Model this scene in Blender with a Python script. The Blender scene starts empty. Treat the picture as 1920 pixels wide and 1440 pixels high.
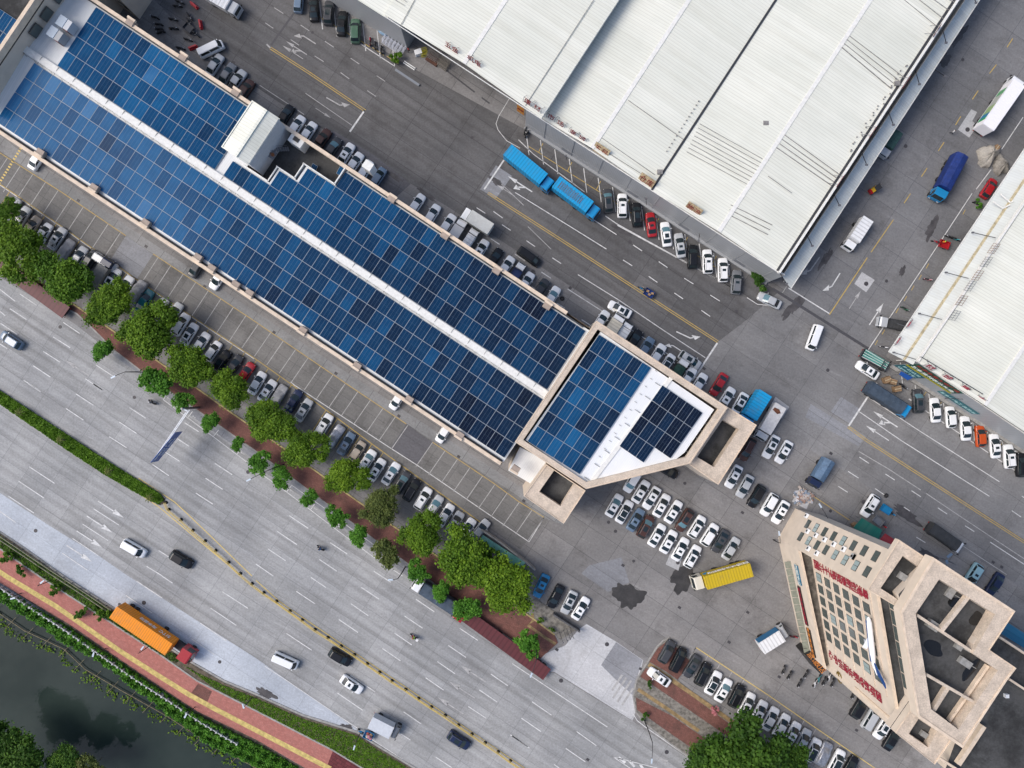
import bpy, math, random
import numpy as np
from mathutils import Vector, Matrix
random.seed(7); RNG = np.random.default_rng(11)
SC = bpy.context.scene
# ---------------------------------------------------------------- camera, sky, sun, exposure
S = 0.105; H = 140.0                      # metres per photo pixel on the ground, flying height
cd = bpy.data.cameras.new('camera'); cam = bpy.data.objects.new('camera', cd); SC.collection.objects.link(cam)
cam.location = (0, 0, H); cam.rotation_euler = (0, 0, 0)
cd.sensor_fit = 'HORIZONTAL'; cd.sensor_width = 36.0; cd.lens = 36.0*H/(1920*S)
cd.clip_start = 1.0; cd.clip_end = 3000.0
SC.camera = cam
SUN_EL, SUN_AZ = math.radians(48), math.radians(-84)      # high sun behind thin cloud
wd = bpy.data.worlds.new('World'); SC.world = wd; wd.use_nodes = True
_n = wd.node_tree.nodes; _l = wd.node_tree.links
sky = _n.new('ShaderNodeTexSky'); sky.sky_type = 'NISHITA'; sky.sun_disc = False
sky.sun_elevation = SUN_EL; sky.sun_rotation = SUN_AZ
sky.air_density = 0.9; sky.dust_density = 3.0; sky.ozone_density = 1.0; sky.altitude = 50
_l.new(sky.outputs[0], _n['Background'].inputs[0]); _n['Background'].inputs[1].default_value = 0.15
sl = bpy.data.lights.new('sun', 'SUN'); sl.energy = 1.75; sl.angle = math.radians(30); sl.color = (1.0, 0.95, 0.885)
so = bpy.data.objects.new('sun', sl); SC.collection.objects.link(so)
_d = Vector((math.sin(SUN_AZ)*math.cos(SUN_EL), math.cos(SUN_AZ)*math.cos(SUN_EL), math.sin(SUN_EL)))
so.rotation_euler = _d.to_track_quat('Z', 'Y').to_euler(); so.location = _d*200
SC.view_settings.view_transform = 'Standard'; SC.view_settings.look = 'None'
SC.view_settings.exposure = 0.28; SC.view_settings.gamma = 1.0
SC.cycles.max_bounces = 6

# ---------------------------------------------------------------- helpers
def W(px, py, z=0.0):
    k = (H-z)/H
    return Vector(((px-960)*S*k, (720-py)*S*k, z))
def W2(px, py, zv, z):                     # seen at pixel when at height zv, placed at height z
    p = W(px, py, zv); p.z = z; return p
UA = math.radians(-33.5)                   # world angle of the building axis (image: down-right)
U = Vector((math.cos(UA), math.sin(UA), 0)); V = Vector((-U.y, U.x, 0))   # V: image up-right
def link(o): SC.collection.objects.link(o); return o
def tag(o, label=None, cat=None, group=None, kind=None):
    if label: o['label'] = label
    if cat: o['category'] = cat
    if group: o['group'] = group
    if kind: o['kind'] = kind
    return o
def thing(name, label, cat, loc=(0, 0, 0), rz=0.0, group=None):
    o = link(bpy.data.objects.new(name, None)); o.location = loc; o.rotation_euler = (0, 0, rz)
    o.empty_display_size = 0.3
    return tag(o, label, cat, group)
def inst(name, mesh, parent=None):
    o = link(bpy.data.objects.new(name, mesh))
    if parent is not None: o.parent = parent
    return o
class MB:
    def __init__(s): s.v = []; s.f = []; s.m = []; s.sm = []; s.uv = {}
    def add(s, vs, fs, m=0, smooth=False):
        b = len(s.v); s.v += [tuple(v) for v in vs]
        for f in fs: s.f.append(tuple(b+i for i in f)); s.m.append(m); s.sm.append(smooth)
        return s
    def box(s, x0, x1, y0, y1, z0, z1, m=0, mt=None):
        vs = [(x0,y0,z0),(x1,y0,z0),(x1,y1,z0),(x0,y1,z0),(x0,y0,z1),(x1,y0,z1),(x1,y1,z1),(x0,y1,z1)]
        if mt is not None: vs = [mt @ Vector(v) for v in vs]
        return s.add(vs, [(3,2,1,0),(4,5,6,7),(0,1,5,4),(1,2,6,5),(2,3,7,6),(3,0,4,7)], m)
    def prism(s, poly, z0, z1, m=0, cap=True, mt=None, bottom=False):
        n = len(poly); a = sum(poly[i][0]*poly[(i+1)%n][1]-poly[(i+1)%n][0]*poly[i][1] for i in range(n))
        if a < 0: poly = poly[::-1]
        vs = [(p[0],p[1],z0) for p in poly]+[(p[0],p[1],z1) for p in poly]
        fs = [(i,(i+1)%n,n+(i+1)%n,n+i) for i in range(n)]
        s.add(vs, fs, m)
        if cap: s.add(vs[n:], [tuple(range(n))], m if mt is None else mt)
        if bottom: s.add(vs[:n], [tuple(range(n))[::-1]], m)
        return s
    def face(s, pts, m=0): return s.add(pts, [tuple(range(len(pts)))], m)
    def bar(s, a, b, w, h=None, m=0, up=(0,0,1)):
        a = Vector(a); b = Vector(b); h = w if h is None else h; d = (b-a).normalized()
        u = Vector(up)
        if abs(d.dot(u)) > .98: u = Vector((1,0,0))
        x = d.cross(u).normalized()*w/2; y = x.cross(d).normalized()*h/2
        vs = [a-x-y,a+x-y,a+x+y,a-x+y,b-x-y,b+x-y,b+x+y,b-x+y]
        return s.add(vs, [(0,1,2,3),(7,6,5,4),(0,4,5,1),(1,5,6,2),(2,6,7,3),(3,7,4,0)], m)
    def tube(s, pts, rs, n=8, m=0, smooth=True):
        pts = [Vector(p) for p in pts]
        if not hasattr(rs, '__len__'): rs = [rs]*len(pts)
        vs = []
        for i, p in enumerate(pts):
            d = (pts[min(i+1,len(pts)-1)]-pts[max(i-1,0)]).normalized()
            u = Vector((0,0,1)) if abs(d.z) < .95 else Vector((1,0,0))
            x = d.cross(u).normalized(); y = x.cross(d)
            for k in range(n):
                t = 2*math.pi*k/n; vs.append(p+(x*math.cos(t)+y*math.sin(t))*rs[i])
        fs = [(i*n+k, i*n+(k+1)%n, (i+1)*n+(k+1)%n, (i+1)*n+k) for i in range(len(pts)-1) for k in range(n)]
        s.add(vs, fs, m, smooth)
        s.add(vs[:n], [tuple(range(n))], m); s.add(vs[-n:], [tuple(range(n))[::-1]], m)
        return s
    def ball(s, c, r, m=0, n=10, k=6, sq=(1,1,1)):
        vs = []; fs = []
        for i in range(k+1):
            t = math.pi*i/k
            for j in range(n):
                p = 2*math.pi*j/n
                vs.append((c[0]+r*sq[0]*math.sin(t)*math.cos(p), c[1]+r*sq[1]*math.sin(t)*math.sin(p), c[2]+r*sq[2]*math.cos(t)))
        for i in range(k):
            for j in range(n): fs.append((i*n+j, (i+1)*n+j, (i+1)*n+(j+1)%n, i*n+(j+1)%n))
        return s.add(vs, fs, m, True)
    def mesh(s, name, mats):
        me = bpy.data.meshes.new(name); me.from_pydata(s.v, [], s.f)
        for x in (mats if isinstance(mats, (list, tuple)) else [mats]): me.materials.append(x)
        me.polygons.foreach_set('material_index', s.m); me.polygons.foreach_set('use_smooth', s.sm); me.update()
        return me
    def build(s, name, mats, parent=None): return inst(name, s.mesh(name, mats), parent)
def strip(mb, pts, w, z, m=0, dz=None):     # flat ribbon along world points
    pts = [Vector((p[0], p[1], 0)) for p in pts]; L = []; R = []
    for i, p in enumerate(pts):
        d = (pts[min(i+1,len(pts)-1)]-pts[max(i-1,0)]).normalized(); n = Vector((-d.y, d.x, 0))*w/2
        L.append(p+n); R.append(p-n)
    for i in range(len(pts)-1):
        q = [R[i], R[i+1], L[i+1], L[i]]
        if dz is None: mb.face([(v.x, v.y, z) for v in q], m)
        else: mb.prism([(v.x, v.y) for v in q], z, z+dz, m)
def pp(pts, z=0): return [W(x, y, z) for x, y in pts]
def ordw(n):
    o = ['first','second','third','fourth','fifth','sixth','seventh','eighth','ninth','tenth','eleventh','twelfth','thirteenth','fourteenth','fifteenth','sixteenth','seventeenth','eighteenth','nineteenth','twentieth']
    t = {2:'twenty',3:'thirty',4:'forty'}
    if n <= 20: return o[n-1]
    return t[n//10]+('-'+o[n%10-1] if n % 10 else '')
# ---------------------------------------------------------------- materials
MATS = {}
def newmat(name):
    m = bpy.data.materials.new(name); m.use_nodes = True; nt = m.node_tree
    return m, nt, nt.nodes['Principled BSDF']
def node(nt, t, **k):
    n = nt.nodes.new(t)
    for a, b in k.items(): setattr(n, a, b)
    return n
def axis_coords(nt, sx=1, sy=1, rot=UA, src='pos'):
    g = node(nt, 'ShaderNodeNewGeometry') if src == 'pos' else node(nt, 'ShaderNodeTexCoord')
    mp = node(nt, 'ShaderNodeMapping'); mp.vector_type = 'TEXTURE'; mp.inputs['Rotation'].default_value = (0, 0, rot)
    nt.links.new(g.outputs['Position' if src == 'pos' else 'Object'], mp.inputs[0])
    m2 = node(nt, 'ShaderNodeMapping'); m2.inputs['Scale'].default_value = (sx, sy, 1)
    nt.links.new(mp.outputs[0], m2.inputs[0]); return m2.outputs[0]
def mixc(nt, a, b, fac, mode='MIX'):
    x = node(nt, 'ShaderNodeMix', data_type='RGBA', blend_type=mode)
    for i, v in ((0, fac), (6, a), (7, b)):
        if hasattr(v, 'links'): nt.links.new(v, x.inputs[i])
        else: x.inputs[i].default_value = v if i == 0 else (tuple(v)+(1,))[:4]
    return x.outputs[2]
def noise(nt, vec, scale, detail=4, rough=.6, lo=.35, hi=.65):
    n = node(nt, 'ShaderNodeTexNoise'); n.inputs['Scale'].default_value = scale; n.inputs['Detail'].default_value = detail
    n.inputs['Roughness'].default_value = rough
    if vec is not None: nt.links.new(vec, n.inputs['Vector'])
    r = node(nt, 'ShaderNodeMapRange'); r.inputs[1].default_value = lo; r.inputs[2].default_value = hi
    nt.links.new(n.outputs[0], r.inputs[0]); return r.outputs[0]
def mat(name, col, rough=.6, metal=0.0, var=0.0, scale=2.0, spec=.5, coat=0.0, bump=0.0):
    key = (name, tuple(col), rough)
    if key in MATS: return MATS[key]
    m, nt, b = newmat(name); b.inputs['Roughness'].default_value = rough; b.inputs['Metallic'].default_value = metal
    b.inputs['Specular IOR Level'].default_value = spec; b.inputs['Coat Weight'].default_value = coat
    if var > 0:
        g = node(nt, 'ShaderNodeNewGeometry'); f = noise(nt, g.outputs['Position'], scale)
        c = mixc(nt, tuple(x*(1-var) for x in col), tuple(min(1, x*(1+var)) for x in col), f)
        f2 = noise(nt, g.outputs['Position'], scale*7, 3)
        c = mixc(nt, c, mixc(nt, c, (.75,.75,.75), 1.0, 'MULTIPLY'), f2) if var > .12 else c
        nt.links.new(c, b.inputs['Base Color'])
    else: b.inputs['Base Color'].default_value = tuple(col)+(1,)
    MATS[key] = m; return m
def concrete(name, c1, c2, cell=(6, 4.2), joint=(.09,.085,.08), stain=.45, streak=.25, jw=.045, dirt=(.05,.045,.042), rot=UA, st=(.52,.74), tracks=0.0):
    m, nt, b = newmat(name); L = nt.links; cool = lambda c: (c[0]*.99, c[1]*1.045, c[2]*1.125); c1, c2, joint = cool(c1), cool(c2), cool(joint)
    v = axis_coords(nt, rot=rot)
    br = node(nt, 'ShaderNodeTexBrick'); br.offset = 0; br.squash = 1
    for i, x in (('Scale', 1), ('Mortar Size', jw), ('Mortar Smooth', .3), ('Bias', 0), ('Brick Width', cell[0]), ('Row Height', cell[1])): br.inputs[i].default_value = x
    br.inputs['Color1'].default_value = c1+(1,); br.inputs['Color2'].default_value = c2+(1,); br.inputs['Mortar'].default_value = joint+(1,)
    L.new(v, br.inputs['Vector']); c = br.outputs['Color']
    g = node(nt, 'ShaderNodeNewGeometry').outputs['Position']
    big = noise(nt, g, .045, 5, .6, .38, .66)
    c = mixc(nt, c, mixc(nt, c, (1.42,1.40,1.37), 1.0, 'MULTIPLY'), big)
    vs = axis_coords(nt, .05, .9, rot); sk = noise(nt, vs, 1.0, 5, .65, .4, .7)
    a = node(nt, 'ShaderNodeMath', operation='MULTIPLY'); a.inputs[1].default_value = streak; L.new(sk, a.inputs[0])
    c = mixc(nt, c, mixc(nt, c, (.55,.53,.51), 1.0, 'MULTIPLY'), a.outputs[0])
    s2 = noise(nt, g, .16, 9, .72, st[0], st[1]); a2 = node(nt, 'ShaderNodeMath', operation='MULTIPLY'); a2.inputs[1].default_value = stain; L.new(s2, a2.inputs[0])
    c = mixc(nt, c, dirt, a2.outputs[0])
    fine = noise(nt, g, 2.6, 6, .75, .3, .7)
    c = mixc(nt, mixc(nt, c, (.80,.79,.78), 1.0, 'MULTIPLY'), mixc(nt, c, (1.18,1.18,1.18), 1.0, 'MULTIPLY'), fine)
    sc_ = noise(nt, axis_coords(nt, .12, 1.6, rot+.12), 1.0, 6, .7, .56, .74); a3 = node(nt, 'ShaderNodeMath', operation='MULTIPLY'); a3.inputs[1].default_value = .5; L.new(sc_, a3.inputs[0])
    c = mixc(nt, c, mixc(nt, c, (1.5,1.5,1.5), 1.0, 'MULTIPLY'), a3.outputs[0])
    if tracks:                                         # darker wheel paths, two to a lane
        sp = node(nt, 'ShaderNodeSeparateXYZ'); L.new(v, sp.inputs[0]); q = node(nt, 'ShaderNodeMath', operation='SINE'); q1 = node(nt, 'ShaderNodeMath', operation='MULTIPLY'); q1.inputs[1].default_value = 6.2832/1.88; L.new(sp.outputs[1], q1.inputs[0]); L.new(q1.outputs[0], q.inputs[0])
        r_ = node(nt, 'ShaderNodeMapRange'); r_.inputs[1].default_value = -.4; r_.inputs[2].default_value = 1; r_.inputs[4].default_value = tracks; L.new(q.outputs[0], r_.inputs[0])
        tn = noise(nt, axis_coords(nt, .03, .35, rot), 1.0, 4, .6, .35, .62); a5 = node(nt, 'ShaderNodeMath', operation='MULTIPLY'); L.new(r_.outputs[0], a5.inputs[0]); L.new(tn, a5.inputs[1]); c = mixc(nt, c, mixc(nt, c, (.6,.59,.58), 1.0, 'MULTIPLY'), a5.outputs[0])
    # thin wandering cracks and old scuffs
    wv = node(nt, 'ShaderNodeTexVoronoi', feature='DISTANCE_TO_EDGE'); wv.inputs['Scale'].default_value = .11
    nz = node(nt, 'ShaderNodeTexNoise'); nz.inputs['Scale'].default_value = .5; nz.inputs['Detail'].default_value = 5
    mx = node(nt, 'ShaderNodeVectorMath', operation='MULTIPLY_ADD'); L.new(g, nz.inputs['Vector']); L.new(nz.outputs['Color'], mx.inputs[0]); mx.inputs[1].default_value = (5,5,0); L.new(g, mx.inputs[2])
    L.new(mx.outputs[0], wv.inputs['Vector'])
    r = node(nt, 'ShaderNodeMapRange'); r.inputs[1].default_value = .0; r.inputs[2].default_value = .012; r.inputs[3].default_value = .16; r.inputs[4].default_value = 0; L.new(wv.outputs[0], r.inputs[0])
    c = mixc(nt, c, dirt, r.outputs[0])
    L.new(c, b.inputs['Base Color']); b.inputs['Roughness'].default_value = .85; b.inputs['Specular IOR Level'].default_value = .25
    return m
M = {}
M['yard'] = concrete('yard_concrete', (.168,.157,.146), (.205,.191,.178), (7, 5), stain=.55, joint=(.095,.09,.085))
M['asph'] = concrete('service_road', (.096,.091,.087), (.122,.115,.110), (9, 4.0), stain=.5, joint=(.06,.055,.055), tracks=.5)
M['eastroad'] = concrete('east_road', (.140,.134,.130), (.162,.156,.151), (5.5, 7), stain=.45, joint=(.09,.087,.09))
M['junction'] = concrete('junction_concrete', (.155,.147,.140), (.188,.179,.17), (8, 6), stain=.42, joint=(.11,.105,.10))
M['bays'] = concrete('bay_concrete', (.145,.137,.125), (.168,.158,.144), (5.4, 2.9), stain=.6, joint=(.10,.095,.088))
M['walk'] = concrete('walk_concrete', (.19,.185,.175), (.215,.208,.198), (5.5, 6), stain=.4, joint=(.09,.087,.085))
M['hwy'] = concrete('highway_concrete', (.275,.266,.250), (.315,.304,.287), (5.4, 3.75), stain=.22, streak=.42, joint=(.205,.2,.193), dirt=(.1,.095,.09), tracks=.5)
M['new'] = concrete('new_concrete', (.355,.365,.38), (.385,.395,.405), (8, 4.5), stain=.25, streak=.2, joint=(.27,.28,.29), dirt=(.2,.2,.21))
M['apron'] = concrete('apron_concrete', (.40,.385,.37), (.43,.415,.40), (7, 7), stain=.3, streak=.1, joint=(.3,.29,.28), dirt=(.2,.18,.16))
M['patch'] = concrete('patch_concrete', (.36,.345,.33), (.38,.365,.35), (20, 20), stain=.2, streak=.1, joint=(.3,.3,.3), dirt=(.2,.18,.17))
M['dpatch'] = concrete('dark_patch', (.105,.10,.102), (.115,.108,.11), (20, 20), stain=.3, streak=.3, joint=(.08,.08,.08))
M['mpatch'] = concrete('mid_patch', (.20,.197,.2), (.22,.216,.218), (14, 7), stain=.3, streak=.3, joint=(.12,.12,.12))
def brickmat(name, c1, c2, mortar, scale=.42, stain=.4, dirt=(.09,.06,.05)):
    m, nt, b = newmat(name); v = axis_coords(nt); L = nt.links
    br = node(nt, 'ShaderNodeTexBrick'); br.offset = .5
    for i, x in (('Scale', 1), ('Mortar Size', .03), ('Bias', 0), ('Brick Width', scale), ('Row Height', scale*.5)): br.inputs[i].default_value = x
    br.inputs['Color1'].default_value = c1+(1,); br.inputs['Color2'].default_value = c2+(1,); br.inputs['Mortar'].default_value = mortar+(1,)
    L.new(v, br.inputs['Vector']); g = node(nt, 'ShaderNodeNewGeometry').outputs['Position']
    c = mixc(nt, br.outputs[0], dirt, noise(nt, g, .3, 7, .7, .5, .5+.4/stain*.5))
    c = mixc(nt, c, mixc(nt, c, (1.35,1.3,1.3), 1.0, 'MULTIPLY'), noise(nt, g, 1.4, 6, .75, .45, .75))
    L.new(c, b.inputs['Base Color']); b.inputs['Roughness'].default_value = .9; b.inputs['Specular IOR Level'].default_value = .2
    return m
M['redpave'] = brickmat('red_paving', (.36,.135,.11), (.42,.17,.14), (.30,.14,.12), .5, .25, (.30,.16,.14))
M['redverge'] = brickmat('red_verge_paving', (.165,.075,.06), (.21,.095,.078), (.12,.065,.055), .5, .9, (.075,.048,.042))
M['maroon'] = brickmat('maroon_deck', (.105,.03,.032), (.15,.04,.045), (.05,.02,.022), 1.2, .5, (.06,.025,.03))
M['tactile'] = mat('tactile_paving', (.62,.48,.17), .85, var=.22, scale=1.5)
M['tactile2'] = mat('worn_tactile_paving', (.30,.21,.10), .9, var=.3, scale=1.2)
M['soil'] = mat('soil', (.13,.105,.075), .95, var=.45, scale=1.1)
M['gravel'] = mat('stone_bed', (.21,.195,.17), .95, var=.4, scale=1.6)
def paint(name, col, wear=.5, lo=.42, hi=.62):
    m, nt, b = newmat(name); g = node(nt, 'ShaderNodeNewGeometry').outputs['Position']
    f = noise(nt, g, 1.3, 7, .75, lo, hi); a = node(nt, 'ShaderNodeMath', operation='MULTIPLY'); a.inputs[1].default_value = wear; nt.links.new(f, a.inputs[0])
    nt.links.new(mixc(nt, col, tuple(x*.35+.09 for x in col), a.outputs[0]), b.inputs['Base Color']); b.inputs['Roughness'].default_value = .8
    return m
M['white'] = paint('white_road_paint', (.70,.70,.69), .62)
M['wornwhite'] = paint('worn_white_paint', (.50,.49,.48), .85, .35, .6)
M['yellow'] = paint('yellow_road_paint', (.52,.36,.085), .6)
M['byellow'] = paint('bright_yellow_paint', (.70,.52,.16), .35)
M['kerb'] = mat('kerb_stone', (.34,.33,.31), .85, var=.2, scale=1.2)
M['ykerb'] = mat('painted_kerb', (.42,.34,.15), .85, var=.3, scale=1.0)
M['wet'] = mat('wet_concrete', (.05,.047,.045), .45, var=.25, scale=.7)
M['damp'] = mat('damp_concrete', (.075,.07,.072), .6, var=.3, scale=.8)
M['iron'] = mat('cast_iron', (.06,.055,.06), .6, var=.2, scale=5)
M['rail'] = mat('drain_grate', (.075,.073,.08), .6, var=.15, scale=3)
# ---------------------------------------------------------------- ground and roads (setting)
def sheet(name, pts, z, m, img=True):
    mb = MB(); mb.face([(p.x, p.y, z) for p in (pp(pts) if img else pts)])
    o = mb.build(name, M[m] if isinstance(m, str) else m); o['kind'] = 'structure'
    p = o.data.polygons[0]
    if p.normal.z < 0: o.data.flip_normals()
    return o
# the ground is one sheet to the horizon, with the river cut out of it
RIV = [(-3000,-560),(0,1112),(60,1150),(118,1192),(180,1222),(250,1276),(320,1330),(390,1384),(476,1424),(640,1560),(1500,2300),(1500,9000),(-9000,9000),(-9000,-560)]
def ground_sheet():
    mb = MB(); far = [(-14000,-14000),(14000,-14000),(14000,14000),(1500,14000)]
    bank = [(1500,2300),(640,1560),(476,1424),(390,1384),(320,1330),(250,1276),(180,1222),(118,1192),(60,1150),(0,1112),(-3000,-900),(-14000,-900)]
    mb.face(pp(far+bank)); o = mb.build('ground', M['yard']); o['kind'] = 'structure'
    if o.data.polygons[0].normal.z < 0: o.data.flip_normals()
    mb = MB(); mb.face(pp([(1600,2200),(1500,14000),(-14000,14000),(-14000,-1000),(-3000,-1100),(0,1040),(640,1500)], -2.2))
    m, nt, b = newmat('river_water'); b.inputs['Base Color'].default_value = (.012,.017,.019,1); b.inputs['Roughness'].default_value = .06
    b.inputs['IOR'].default_value = 1.33
    g = node(nt, 'ShaderNodeNewGeometry').outputs['Position']; nz = node(nt, 'ShaderNodeTexNoise'); nz.inputs['Scale'].default_value = .5; nz.inputs['Detail'].default_value = 3
    nt.links.new(g, nz.inputs['Vector']); bp = node(nt, 'ShaderNodeBump'); bp.inputs['Strength'].default_value = .12; bp.inputs['Distance'].default_value = .2
    nt.links.new(nz.outputs[0], bp.inputs['Height']); nt.links.new(bp.outputs[0], b.inputs['Normal'])
    c = mixc(nt, (.018,.029,.025), (.032,.045,.039), noise(nt, g, .06, 4, .6, .4, .65)); nt.links.new(c, b.inputs['Base Color'])
    o = mb.build('river_water', m); o['kind'] = 'structure'
    if o.data.polygons[0].normal.z < 0: o.data.flip_normals()
    mb = MB()                                          # sloped earth bank
    for (a, b2) in zip(bank[1:-1], bank[2:]):
        p, q = W(*a), W(*b2); d = (q-p).normalized(); n = Vector((d.y, -d.x, 0))*1.0
        if n.y > 0: n = -n
        r, t = p+n, q+n; r.z = t.z = -2.4; mb.face([p, q, t, r])
    o = mb.build('river_bank', M['soil']); o['kind'] = 'structure'
ground_sheet()
HW_TOP = [(-900,-70),(0,520),(70,562),(144,610),(212,664),(267,703),(306,737),(350,772),(400,806),(480,862),(580,938),(695,1026),(755,1072),(870,1156),(1000,1256),(1040,1262),(1120,1312),(1186,1352),(1214,1372),(1282,1416),(1400,1492),(2400,2150)]
HW_BOT = [(-900,410),(0,997),(45,1027),(120,1080),(215,1141),(290,1196),(357,1240),(420,1276),(480,1301),(567,1340),(670,1372),(697,1391),(775,1438),(900,1520),(1700,2060)]
sheet('highway_road', HW_TOP+HW_BOT[::-1], .008, 'hwy')
sheet('new_concrete_lane', [(-900,330),(0,924),(87,982),(132,1010),(185,1042),(240,1080),(375,1167),(480,1234),(590,1312),(670,1368)]+[(668,1371),(567,1339),(480,1300),(420,1275),(357,1239),(290,1195),(215,1140),(120,1079),(45,1026),(0,996),(-900,408)], .014, 'new')
sheet('service_road', [(420,-120),(560,-10),(690,75),(760,120),(985,243),(1437,531),(1460,548),(1400,600),(1346,641),(1298,714),(1150,590),(930,445),(700,300),(520,190),(380,95),(290,0),(150,-100)], .006, 'asph')
sheet('junction', [(1299,713),(1346,641),(1398,602),(1458,549),(1625,656),(1980,900),(2600,1310),(2600,1560),(1920,1105),(1690,955),(1560,868),(1400,775)], .007, 'junction')
sheet('east_road', [(1850,-30),(2200,-560),(2700,-240),(1920,300),(1660,668),(1628,654),(1460,546),(1484,538)], .010, 'eastroad')
sheet('parking_bays', [(-400,95),(0,348),(22,360),(112,422),(250,520),(475,670),(547,720),(697,832),(902,980),(975,1030),(1000,1000),(1040,968),(972,930),(762,795),(650,720),(477,602),(236,442),(115,360),(-20,270),(-400,20)], .010, 'bays')
sheet('car_row_bays', [(-400,98),(0,352),(112,424),(250,522),(475,672),(547,722),(697,834),(902,982),(850,1045),(700,935),(560,830),(400,715),(200,580),(0,440),(-400,180)], .012, 'bays')
sheet('building_walkway', [(-400,-60),(-100,180),(0,254),(72,308),(240,425),(480,585),(766,775),(990,922),(1060,985),(1010,968),(972,930),(762,795),(650,720),(477,602),(236,442),(115,360),(-20,270),(-400,20)], .014, 'walk')
sheet('entrance_apron', [(1085,1180),(1100,1170),(1155,1203),(1206,1238),(1187,1305),(1192,1335),(1186,1351),(1120,1310),(1040,1260),(1000,1255),(1016,1228),(1060,1210)], .016, 'apron')
sheet('apron_slab', [(1155,1204),(1205,1238),(1194,1272),(1188,1305),(1150,1270),(1127,1247)], .020, 'mpatch')
for _k, (q, m) in enumerate([([(1602,532),(1616,510),(1640,525),(1624,548)], 'patch'),
             ([(1796,243),(1821,205),(1832,210),(1823,227),(1833,236),(1817,258)], 'patch'),
             ([(1454,744),(1480,763),(1466,785),(1440,768)], 'patch'),
             ([(1577,744),(1557,772),(1595,795),(1612,767)], 'mpatch'),
             ([(1520,757),(1510,782),(1610,837),(1620,820)], 'mpatch'),
             ([(1165,1045),(1105,1060),(1090,1075),(1140,1110),(1180,1092)], 'mpatch'),
             ([(811,829),(762,795),(732,840),(782,872)], 'dpatch'),
             ([(236,442),(287,477),(257,523),(209,485)], 'mpatch'),
             ([(900,355),(930,310),(960,330),(930,372)], 'mpatch'),
             ([(1262,1025),(1280,1040),(1272,1070),(1248,1058)], 'patch'),
             ([(1485,940),(1500,915),(1525,925),(1512,955)], 'patch'),
             ([(560,330),(625,245),(700,290),(770,345),(740,372),(640,300)], 'dpatch')]):
    sheet('road_patch', q, .0225+.0002*_k if False else .018+.0022*(_k % 5), m)
# wet and damp spots with shapes of their own
def blob(name, c, rx, ry, a, m, seed, z=.026, n=34, rough=.3):
    r = random.Random(seed); ph = [r.uniform(0, 6.28) for _ in range(16)]; n = 110
    pts = []
    for i in range(n):
        t = 2*math.pi*i/n; k = 1+rough*.75*sum(math.sin((j+2)*t+ph[j])/(j+1.6)**.85 for j in range(15)); k = max(.25, k)
        x, y = rx*k*math.cos(t), ry*k*math.sin(t)
        pts.append((c[0]+x*math.cos(a)-y*math.sin(a), c[1]+x*math.sin(a)+y*math.cos(a)))
    sheet(name, pts, z, m)
blob('wet_patch', (1178,1117), 26, 24, .3, 'wet', 3); blob('wet_patch', (1280,1085), 26, 20, 2.6, 'wet', 5)
blob('wet_patch', (1747,427), 8, 22, .45, 'damp', 6); blob('wet_patch', (1692,508), 4, 12, .45, 'damp', 8)
blob('wet_patch', (1548,485), 6, 22, .55, 'damp', 9); blob('wet_patch', (1488,575), 9, 28, .7, 'damp', 10)
blob('wet_patch', (1165,432), 22, 5, .6, 'damp', 12); blob('wet_patch', (1795,65), 10, 26, .6, 'damp', 13)
blob('wet_patch', (1770,110), 12, 14, .6, 'damp', 14); blob('wet_patch', (1000,510), 5, 4, .4, 'damp', 15)
blob('wet_patch', (499,1300), 18, 8, .5, 'damp', 16); blob('wet_patch', (650,1363), 12, 5, .4, 'damp', 17)
blob('wet_patch', (930,340), 14, 6, .6, 'damp', 18); blob('wet_patch', (738,330), 20, 4, .6, 'damp', 19)
blob('wet_patch', (800,365), 22, 4, .58, 'damp', 20); blob('wet_patch', (1700,965), 30, 9, .6, 'damp', 22)
blob('wet_patch', (1745,1045), 26, 7, .6, 'damp', 23)
# verges, kerbs and paths are raised a real step
def slab(name, pts, z0, z1, m, kerb=None, kw=.18, closed=True):
    mb = MB(); P = pp(pts); mb.prism([(p.x, p.y) for p in P], z0, z1, 0)
    o = mb.build(name, M[m]); o['kind'] = 'structure'
    return o
def kerb(pts, m='kerb', w=.28, z=.13):
    mb = MB(); strip(mb, pp(pts), w, -.05, 0, z+.05); o = mb.build('kerb', M[m]); o['kind'] = 'structure'
VT = [(-400,215),(0,478),(140,572),(200,612),(300,680),(350,714),(440,778),(520,832),(595,885),(650,925),(740,988),(860,1070),(940,1120),(1000,1160),(1040,1190)]
VB = [(1046,1205),(1020,1228),(1012,1236),(960,1200),(870,1140),(790,1075),(700,1010),(580,920),(480,846),(400,790),(345,752),(300,722),(267,697),(212,655),(200,642),(170,612),(144,588),(60,548),(0,512),(-400,245)]
slab('red_verge', VT+VB, -.05, .12, 'redverge')
kerb(VT, 'ykerb'); kerb(VB[2:], 'kerb')
sheet('bike_bay_pavement', [(212,657),(267,699),(345,754),(400,792),(480,848),(580,922),(700,1012),(790,1077),(870,1142),(960,1204),(1000,1236),(985,1250),(870,1158),(755,1074),(695,1028),(580,940),(480,864),(400,808),(350,774),(306,739),(267,705),(212,666)], .018, 'mpatch')
slab('garden_soil', [(985,1130),(1005,1122),(1085,1178),(1050,1200),(1040,1188),(1000,1158)], -.05, .10, 'gravel')
mb = MB(); strip(mb, pp([(998,1150),(1000,1163),(990,1172),(1022,1195),(1042,1207)]), .55, .126); mb.build('tactile_strip', M['tactile2'])['kind'] = 'structure'
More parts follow.
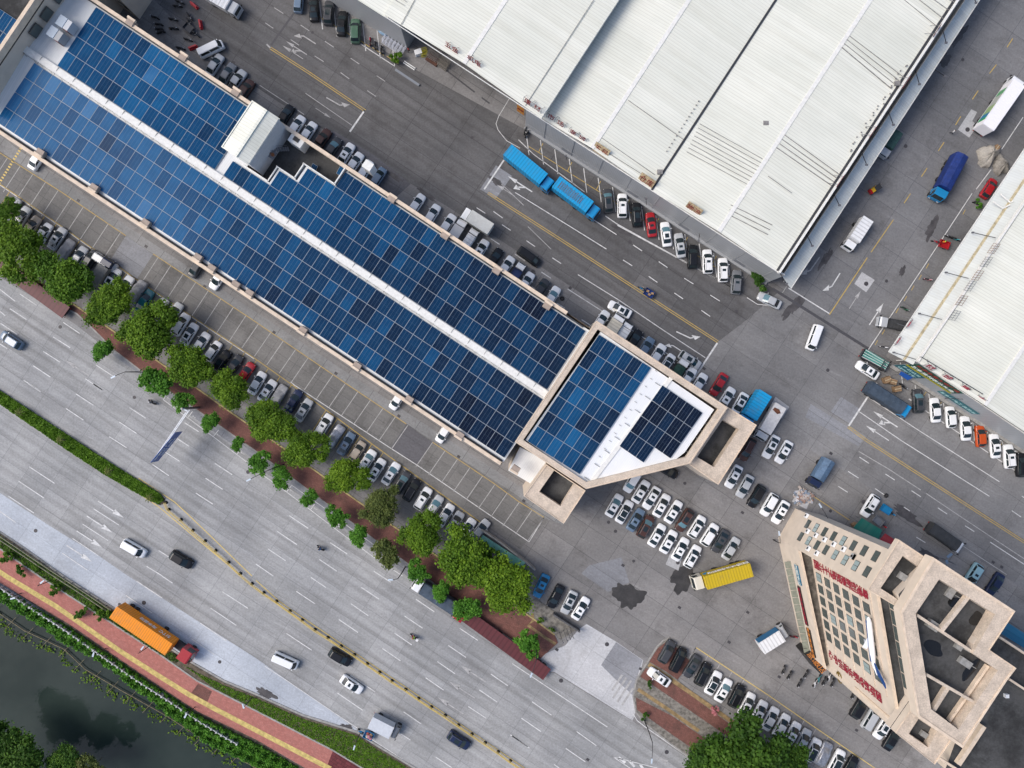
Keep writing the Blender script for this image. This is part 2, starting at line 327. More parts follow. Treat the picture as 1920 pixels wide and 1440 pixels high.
# brick island right of the entrance
ISL = [(1255,1195),(1243,1201),(1232,1212),(1215,1240),(1200,1262),(1193,1275),(1187,1305),(1192,1335),(1210,1357),(1244,1384),(1282,1412),(1330,1444),(1500,1560),(1700,1690),(1700,1590),(1560,1480),(1470,1420),(1392,1365),(1345,1330),(1300,1298),(1270,1275),(1297,1240),(1262,1200)]
slab('stone_island', ISL, -.05, .11, 'gravel'); kerb(ISL[:14])
def islab(name, pts, m): sheet(name, pts, .116, m)
islab('island_paving', [(1254,1199),(1233,1215),(1217,1240),(1248,1258),(1270,1274),(1295,1241)], 'redverge')
islab('island_paving', [(1211,1252),(1200,1268),(1240,1295),(1330,1357),(1480,1460),(1540,1480),(1400,1380),(1300,1307),(1240,1264)], 'redverge')
islab('island_paving', [(1192,1307),(1194,1330),(1240,1363),(1330,1425),(1345,1400),(1260,1342)], 'redverge')
mb = MB(); strip(mb, pp([(1216,1245),(1250,1268),(1340,1330),(1450,1408)]), .8, .120); strip(mb, pp([(1196,1292),(1250,1328),(1310,1370)]), .7, .120); mb.build('tactile_strip', M['tactile2'])['kind'] = 'structure'
# median with turf
MED_T = [(-400,480),(0,731),(105,800),(215,872),(285,915),(303,926)]; MED_B = [(309,934),(307,943),(299,946),(257,923),(200,891),(105,828),(0,756),(-400,505)]
slab('median_bed', MED_T+MED_B, -.05, .16, 'soil'); kerb(MED_T+MED_B[:3]); kerb(MED_B)
# river path
PT = [(-400,690),(0,1028),(77,1082),(117,1108),(207,1166),(302,1228),(370,1276),(480,1332),(624,1406),(690,1446)]; PB = [(590,1450),(480,1386),(370,1333),(265,1263),(132,1171),(0,1092),(-400,800)]
slab('river_path', PT+PB, -.05, .10, 'redpave'); kerb(PT, 'kerb', .3, .16)
sheet('path_patch', [(356,1303),(372,1281),(398,1296),(388,1318)], .107, 'redverge'); 
sheet('path_end', [(612,1440),(624,1408),(690,1446),(720,1470),(600,1470)], .107, 'maroon')
mb = MB(); strip(mb, pp([(-100,1005),(0,1072),(15,1082),(105,1136),(225,1220),(300,1268),(355,1302),(400,1327),(475,1366),(562,1411),(620,1441)]), .95, .112); mb.build('tactile_strip', M['tactile'])['kind'] = 'structure'
slab('planting_strip', [(-400,640),(0,1000),(45,1031),(120,1084),(215,1145),(290,1200),(357,1243),(420,1280),(480,1305),(567,1344),(670,1376),(697,1395),(775,1442),(860,1500),(760,1500),(690,1446),(624,1406),(480,1332),(370,1276),(302,1228),(207,1166),(117,1108),(77,1082),(0,1028),(-400,690)], -.05, .08, 'soil')
kerb(HW_BOT, 'kerb', .35)
slab('bank_top', [(0,1093),(132,1172),(265,1264),(370,1334),(480,1387),(590,1452),(640,1540),(476,1421),(390,1381),(320,1327),(250,1273),(180,1219),(118,1189),(60,1147),(0,1109)], -.05, .06, 'soil')
# ---------------------------------------------------------------- road markings
WH, WW, YE, BY = MB(), MB(), MB(), MB()
ZM = .034
def line(mb, a, b, w=.15, z=ZM): strip(mb, pp([a, b]), w, z)
def poly(mb, pts, w=.15, z=ZM): strip(mb, pp(pts), w, z)
def zq(ox, oy, pts, sc=4.0): return [(ox+x/sc, oy+y/sc) for x, y in pts]
def dashes(lst, w=.16, mb=None):
    for a, b in lst: line(mb or WH, a, b, w)
# highway dashes read off the photograph (start, end)
HD = []
for ox, oy, q in [(0,360,[(0,730,115,820),(150,765,275,850),(75,875,200,957),(0,895,40,928),(5,985,130,1068),(475,978,600,1062),(400,1087,527,1168),(325,1195,452,1277),(250,1303,378,1388),(722,1298,850,1382),(178,1412,300,1490),(640,1400,770,1486),(0,1140,55,1175)]),
  (0,720,[(215,0,305,58),(700,0,770,45),(572,75,702,160),(972,177,1093,256),(495,183,626,270),(895,285,1024,370),(820,395,950,478),(1315,400,1418,467),(1236,508,1348,580),(1145,604,1267,688),(1612,595,1742,680),(1542,706,1670,790),(1470,818,1596,900),(220,620,410,745),(140,728,332,856),(63,840,256,968),(0,955,118,1038),(1190,1248,1290,1312),(1100,1367,1220,1440),(1385,290,1490,357)]),
  (480,720,[(250,987,393,1083),(160,1105,308,1205),(90,1236,222,1325),(0,1350,130,1440),(557,1190,685,1275),(475,1315,606,1403),(883,1403,1010,1486)]),
  (480,1080,[(412,10,525,86),(303,115,443,208),(790,85,923,173),(713,208,843,298),(622,326,765,423),(1200,174,1338,268),(1115,300,1250,391),(1040,428,1168,516),(948,543,1083,635),(1528,392,1663,482),(1442,520,1575,610),(1360,641,1492,732),(1272,762,1407,855),(1762,735,1888,822),(1675,854,1808,944),(1592,978,1726,1066),(228,430,418,556),(145,560,200,597),(612,878,800,1006),(708,745,893,868),(1107,1018,1238,1108),(1060,1166,1158,1230),(1348,1357,1470,1438),(1908,1190,2040,1280)]),
  (960,1080,[(150,942,296,1043),(70,1065,218,1167),(0,1198,131,1290),(485,1166,633,1272),(403,1292,550,1393),(315,1412,450,1510)]),
  (0,1080,[(1215,0,1295,53),(1668,117,1860,242),(1580,240,1773,370),(1025,38,1217,165),(945,145,1140,276),(1502,352,1700,487),(1435,468,1610,590)])]:
    for x0, y0, x1, y1 in q: HD.append((zq(ox, oy, [(x0, y0)])[0], zq(ox, oy, [(x1, y1)])[0]))
dashes(HD, .17)
poly(WH, zq(960,1080,[(0,655),(300,855),(715,1132)])); poly(WH, zq(960,1080,[(905,1030),(940,1085),(1000,1132),(1290,1335),(1420,1430)]))
poly(WH, zq(480,1080,[(870,1225),(1200,1440)])); poly(WH, zq(480,1080,[(65,675),(240,790),(640,1062),(760,1140)]), .13)
for q in [(740,880,895,1058),(702,935,893,1058),(620,1050,812,1175),(545,1158,738,1287),(468,1268,655,1396)]: 
    if q[0] != 740: line(WH, *zq(0,720,[(q[0],q[1]),(q[2],q[3])]))
# bicycle bays along the verge
poly(WH, zq(0,720,[(1225,118),(1600,395),(1890,615),(1930,640)]), .13); poly(WH, zq(480,720,[(45,678),(230,810),(410,945),(600,1090),(860,1282),(1100,1440)]), .13)
poly(WH, zq(480,720,[(265,757),(520,935),(700,1075),(870,1195),(1010,1290)]), .1)
for a, b in [((1225,118),(1265,62)),((1405,258),(1445,205)),((1600,395),(1640,345)),((1780,525),(1812,480))]: line(WH, *zq(0,720,[a,b]), .12)
for a, b in [((230,810),(270,757)),((408,945),(440,900)),((595,1085),(630,1040)),((715,1180),(750,1130))]: line(WH, *zq(480,720,[a,b]), .12)
for c in [(317,747),(364,782),(410,816),(455,850),(547,920),(592,954),(637,988),(720,1050)]:
    for d in ((-3,-2,3,2),(-3,-2,-1,-3),(-3,-2,-2,0)): line(WH, (c[0]+d[0],c[1]+d[1]), (c[0]+d[2],c[1]+d[3]), .07)
# arrows
ARW = {'s': [[(-3,-.09),(.9,-.09),(.9,.09),(-3,.09)],[(.7,-.42),(3,0),(.7,.42)]],
 'l': [[(-3,-.14),(.6,-.14),(1.2,.25),(1.05,.5),(.5,.14),(-3,.14)],[(.55,.75),(1.75,.1),(2.6,1.3)]],
 'r': [[(-3,.14),(.6,.14),(1.2,-.25),(1.05,-.5),(.5,-.14),(-3,-.14)],[(.55,-.75),(1.75,-.1),(2.6,-1.3)]],
 'sl': [[(-3,-.12),(1.0,-.12),(1.0,.12),(-3,.12)],[(.9,-.4),(3,0),(.9,.4)],[(-.9,.12),(-.1,.55),(.15,.9),(-.2,1.0),(-.5,.7),(-1.4,.12)],[(-.75,1.0),(.6,.55),(.6,1.6)]]}
def arrow(mb, c, deg, kind='s', sc=1.0, wide=1.0):
    a = -math.radians(deg); p = W(*c)
    for q in ARW[kind]:
        mb.face([(p.x+sc*(x*math.cos(a)-wide*y*math.sin(a)), p.y+sc*(x*math.sin(a)+wide*y*math.cos(a)), ZM+.002) for x, y in q])
for c in [(208,955),(187,983),(168,1011),(149,1038)]: arrow(WH, c, 33, 's', 1.0, 1.2)
for c in [(887,1263),(866,1293),(845,1323)]: arrow(WW, c, 213, 's', 1.0, 1.2)
arrow(WW, (1255,1433), 213, 's', .9, 1.3)
arrow(WW, (145,690), 213, 's', .9, 1.2)
for c, k in [((556,90),'sl'),((573,70),'l'),((549,98),'s')]: arrow(WW, c, 213, k, .8)
arrow(WW, (633,195), 30, 'l', .85); arrow(WW, (606,212), 33, 's', .6)
arrow(WH, (975,345), 213, 'sl', .95); arrow(WW, (948,357), 213, 's', .7)
arrow(WH, (1290,632), 25, 'l', .85); arrow(WH, (1265,650), 213, 'l', .7)
arrow(WH, (1660,786), 213, 'sl', .95); arrow(WH, (1645,812), 213, 's', .9)
arrow(WW, (1522,503), 125, 'r', .9); arrow(WH, (1562,533), 122, 'r', .85); arrow(WH, (1643,589), -57, 's', .85, 1.4); arrow(WW, (1603,562), -57, 's', .7, 1.2)
# service road lines
def dbl(pts):
    P = pp(pts)
    for s in (-.19, .19):
        d = (P[-1]-P[0]).normalized(); n = Vector((-d.y, d.x, 0))*s; strip(YE, [p+n for p in P], .14, ZM)
dbl([(507,90),(580,137),(685,208)]); dbl([(915,362),(1060,455),(1346,641)]); dbl([(1590,800),(1622,824),(1920,1016),(2100,1130)])
line(WW, (500,83), (507,90), .3)
line(WH, (683,208), (656,247), .35); line(WH, (1345,643), (1298,714), .35); line(WH, (945,300), (908,355), .3); line(WH, (1644,718), (1591,799), .35)
poly(WW, [(573,175),(660,235)], .13); poly(WW, [(487,160),(545,198)], .13)
dashes([(zq(480,0,[a])[0], zq(480,0,[b])[0]) for a, b in [((137,58),(205,102)),((70,172),(130,213)),((335,188),(400,232)),((260,297),(323,340)),((517,310),(584,355)),((440,420),(508,463)),((710,437),(775,481)),((635,545),(700,592)),((905,568),(968,610)),((835,680),(900,724)),((310,825),(362,860))]], .15, WW)
poly(WH, zq(480,0,[(770,320),(1040,497)]), .16)
dashes([(zq(960,360,[a])[0], zq(960,360,[b])[0]) for a, b in [((108,365),(173,410)),((303,494),(368,537)),((22,466),(98,518)),((220,600),(292,647)),((833,510),(902,554)),((908,397),(975,442)),((1100,522),(1166,567)),((1025,633),(1090,678)),((1292,647),(1360,690)),((1217,757),(1283,802)),((1487,773),(1558,818)),((1420,888),(1486,933)),((610,208),(784,320)),((335,833),(397,873)),((522,957),(590,1000)),((148,708),(200,744))]], .16)
poly(WH, [(966,361),(1137,467)]); poly(WW, [(990,425),(1033,467)], .12); poly(WW, [(940,345),(982,385)], .12)
poly(WH, zq(960,360,[(495,620),(800,810),(1140,1040),(1450,1243)])); poly(WH, zq(960,360,[(418,728),(640,870),(960,1075),(1370,1352)]))
poly(WH, zq(960,360,[(420,25),(790,250),(1640,712)][1:]), .16); poly(WH, [(1135,405),(1157,420),(1370,538)], .16)
poly(WH, [(972,262),(1000,289),(1096,360)], .16)
poly(WH, [(955,185),(935,218),(930,232),(934,244),(950,264),(975,278)], .12)
poly(WH, zq(960,360,[(1762,792),(1840,842),(1920,850),(1990,880)]), .14)
dashes([(zq(480,360,[a])[0], zq(480,360,[b])[0]) for a, b in [((1655,118),(1720,160)),((1845,245),(1910,288)),((1760,350),(1827,393)),((1780,145),(1850,195))]], .15)
# right part of the service road
LR = lambda q: zq(1440,720,q)
poly(WH, LR([(750,98),(1110,335),(1735,733)])); poly(WH, LR([(680,205),(1000,425),(1660,842)]))
poly(WW, LR([(680,505),(900,635),(1145,795)]), .16); poly(WW, LR([(1185,820),(1430,985),(1655,1135),(1920,1310)]), .16)
poly(WW, LR([(1440,1200),(1560,1280),(1790,1430)]), .14); poly(WH, LR([(1665,1185),(1920,1352)]), .16)
dashes([(LR([a])[0], LR([b])[0]) for a, b in [((685,548),(757,595)),((600,655),(678,705)),((527,767),(597,812)),((880,675),(950,720)),((803,784),(870,830)),((1076,800),(1146,846)),((1273,928),(1342,975)),((1478,1063),(1547,1107)),((1112,1148),(1180,1190)),((1828,950),(1897,997)),((1903,840),(1960,878)),((1018,922),(1064,953))]], .15)
poly(YE, LR([(330,835),(610,1020)]), .14)
# east road
line(YE, (1675,412), (1633,473), .17); line(YE, (1626,483), (1555,590), .19)
for a, b in [((1835,288),(1792,355)),((1712,485),(1660,552)),((1576,680),(1532,745)),((1445,873),(1405,938)),((1320,1067),(1277,1132)),((1193,1260),(1150,1325))]: line(YE, *zq(1440,0,[a,b]), .17)
line(YE, (1707,363), (1695,381), .17)
poly(WH, [(1555,588),(1478,540)], .22); line(WW, (1475,537), (1467,549), .13)
poly(WH, zq(1440,360,[(1530,10),(1320,330),(760,1170),(700,1260)]), .16); poly(WH, [(1918,220),(1878,280)], .16); poly(WH, [(1858,318),(1830,355)], .16)
for a in [(1470,150),(1195,555),(1140,640),(1085,720),(1030,800),(968,890),(865,1050),(812,1130)]: line(YE, *zq(1440,360,[(a[0]-10,a[1]+18),(a[0]+10,a[1]-18)]), .14)
# angled bays below the big warehouse and below the green signboard
def angbays(p0, p1, n, L, lean, box=True):
    for i in range(n):
        t = i/(n-1); x = p0[0]+(p1[0]-p0[0])*t; y = p0[1]+(p1[1]-p0[1])*t
        line(WH, (x, y), (x+lean, y-L), .16)
angbays((992,291), (1371,538), 15, 46, -6)
for i in range(14):
    x = 1004+27.1*i; y = 299+17.6*i; line(YE, (x-12, y-24), (x+14, y-8), .13)
    if i % 2 == 0: line(YE, (x+6,y-14),(x+14,y-30),.13)
angbays((605,55), (740,123), 6, 52, -6)
for i in range(6): line(YE, (590+27*i,25+16*i), (612+27*i,40+16*i), .13)
angbays((1744,767), (1910,886), 7, 46, -4); poly(WH, [(1735,770),(1910,887),(1960,920)], .16)
line(WH, (1704,748), (1713,753), .3); angbays((1692,720), (1718,744), 2, 40, -4)
for i in range(7): line(YE, (1728+28*i,748+20*i), (1738+28*i,732+20*i), .13)
# car-row base lines and dividers
BL = [(-100,278),(22,360),(112,422),(250,520),(475,670),(547,721),(697,832),(902,980)]
def at(pl, s):
    acc = 0
    for a, b in zip(pl, pl[1:]):
        l = math.hypot(b[0]-a[0], b[1]-a[1])
        if acc+l >= s: t = (s-acc)/l; return (a[0]+(b[0]-a[0])*t, a[1]+(b[1]-a[1])*t)
        acc += l
    return pl[-1]
poly(YE, BL, .16); poly(WH, [(x+1.5, y+3) if x < 480 else (x+2,y-6) for x, y in BL][:5], .13)
poly(WH, [(545,716),(552,722),(732,840),(782,872),(945,984),(992,1016)], .15)
s = 10
while s < 1215:
    x, y = at(BL, s); line(YE, (x, y), (x-25, y+39), .13); s += 26.7
UL = [(-50,255),(115,360),(236,442),(287,476),(477,602),(650,720),(762,795),(811,829),(927,907),(972,940),(1020,970)]
poly(YE, UL[:3], .14); poly(YE, UL[3:7], .13); poly(YE, UL[7:], .13)
s = 20
while s < 1300:
    x, y = at(UL, s)
    if not (242 < x < 284 or 768 < x < 806): line(WW, (x, y), (x-32, y+49) if x < 480 else (x-31, y+45), .15)
    s += 28.2
line(WH, (1020,970), (992,1016), .14)
# yellow and black speed hump, left edge
for i in range(14):
    a = (40-i*3.1, 277+i*5.0); line(BY, a, (a[0]-1.5, a[1]+2.4), .5)
# bays on the brick island side and under the office tower
IB = [(1305,1214),(1440,1303),(1540,1372),(1640,1440)]
poly(BY, IB, .16)
for i in range(14):
    x, y = at(IB, i*27.2); line(WW, (x, y), (x-23, y+38), .13)
poly(WH, [(1305,1214),(1280,1252),(1300,1265)], .14)
# crossing stripes at the entrance
for a, b in [((790,735),(735,815)),((857,762),(790,905)),((893,785),(820,935)),((908,840),(830,968))]:
    pass
for a, b in [((858,762),(757,915)),((893,783),(790,945)),((908,840),(825,968)),((826,742),(750,858))]: line(WW, *zq(960,1080,[a,b]), .42)
poly(WH, zq(960,1080,[(760,1357),(1090,1440)]), .14); poly(WH, zq(960,1080,[(760,1357),(900,1450)]), .14)
for a, b in [((800,1360),(850,1400)),((880,1385),(920,1430)),((960,1410),(985,1450))]: line(WH, *zq(960,1080,[a,b]), .5)
# yellow guide lines beside the median
poly(BY, zq(0,720,[(1040,706),(1240,838),(1310,885),(1400,968),(1580,1140),(1890,1440)]), .16); poly(BY, zq(0,720,[(1015,805),(1190,920),(1500,1180),(1810,1440)]), .16)
poly(BY, zq(480,1080,[(0,32),(170,185),(260,250),(640,508),(1130,838),(1900,1362),(2100,1500)]), .16); poly(BY, zq(480,1080,[(0,90),(245,268),(640,540),(1130,870),(1900,1395),(2100,1540)]), .16)
for mb, n, m in ((WH,'white_road_markings','white'),(WW,'worn_road_markings','wornwhite'),(YE,'yellow_road_markings','yellow'),(BY,'bright_yellow_markings','byellow')):
    o = mb.build(n, M[m]); o['kind'] = 'structure'
# crosswise and lengthwise drains, manholes
mb = MB(); line(mb, (1448,541), (1628,654), .55, .03); line(mb, (558,15), (508,85), .4, .03); line(mb, (815,115),(890,173),.3,.03); line(mb,(903,183),(918,194),.3,.03)
mb.build('drain_channel', M['rail'])['kind'] = 'structure'
mb = MB()
for x, y, r in [(1181,454,3.4),(1381,584,3.2),(1069,540,3.2),(885,258,3),(1552,694,3.3),(1662,527,3),(1624,532,4.2),(1814,243,4.3),(1698,274,3.6),(1805,112,3.2),(593,220,3),(586,61,2.6),(252,745,3.2),(270,1130,4),(412,1241,3.3),(67,995,3.6),(1052,1276,4),(1138,1208,4),(1250,1410,4),(113,613,3.4),(465,885,3.5),(1141,979,3.2),(1154,996,3.2),(1284,906,3),(1188,1052,2.8),(1271,1055,3.6),(745,960,4.5),(1619,941,4),(1557,958,3),(1054,560,3),(1177,611,2.5),(224,1133,3)]:
    p = W(x, y); mb.add([(p.x+r*S*math.cos(t*.3927), p.y+r*S*math.sin(t*.3927), .03) for t in range(16)], [tuple(range(16))])
for x, y in [(147,376),(274,462),(384,537),(514,623),(630,700),(748,780),(860,856),(982,939),(1274,1139),(1402,1148),(1367,1204),(1461,1269),(1606,1369),(1102,1424),(1044,1218),(1201,1254),(1168,1060),(1392,961),(1558,850),(438,117),(544,187),(1862,1054),(1878,1063),(1661,929),(1260,1394),(1320,691)]:
    p = W(x, y); c, s_ = U*.32, V*.25; mb.face([p+a+Vector((0,0,.03)) for a in (-c-s_, c-s_, c+s_, -c+s_)])
mb.build('manhole_covers', M['iron'])['kind'] = 'structure'
# ---------------------------------------------------------------- vehicles
def carpaint(name, col, rough=.28, metal=.0):
    return mat('paint_'+name, col, rough, metal, spec=.5 if max(col) > .1 else .3, coat=.45 if max(col) > .1 else .08)
PAINT = {'white': (.80,.81,.82), 'black': (.012,.013,.016), 'silver': (.44,.46,.48), 'grey': (.16,.17,.185), 'dark grey': (.055,.058,.065), 'red': (.36,.012,.018), 'blue': (.01,.20,.42),
 'dark blue': (.018,.028,.07), 'steel blue': (.13,.19,.27), 'brown': (.075,.038,.032), 'beige': (.42,.36,.29), 'teal': (.02,.15,.18), 'orange': (.50,.07,.008), 'green': (.06,.13,.085), 'pale blue': (.30,.50,.56), 'cream': (.66,.62,.52), 'bright blue': (.01,.26,.56), 'deep blue': (.01,.035,.17)}
def paint_of(c): return carpaint(c, PAINT[c], .25)
GLASS = mat('car_glass', (.016,.027,.032), .06, spec=.6); GLASSB = mat('painted_reflection_glass', (.10,.20,.24), .08, spec=.7)  # second glass has the sky reflection painted into its base colour
TYRE = mat('tyre_rubber', (.015,.015,.016), .8); DARK = mat('dark_trim', (.02,.02,.022), .6); STEEL = mat('bare_steel', (.22,.22,.23), .5, .6)
LAMPW = mat('headlight_lens', (.55,.57,.6), .1); LAMPR = mat('tail_light_lens', (.35,.01,.01), .2)
COVER = mat('cover_cloth', (.33,.335,.35), .55, var=.2, scale=1.5); COVERS = mat('foil_cover', (.42,.43,.46), .3, .5, var=.25, scale=2)
MESHC = {}
def cached(key, f):
    if key not in MESHC: MESHC[key] = f()
    return MESHC[key]
CT = {  # length, width, height, hull belt, windscreen base, roof front, roof rear, rear base
 'sedan': (4.85,1.90,1.45,.93, 1.22,.28,-.98,-1.84), 'suv': (4.75,1.95,1.70,1.03, 1.26,.48,-1.72,-2.18), 'hatchback': (4.25,1.80,1.50,.95, 1.16,.36,-1.38,-1.95),
 'minivan': (5.0,1.88,1.85,1.08, 1.75,1.05,-2.15,-2.36), 'van': (5.1,1.80,2.0,1.15, 2.10,1.60,-2.42,-2.48), 'pickup': (5.2,1.90,1.72,1.0, 1.30,.55,-.72,-.90)}
def hull(L, Wd, zb, kind):
    if kind == 'van': xs = [(-.5,.90,.98),(-.49,.97,1),(-.3,1,1),(0,1,1),(.3,1,1),(.42,.98,1),(.475,.93,.92),(.493,.86,.85),(.5,.78,.75)]
    elif kind == 'minivan': xs = [(-.5,.84,.95),(-.488,.95,1),(-.4,1,1),(0,1,1),(.3,1,1),(.38,.99,.97),(.44,.94,.88),(.483,.85,.78),(.5,.70,.68)]
    else: xs = [(-.5,.74,.86),(-.49,.87,.95),(-.46,.95,.985),(-.38,1,1),(-.15,1,1),(.1,1,1),(.24,1,.99),(.36,.985,.93),(.43,.94,.87),(.478,.85,.79),(.494,.74,.73),(.5,.60,.68)]
    w = Wd/2; mb = MB(); rings = []
    for fx, fw, fz in xs:
        x = fx*L; a = w*fw; z = zb*fz
        half = [(a*.95,.20),(a,.42),(a*.995,min(.62,z-.12)),(a*.93,z-.06),(a*.80,z-.005),(a*.4,z+.025)]
        rings.append([(x,-y,zz) for y, zz in half]+[(x,y,zz) for y, zz in half[::-1]])
    n = 12; vs = [p for r in rings for p in r]
    fs = [(i*n+k,(i+1)*n+k,(i+1)*n+(k+1)%n,i*n+(k+1)%n) for i in range(len(rings)-1) for k in range(n)]
    mb.add(vs, [f[::-1] for f in fs], 0, True)
    mb.add(rings[0], [tuple(range(n))], 0); mb.add(rings[-1], [tuple(range(n))[::-1]], 0)
    return mb
def ring8(xf, xb, w, z, bf, bb): return [(xf,-w,z),(xf+bf,-w*.5,z),(xf+bf,w*.5,z),(xf,w,z),(xb,w,z),(xb-bb,w*.5,z),(xb-bb,-w*.5,z),(xb,-w,z)]
def house(t):
    L, Wd, Hc, zb, wb, rf, rr, rb = CT[t]; w = Wd/2
    b = ring8(wb, rb, w*.86, zb-.03, .20, .10); r = ring8(rf, rr, w*.73, Hc-.045, .10, .06); c = ring8(rf-.15, rr+.15, w*.60, Hc, .08, .05)
    return b, r, c
def lerp(a, b, t): return Vector(a)+(Vector(b)-Vector(a))*t
def pane(mb, q, u0, u1, v0, v1, off=.014, m=0):     # q: bottom a,b top d,c ; inset
    a, b, c, d = q
    f = lambda u, v: lerp(lerp(a, b, u), lerp(d, c, u), v)
    P = [f(u0,v0), f(u1,v0), f(u1,v1), f(u0,v1)]; n = (P[1]-P[0]).cross(P[3]-P[0]).normalized()
    mb.face([p+n*off for p in P], m)
def car_meshes(t, colour):
    L, Wd, Hc, zb, wb, rf, rr, rb = CT[t]; w = Wd/2; b, r, c = house(t); d = {}
    def body():
        mb = hull(L, Wd, zb, t); n = 8
        vs = b+r+c; fs = [(i,(i+1)%n,n+(i+1)%n,n+i) for i in range(n)]+[(n+i,n+(i+1)%n,2*n+(i+1)%n,2*n+i) for i in range(n)]+[tuple(range(2*n,3*n))]
        mb.add(vs, fs, 0)
        if t == 'pickup':
            mb.box(-L/2+.12, -.95, -w*.82, w*.82, .80, zb+.035, 1)
        mb.box(-L/2+.02, L/2-.05, -w*.9, w*.9, .2, .3, 1)
        return mb.mesh(t+'_body', [paint_of(colour), DARK])
    d['body'] = cached((t, colour, 'body'), body)
    def ws():
        mb = MB()
        for i, (u0, u1) in ((0,(.10,1)),(1,(0,1)),(2,(0,.90))): pane(mb, (b[i],b[i+1],r[i+1],r[i]), u0, u1, .03, .97)
        return mb.mesh('windscreen', GLASS)
    d['windscreen'] = cached((t,'ws'), ws)
    def rw():
        mb = MB()
        for i, (u0, u1) in ((4,(.14,1)),(5,(0,1)),(6,(0,.86))): pane(mb, (b[i],b[i+1],r[i+1],r[i]), u0, u1, .10, .94)
        return mb.mesh('rear_window', GLASS)
    d['rear_window'] = cached((t,'rw'), rw)
    def side(k):
        mb = MB(); q = (b[3],b[4],r[4],r[3]) if k else (b[7],b[0],r[0],r[7])
        for u0, u1 in ((.07,.47),(.51,.93)): pane(mb, q, u0, u1, .15, .90)
        return mb.mesh('side_window', GLASS)
    d['sideL'] = cached((t,'sl'), lambda: side(1)); d['sideR'] = cached((t,'sr'), lambda: side(0))
    def roofpane(x0, x1, wy):
        mb = MB(); mb.box(x0, x1, -wy, wy, Hc-.02, Hc+.014); return mb.mesh('sunroof', GLASS)
    d['small'] = cached((t,'sf1'), lambda: roofpane(rf-.85, rf-.38, w*.36)); d['pano'] = cached((t,'sf2'), lambda: roofpane(rf-1.35 if rf-1.35 > rr+.1 else rr+.15, rf-.3, w*.42))
    d['black'] = cached((t,'sf3'), lambda: roofpane(rr+.02, rf-.02, w*.60))
    def rails():
        mb = MB()
        for s in (-1, 1): mb.box(rr+.1, rf-.15, s*w*.60-.02, s*w*.60+.02, Hc-.03, Hc+.05)
        return mb.mesh('roof_rails', STEEL)
    d['rails'] = cached((t,'rails'), rails)
    d['wheel'] = cached('wheel', lambda: MB().tube([(0,-.11,0),(0,.11,0)], .33, 12).mesh('wheel', TYRE))
    d['head'] = cached(('hl',t), lambda: MB().ball((0,0,0), .13, 0, 8, 4, (1.5,1,.5)).mesh('headlight', LAMPW))
    d['tail'] = cached(('tl',t), lambda: MB().ball((0,0,0), .12, 0, 8, 4, (.6,1.5,.7)).mesh('tail_light', LAMPR))
    d['mirror'] = cached((colour,'mir'), lambda: MB().box(-.07,.07,-.11,.11,-.06,.08).mesh('wing_mirror', paint_of(colour)))
    return d
def add_at(name, mesh, root, loc, rz=0):
    o = inst(name, mesh, root); o.location = loc; o.rotation_euler = (0,0,rz); return o
KIND = {'sedan':('sedan','car'),'suv':('suv','car'),'hatchback':('hatchback','car'),'minivan':('minivan','car'),'van':('van','van'),'pickup':('pickup_truck','pickup')}
def car(px, py, t, colour, deg, label, feat='', group=None, cover=None):
    L, Wd, Hc, zb, wb, rf, rr, rb = CT[t]; w = Wd/2
    p = W(px, py, Hc*.55); p.z = .02
    root = thing(KIND[t][0], label, KIND[t][1], p, -math.radians(deg), group)
    if cover:
        def cv():
            mb = hull(L+.1, Wd+.12, zb+.03, t); b, r, c = house(t); n = 8
            r2 = [(x*1.05, y*1.15, z) for x, y, z in r]; vs = b+r2+c; fs = [(i,(i+1)%n,n+(i+1)%n,n+i) for i in range(n)]+[(n+i,n+(i+1)%n,2*n+(i+1)%n,2*n+i) for i in range(n)]+[tuple(range(2*n,3*n))]
            mb.add(vs, fs, 0, True); return mb.mesh('cover', COVERS if cover == 'foil' else COVER)
        inst('cover', cached((t, cover, 'cov'), cv), root)
        for x in (L*.29, -L*.29):
            for s in (-1, 1): add_at('wheel', cached('wheel', lambda: MB().tube([(0,-.11,0),(0,.11,0)], .33, 12).mesh('wheel', TYRE)), root, (x, s*(w-.13), .33))
        return root
    d = car_meshes(t, colour)
    inst('body', d['body'], root); ws = inst('windscreen', d['windscreen'], root)
    if 'g' in feat:
        ws.material_slots[0].link = 'OBJECT'; ws.material_slots[0].material = GLASSB
    inst('rear_window', d['rear_window'], root); inst('side_window', d['sideL'], root); inst('side_window', d['sideR'], root)
    if 's' in feat: inst('sunroof', d['small'], root)
    if 'p' in feat: inst('sunroof', d['pano'], root)
    if 'k' in feat: inst('glass_roof', d['black'], root)
    if 'r' in feat or (t == 'suv' and 'n' not in feat): inst('roof_rails', d['rails'], root)
    for x in (L*.29, -L*.29):
        for s in (-1, 1): add_at('wheel', d['wheel'], root, (x, s*(w-.13), .33))
    for s in (-1, 1):
        add_at('headlight', d['head'], root, (L*.455, s*w*.66, zb*.74)); add_at('tail_light', d['tail'], root, (-L*.475, s*w*.66, zb*.86)); add_at('wing_mirror', d['mirror'], root, (wb-.28, s*(w+.08), zb+.05))
    return root
FN = {'s': 'with sunroof', 'p': 'with dark roof glass', 'k': 'with black roof', 'r': 'with roof rails', 'g': 'with sky-coloured glass'}
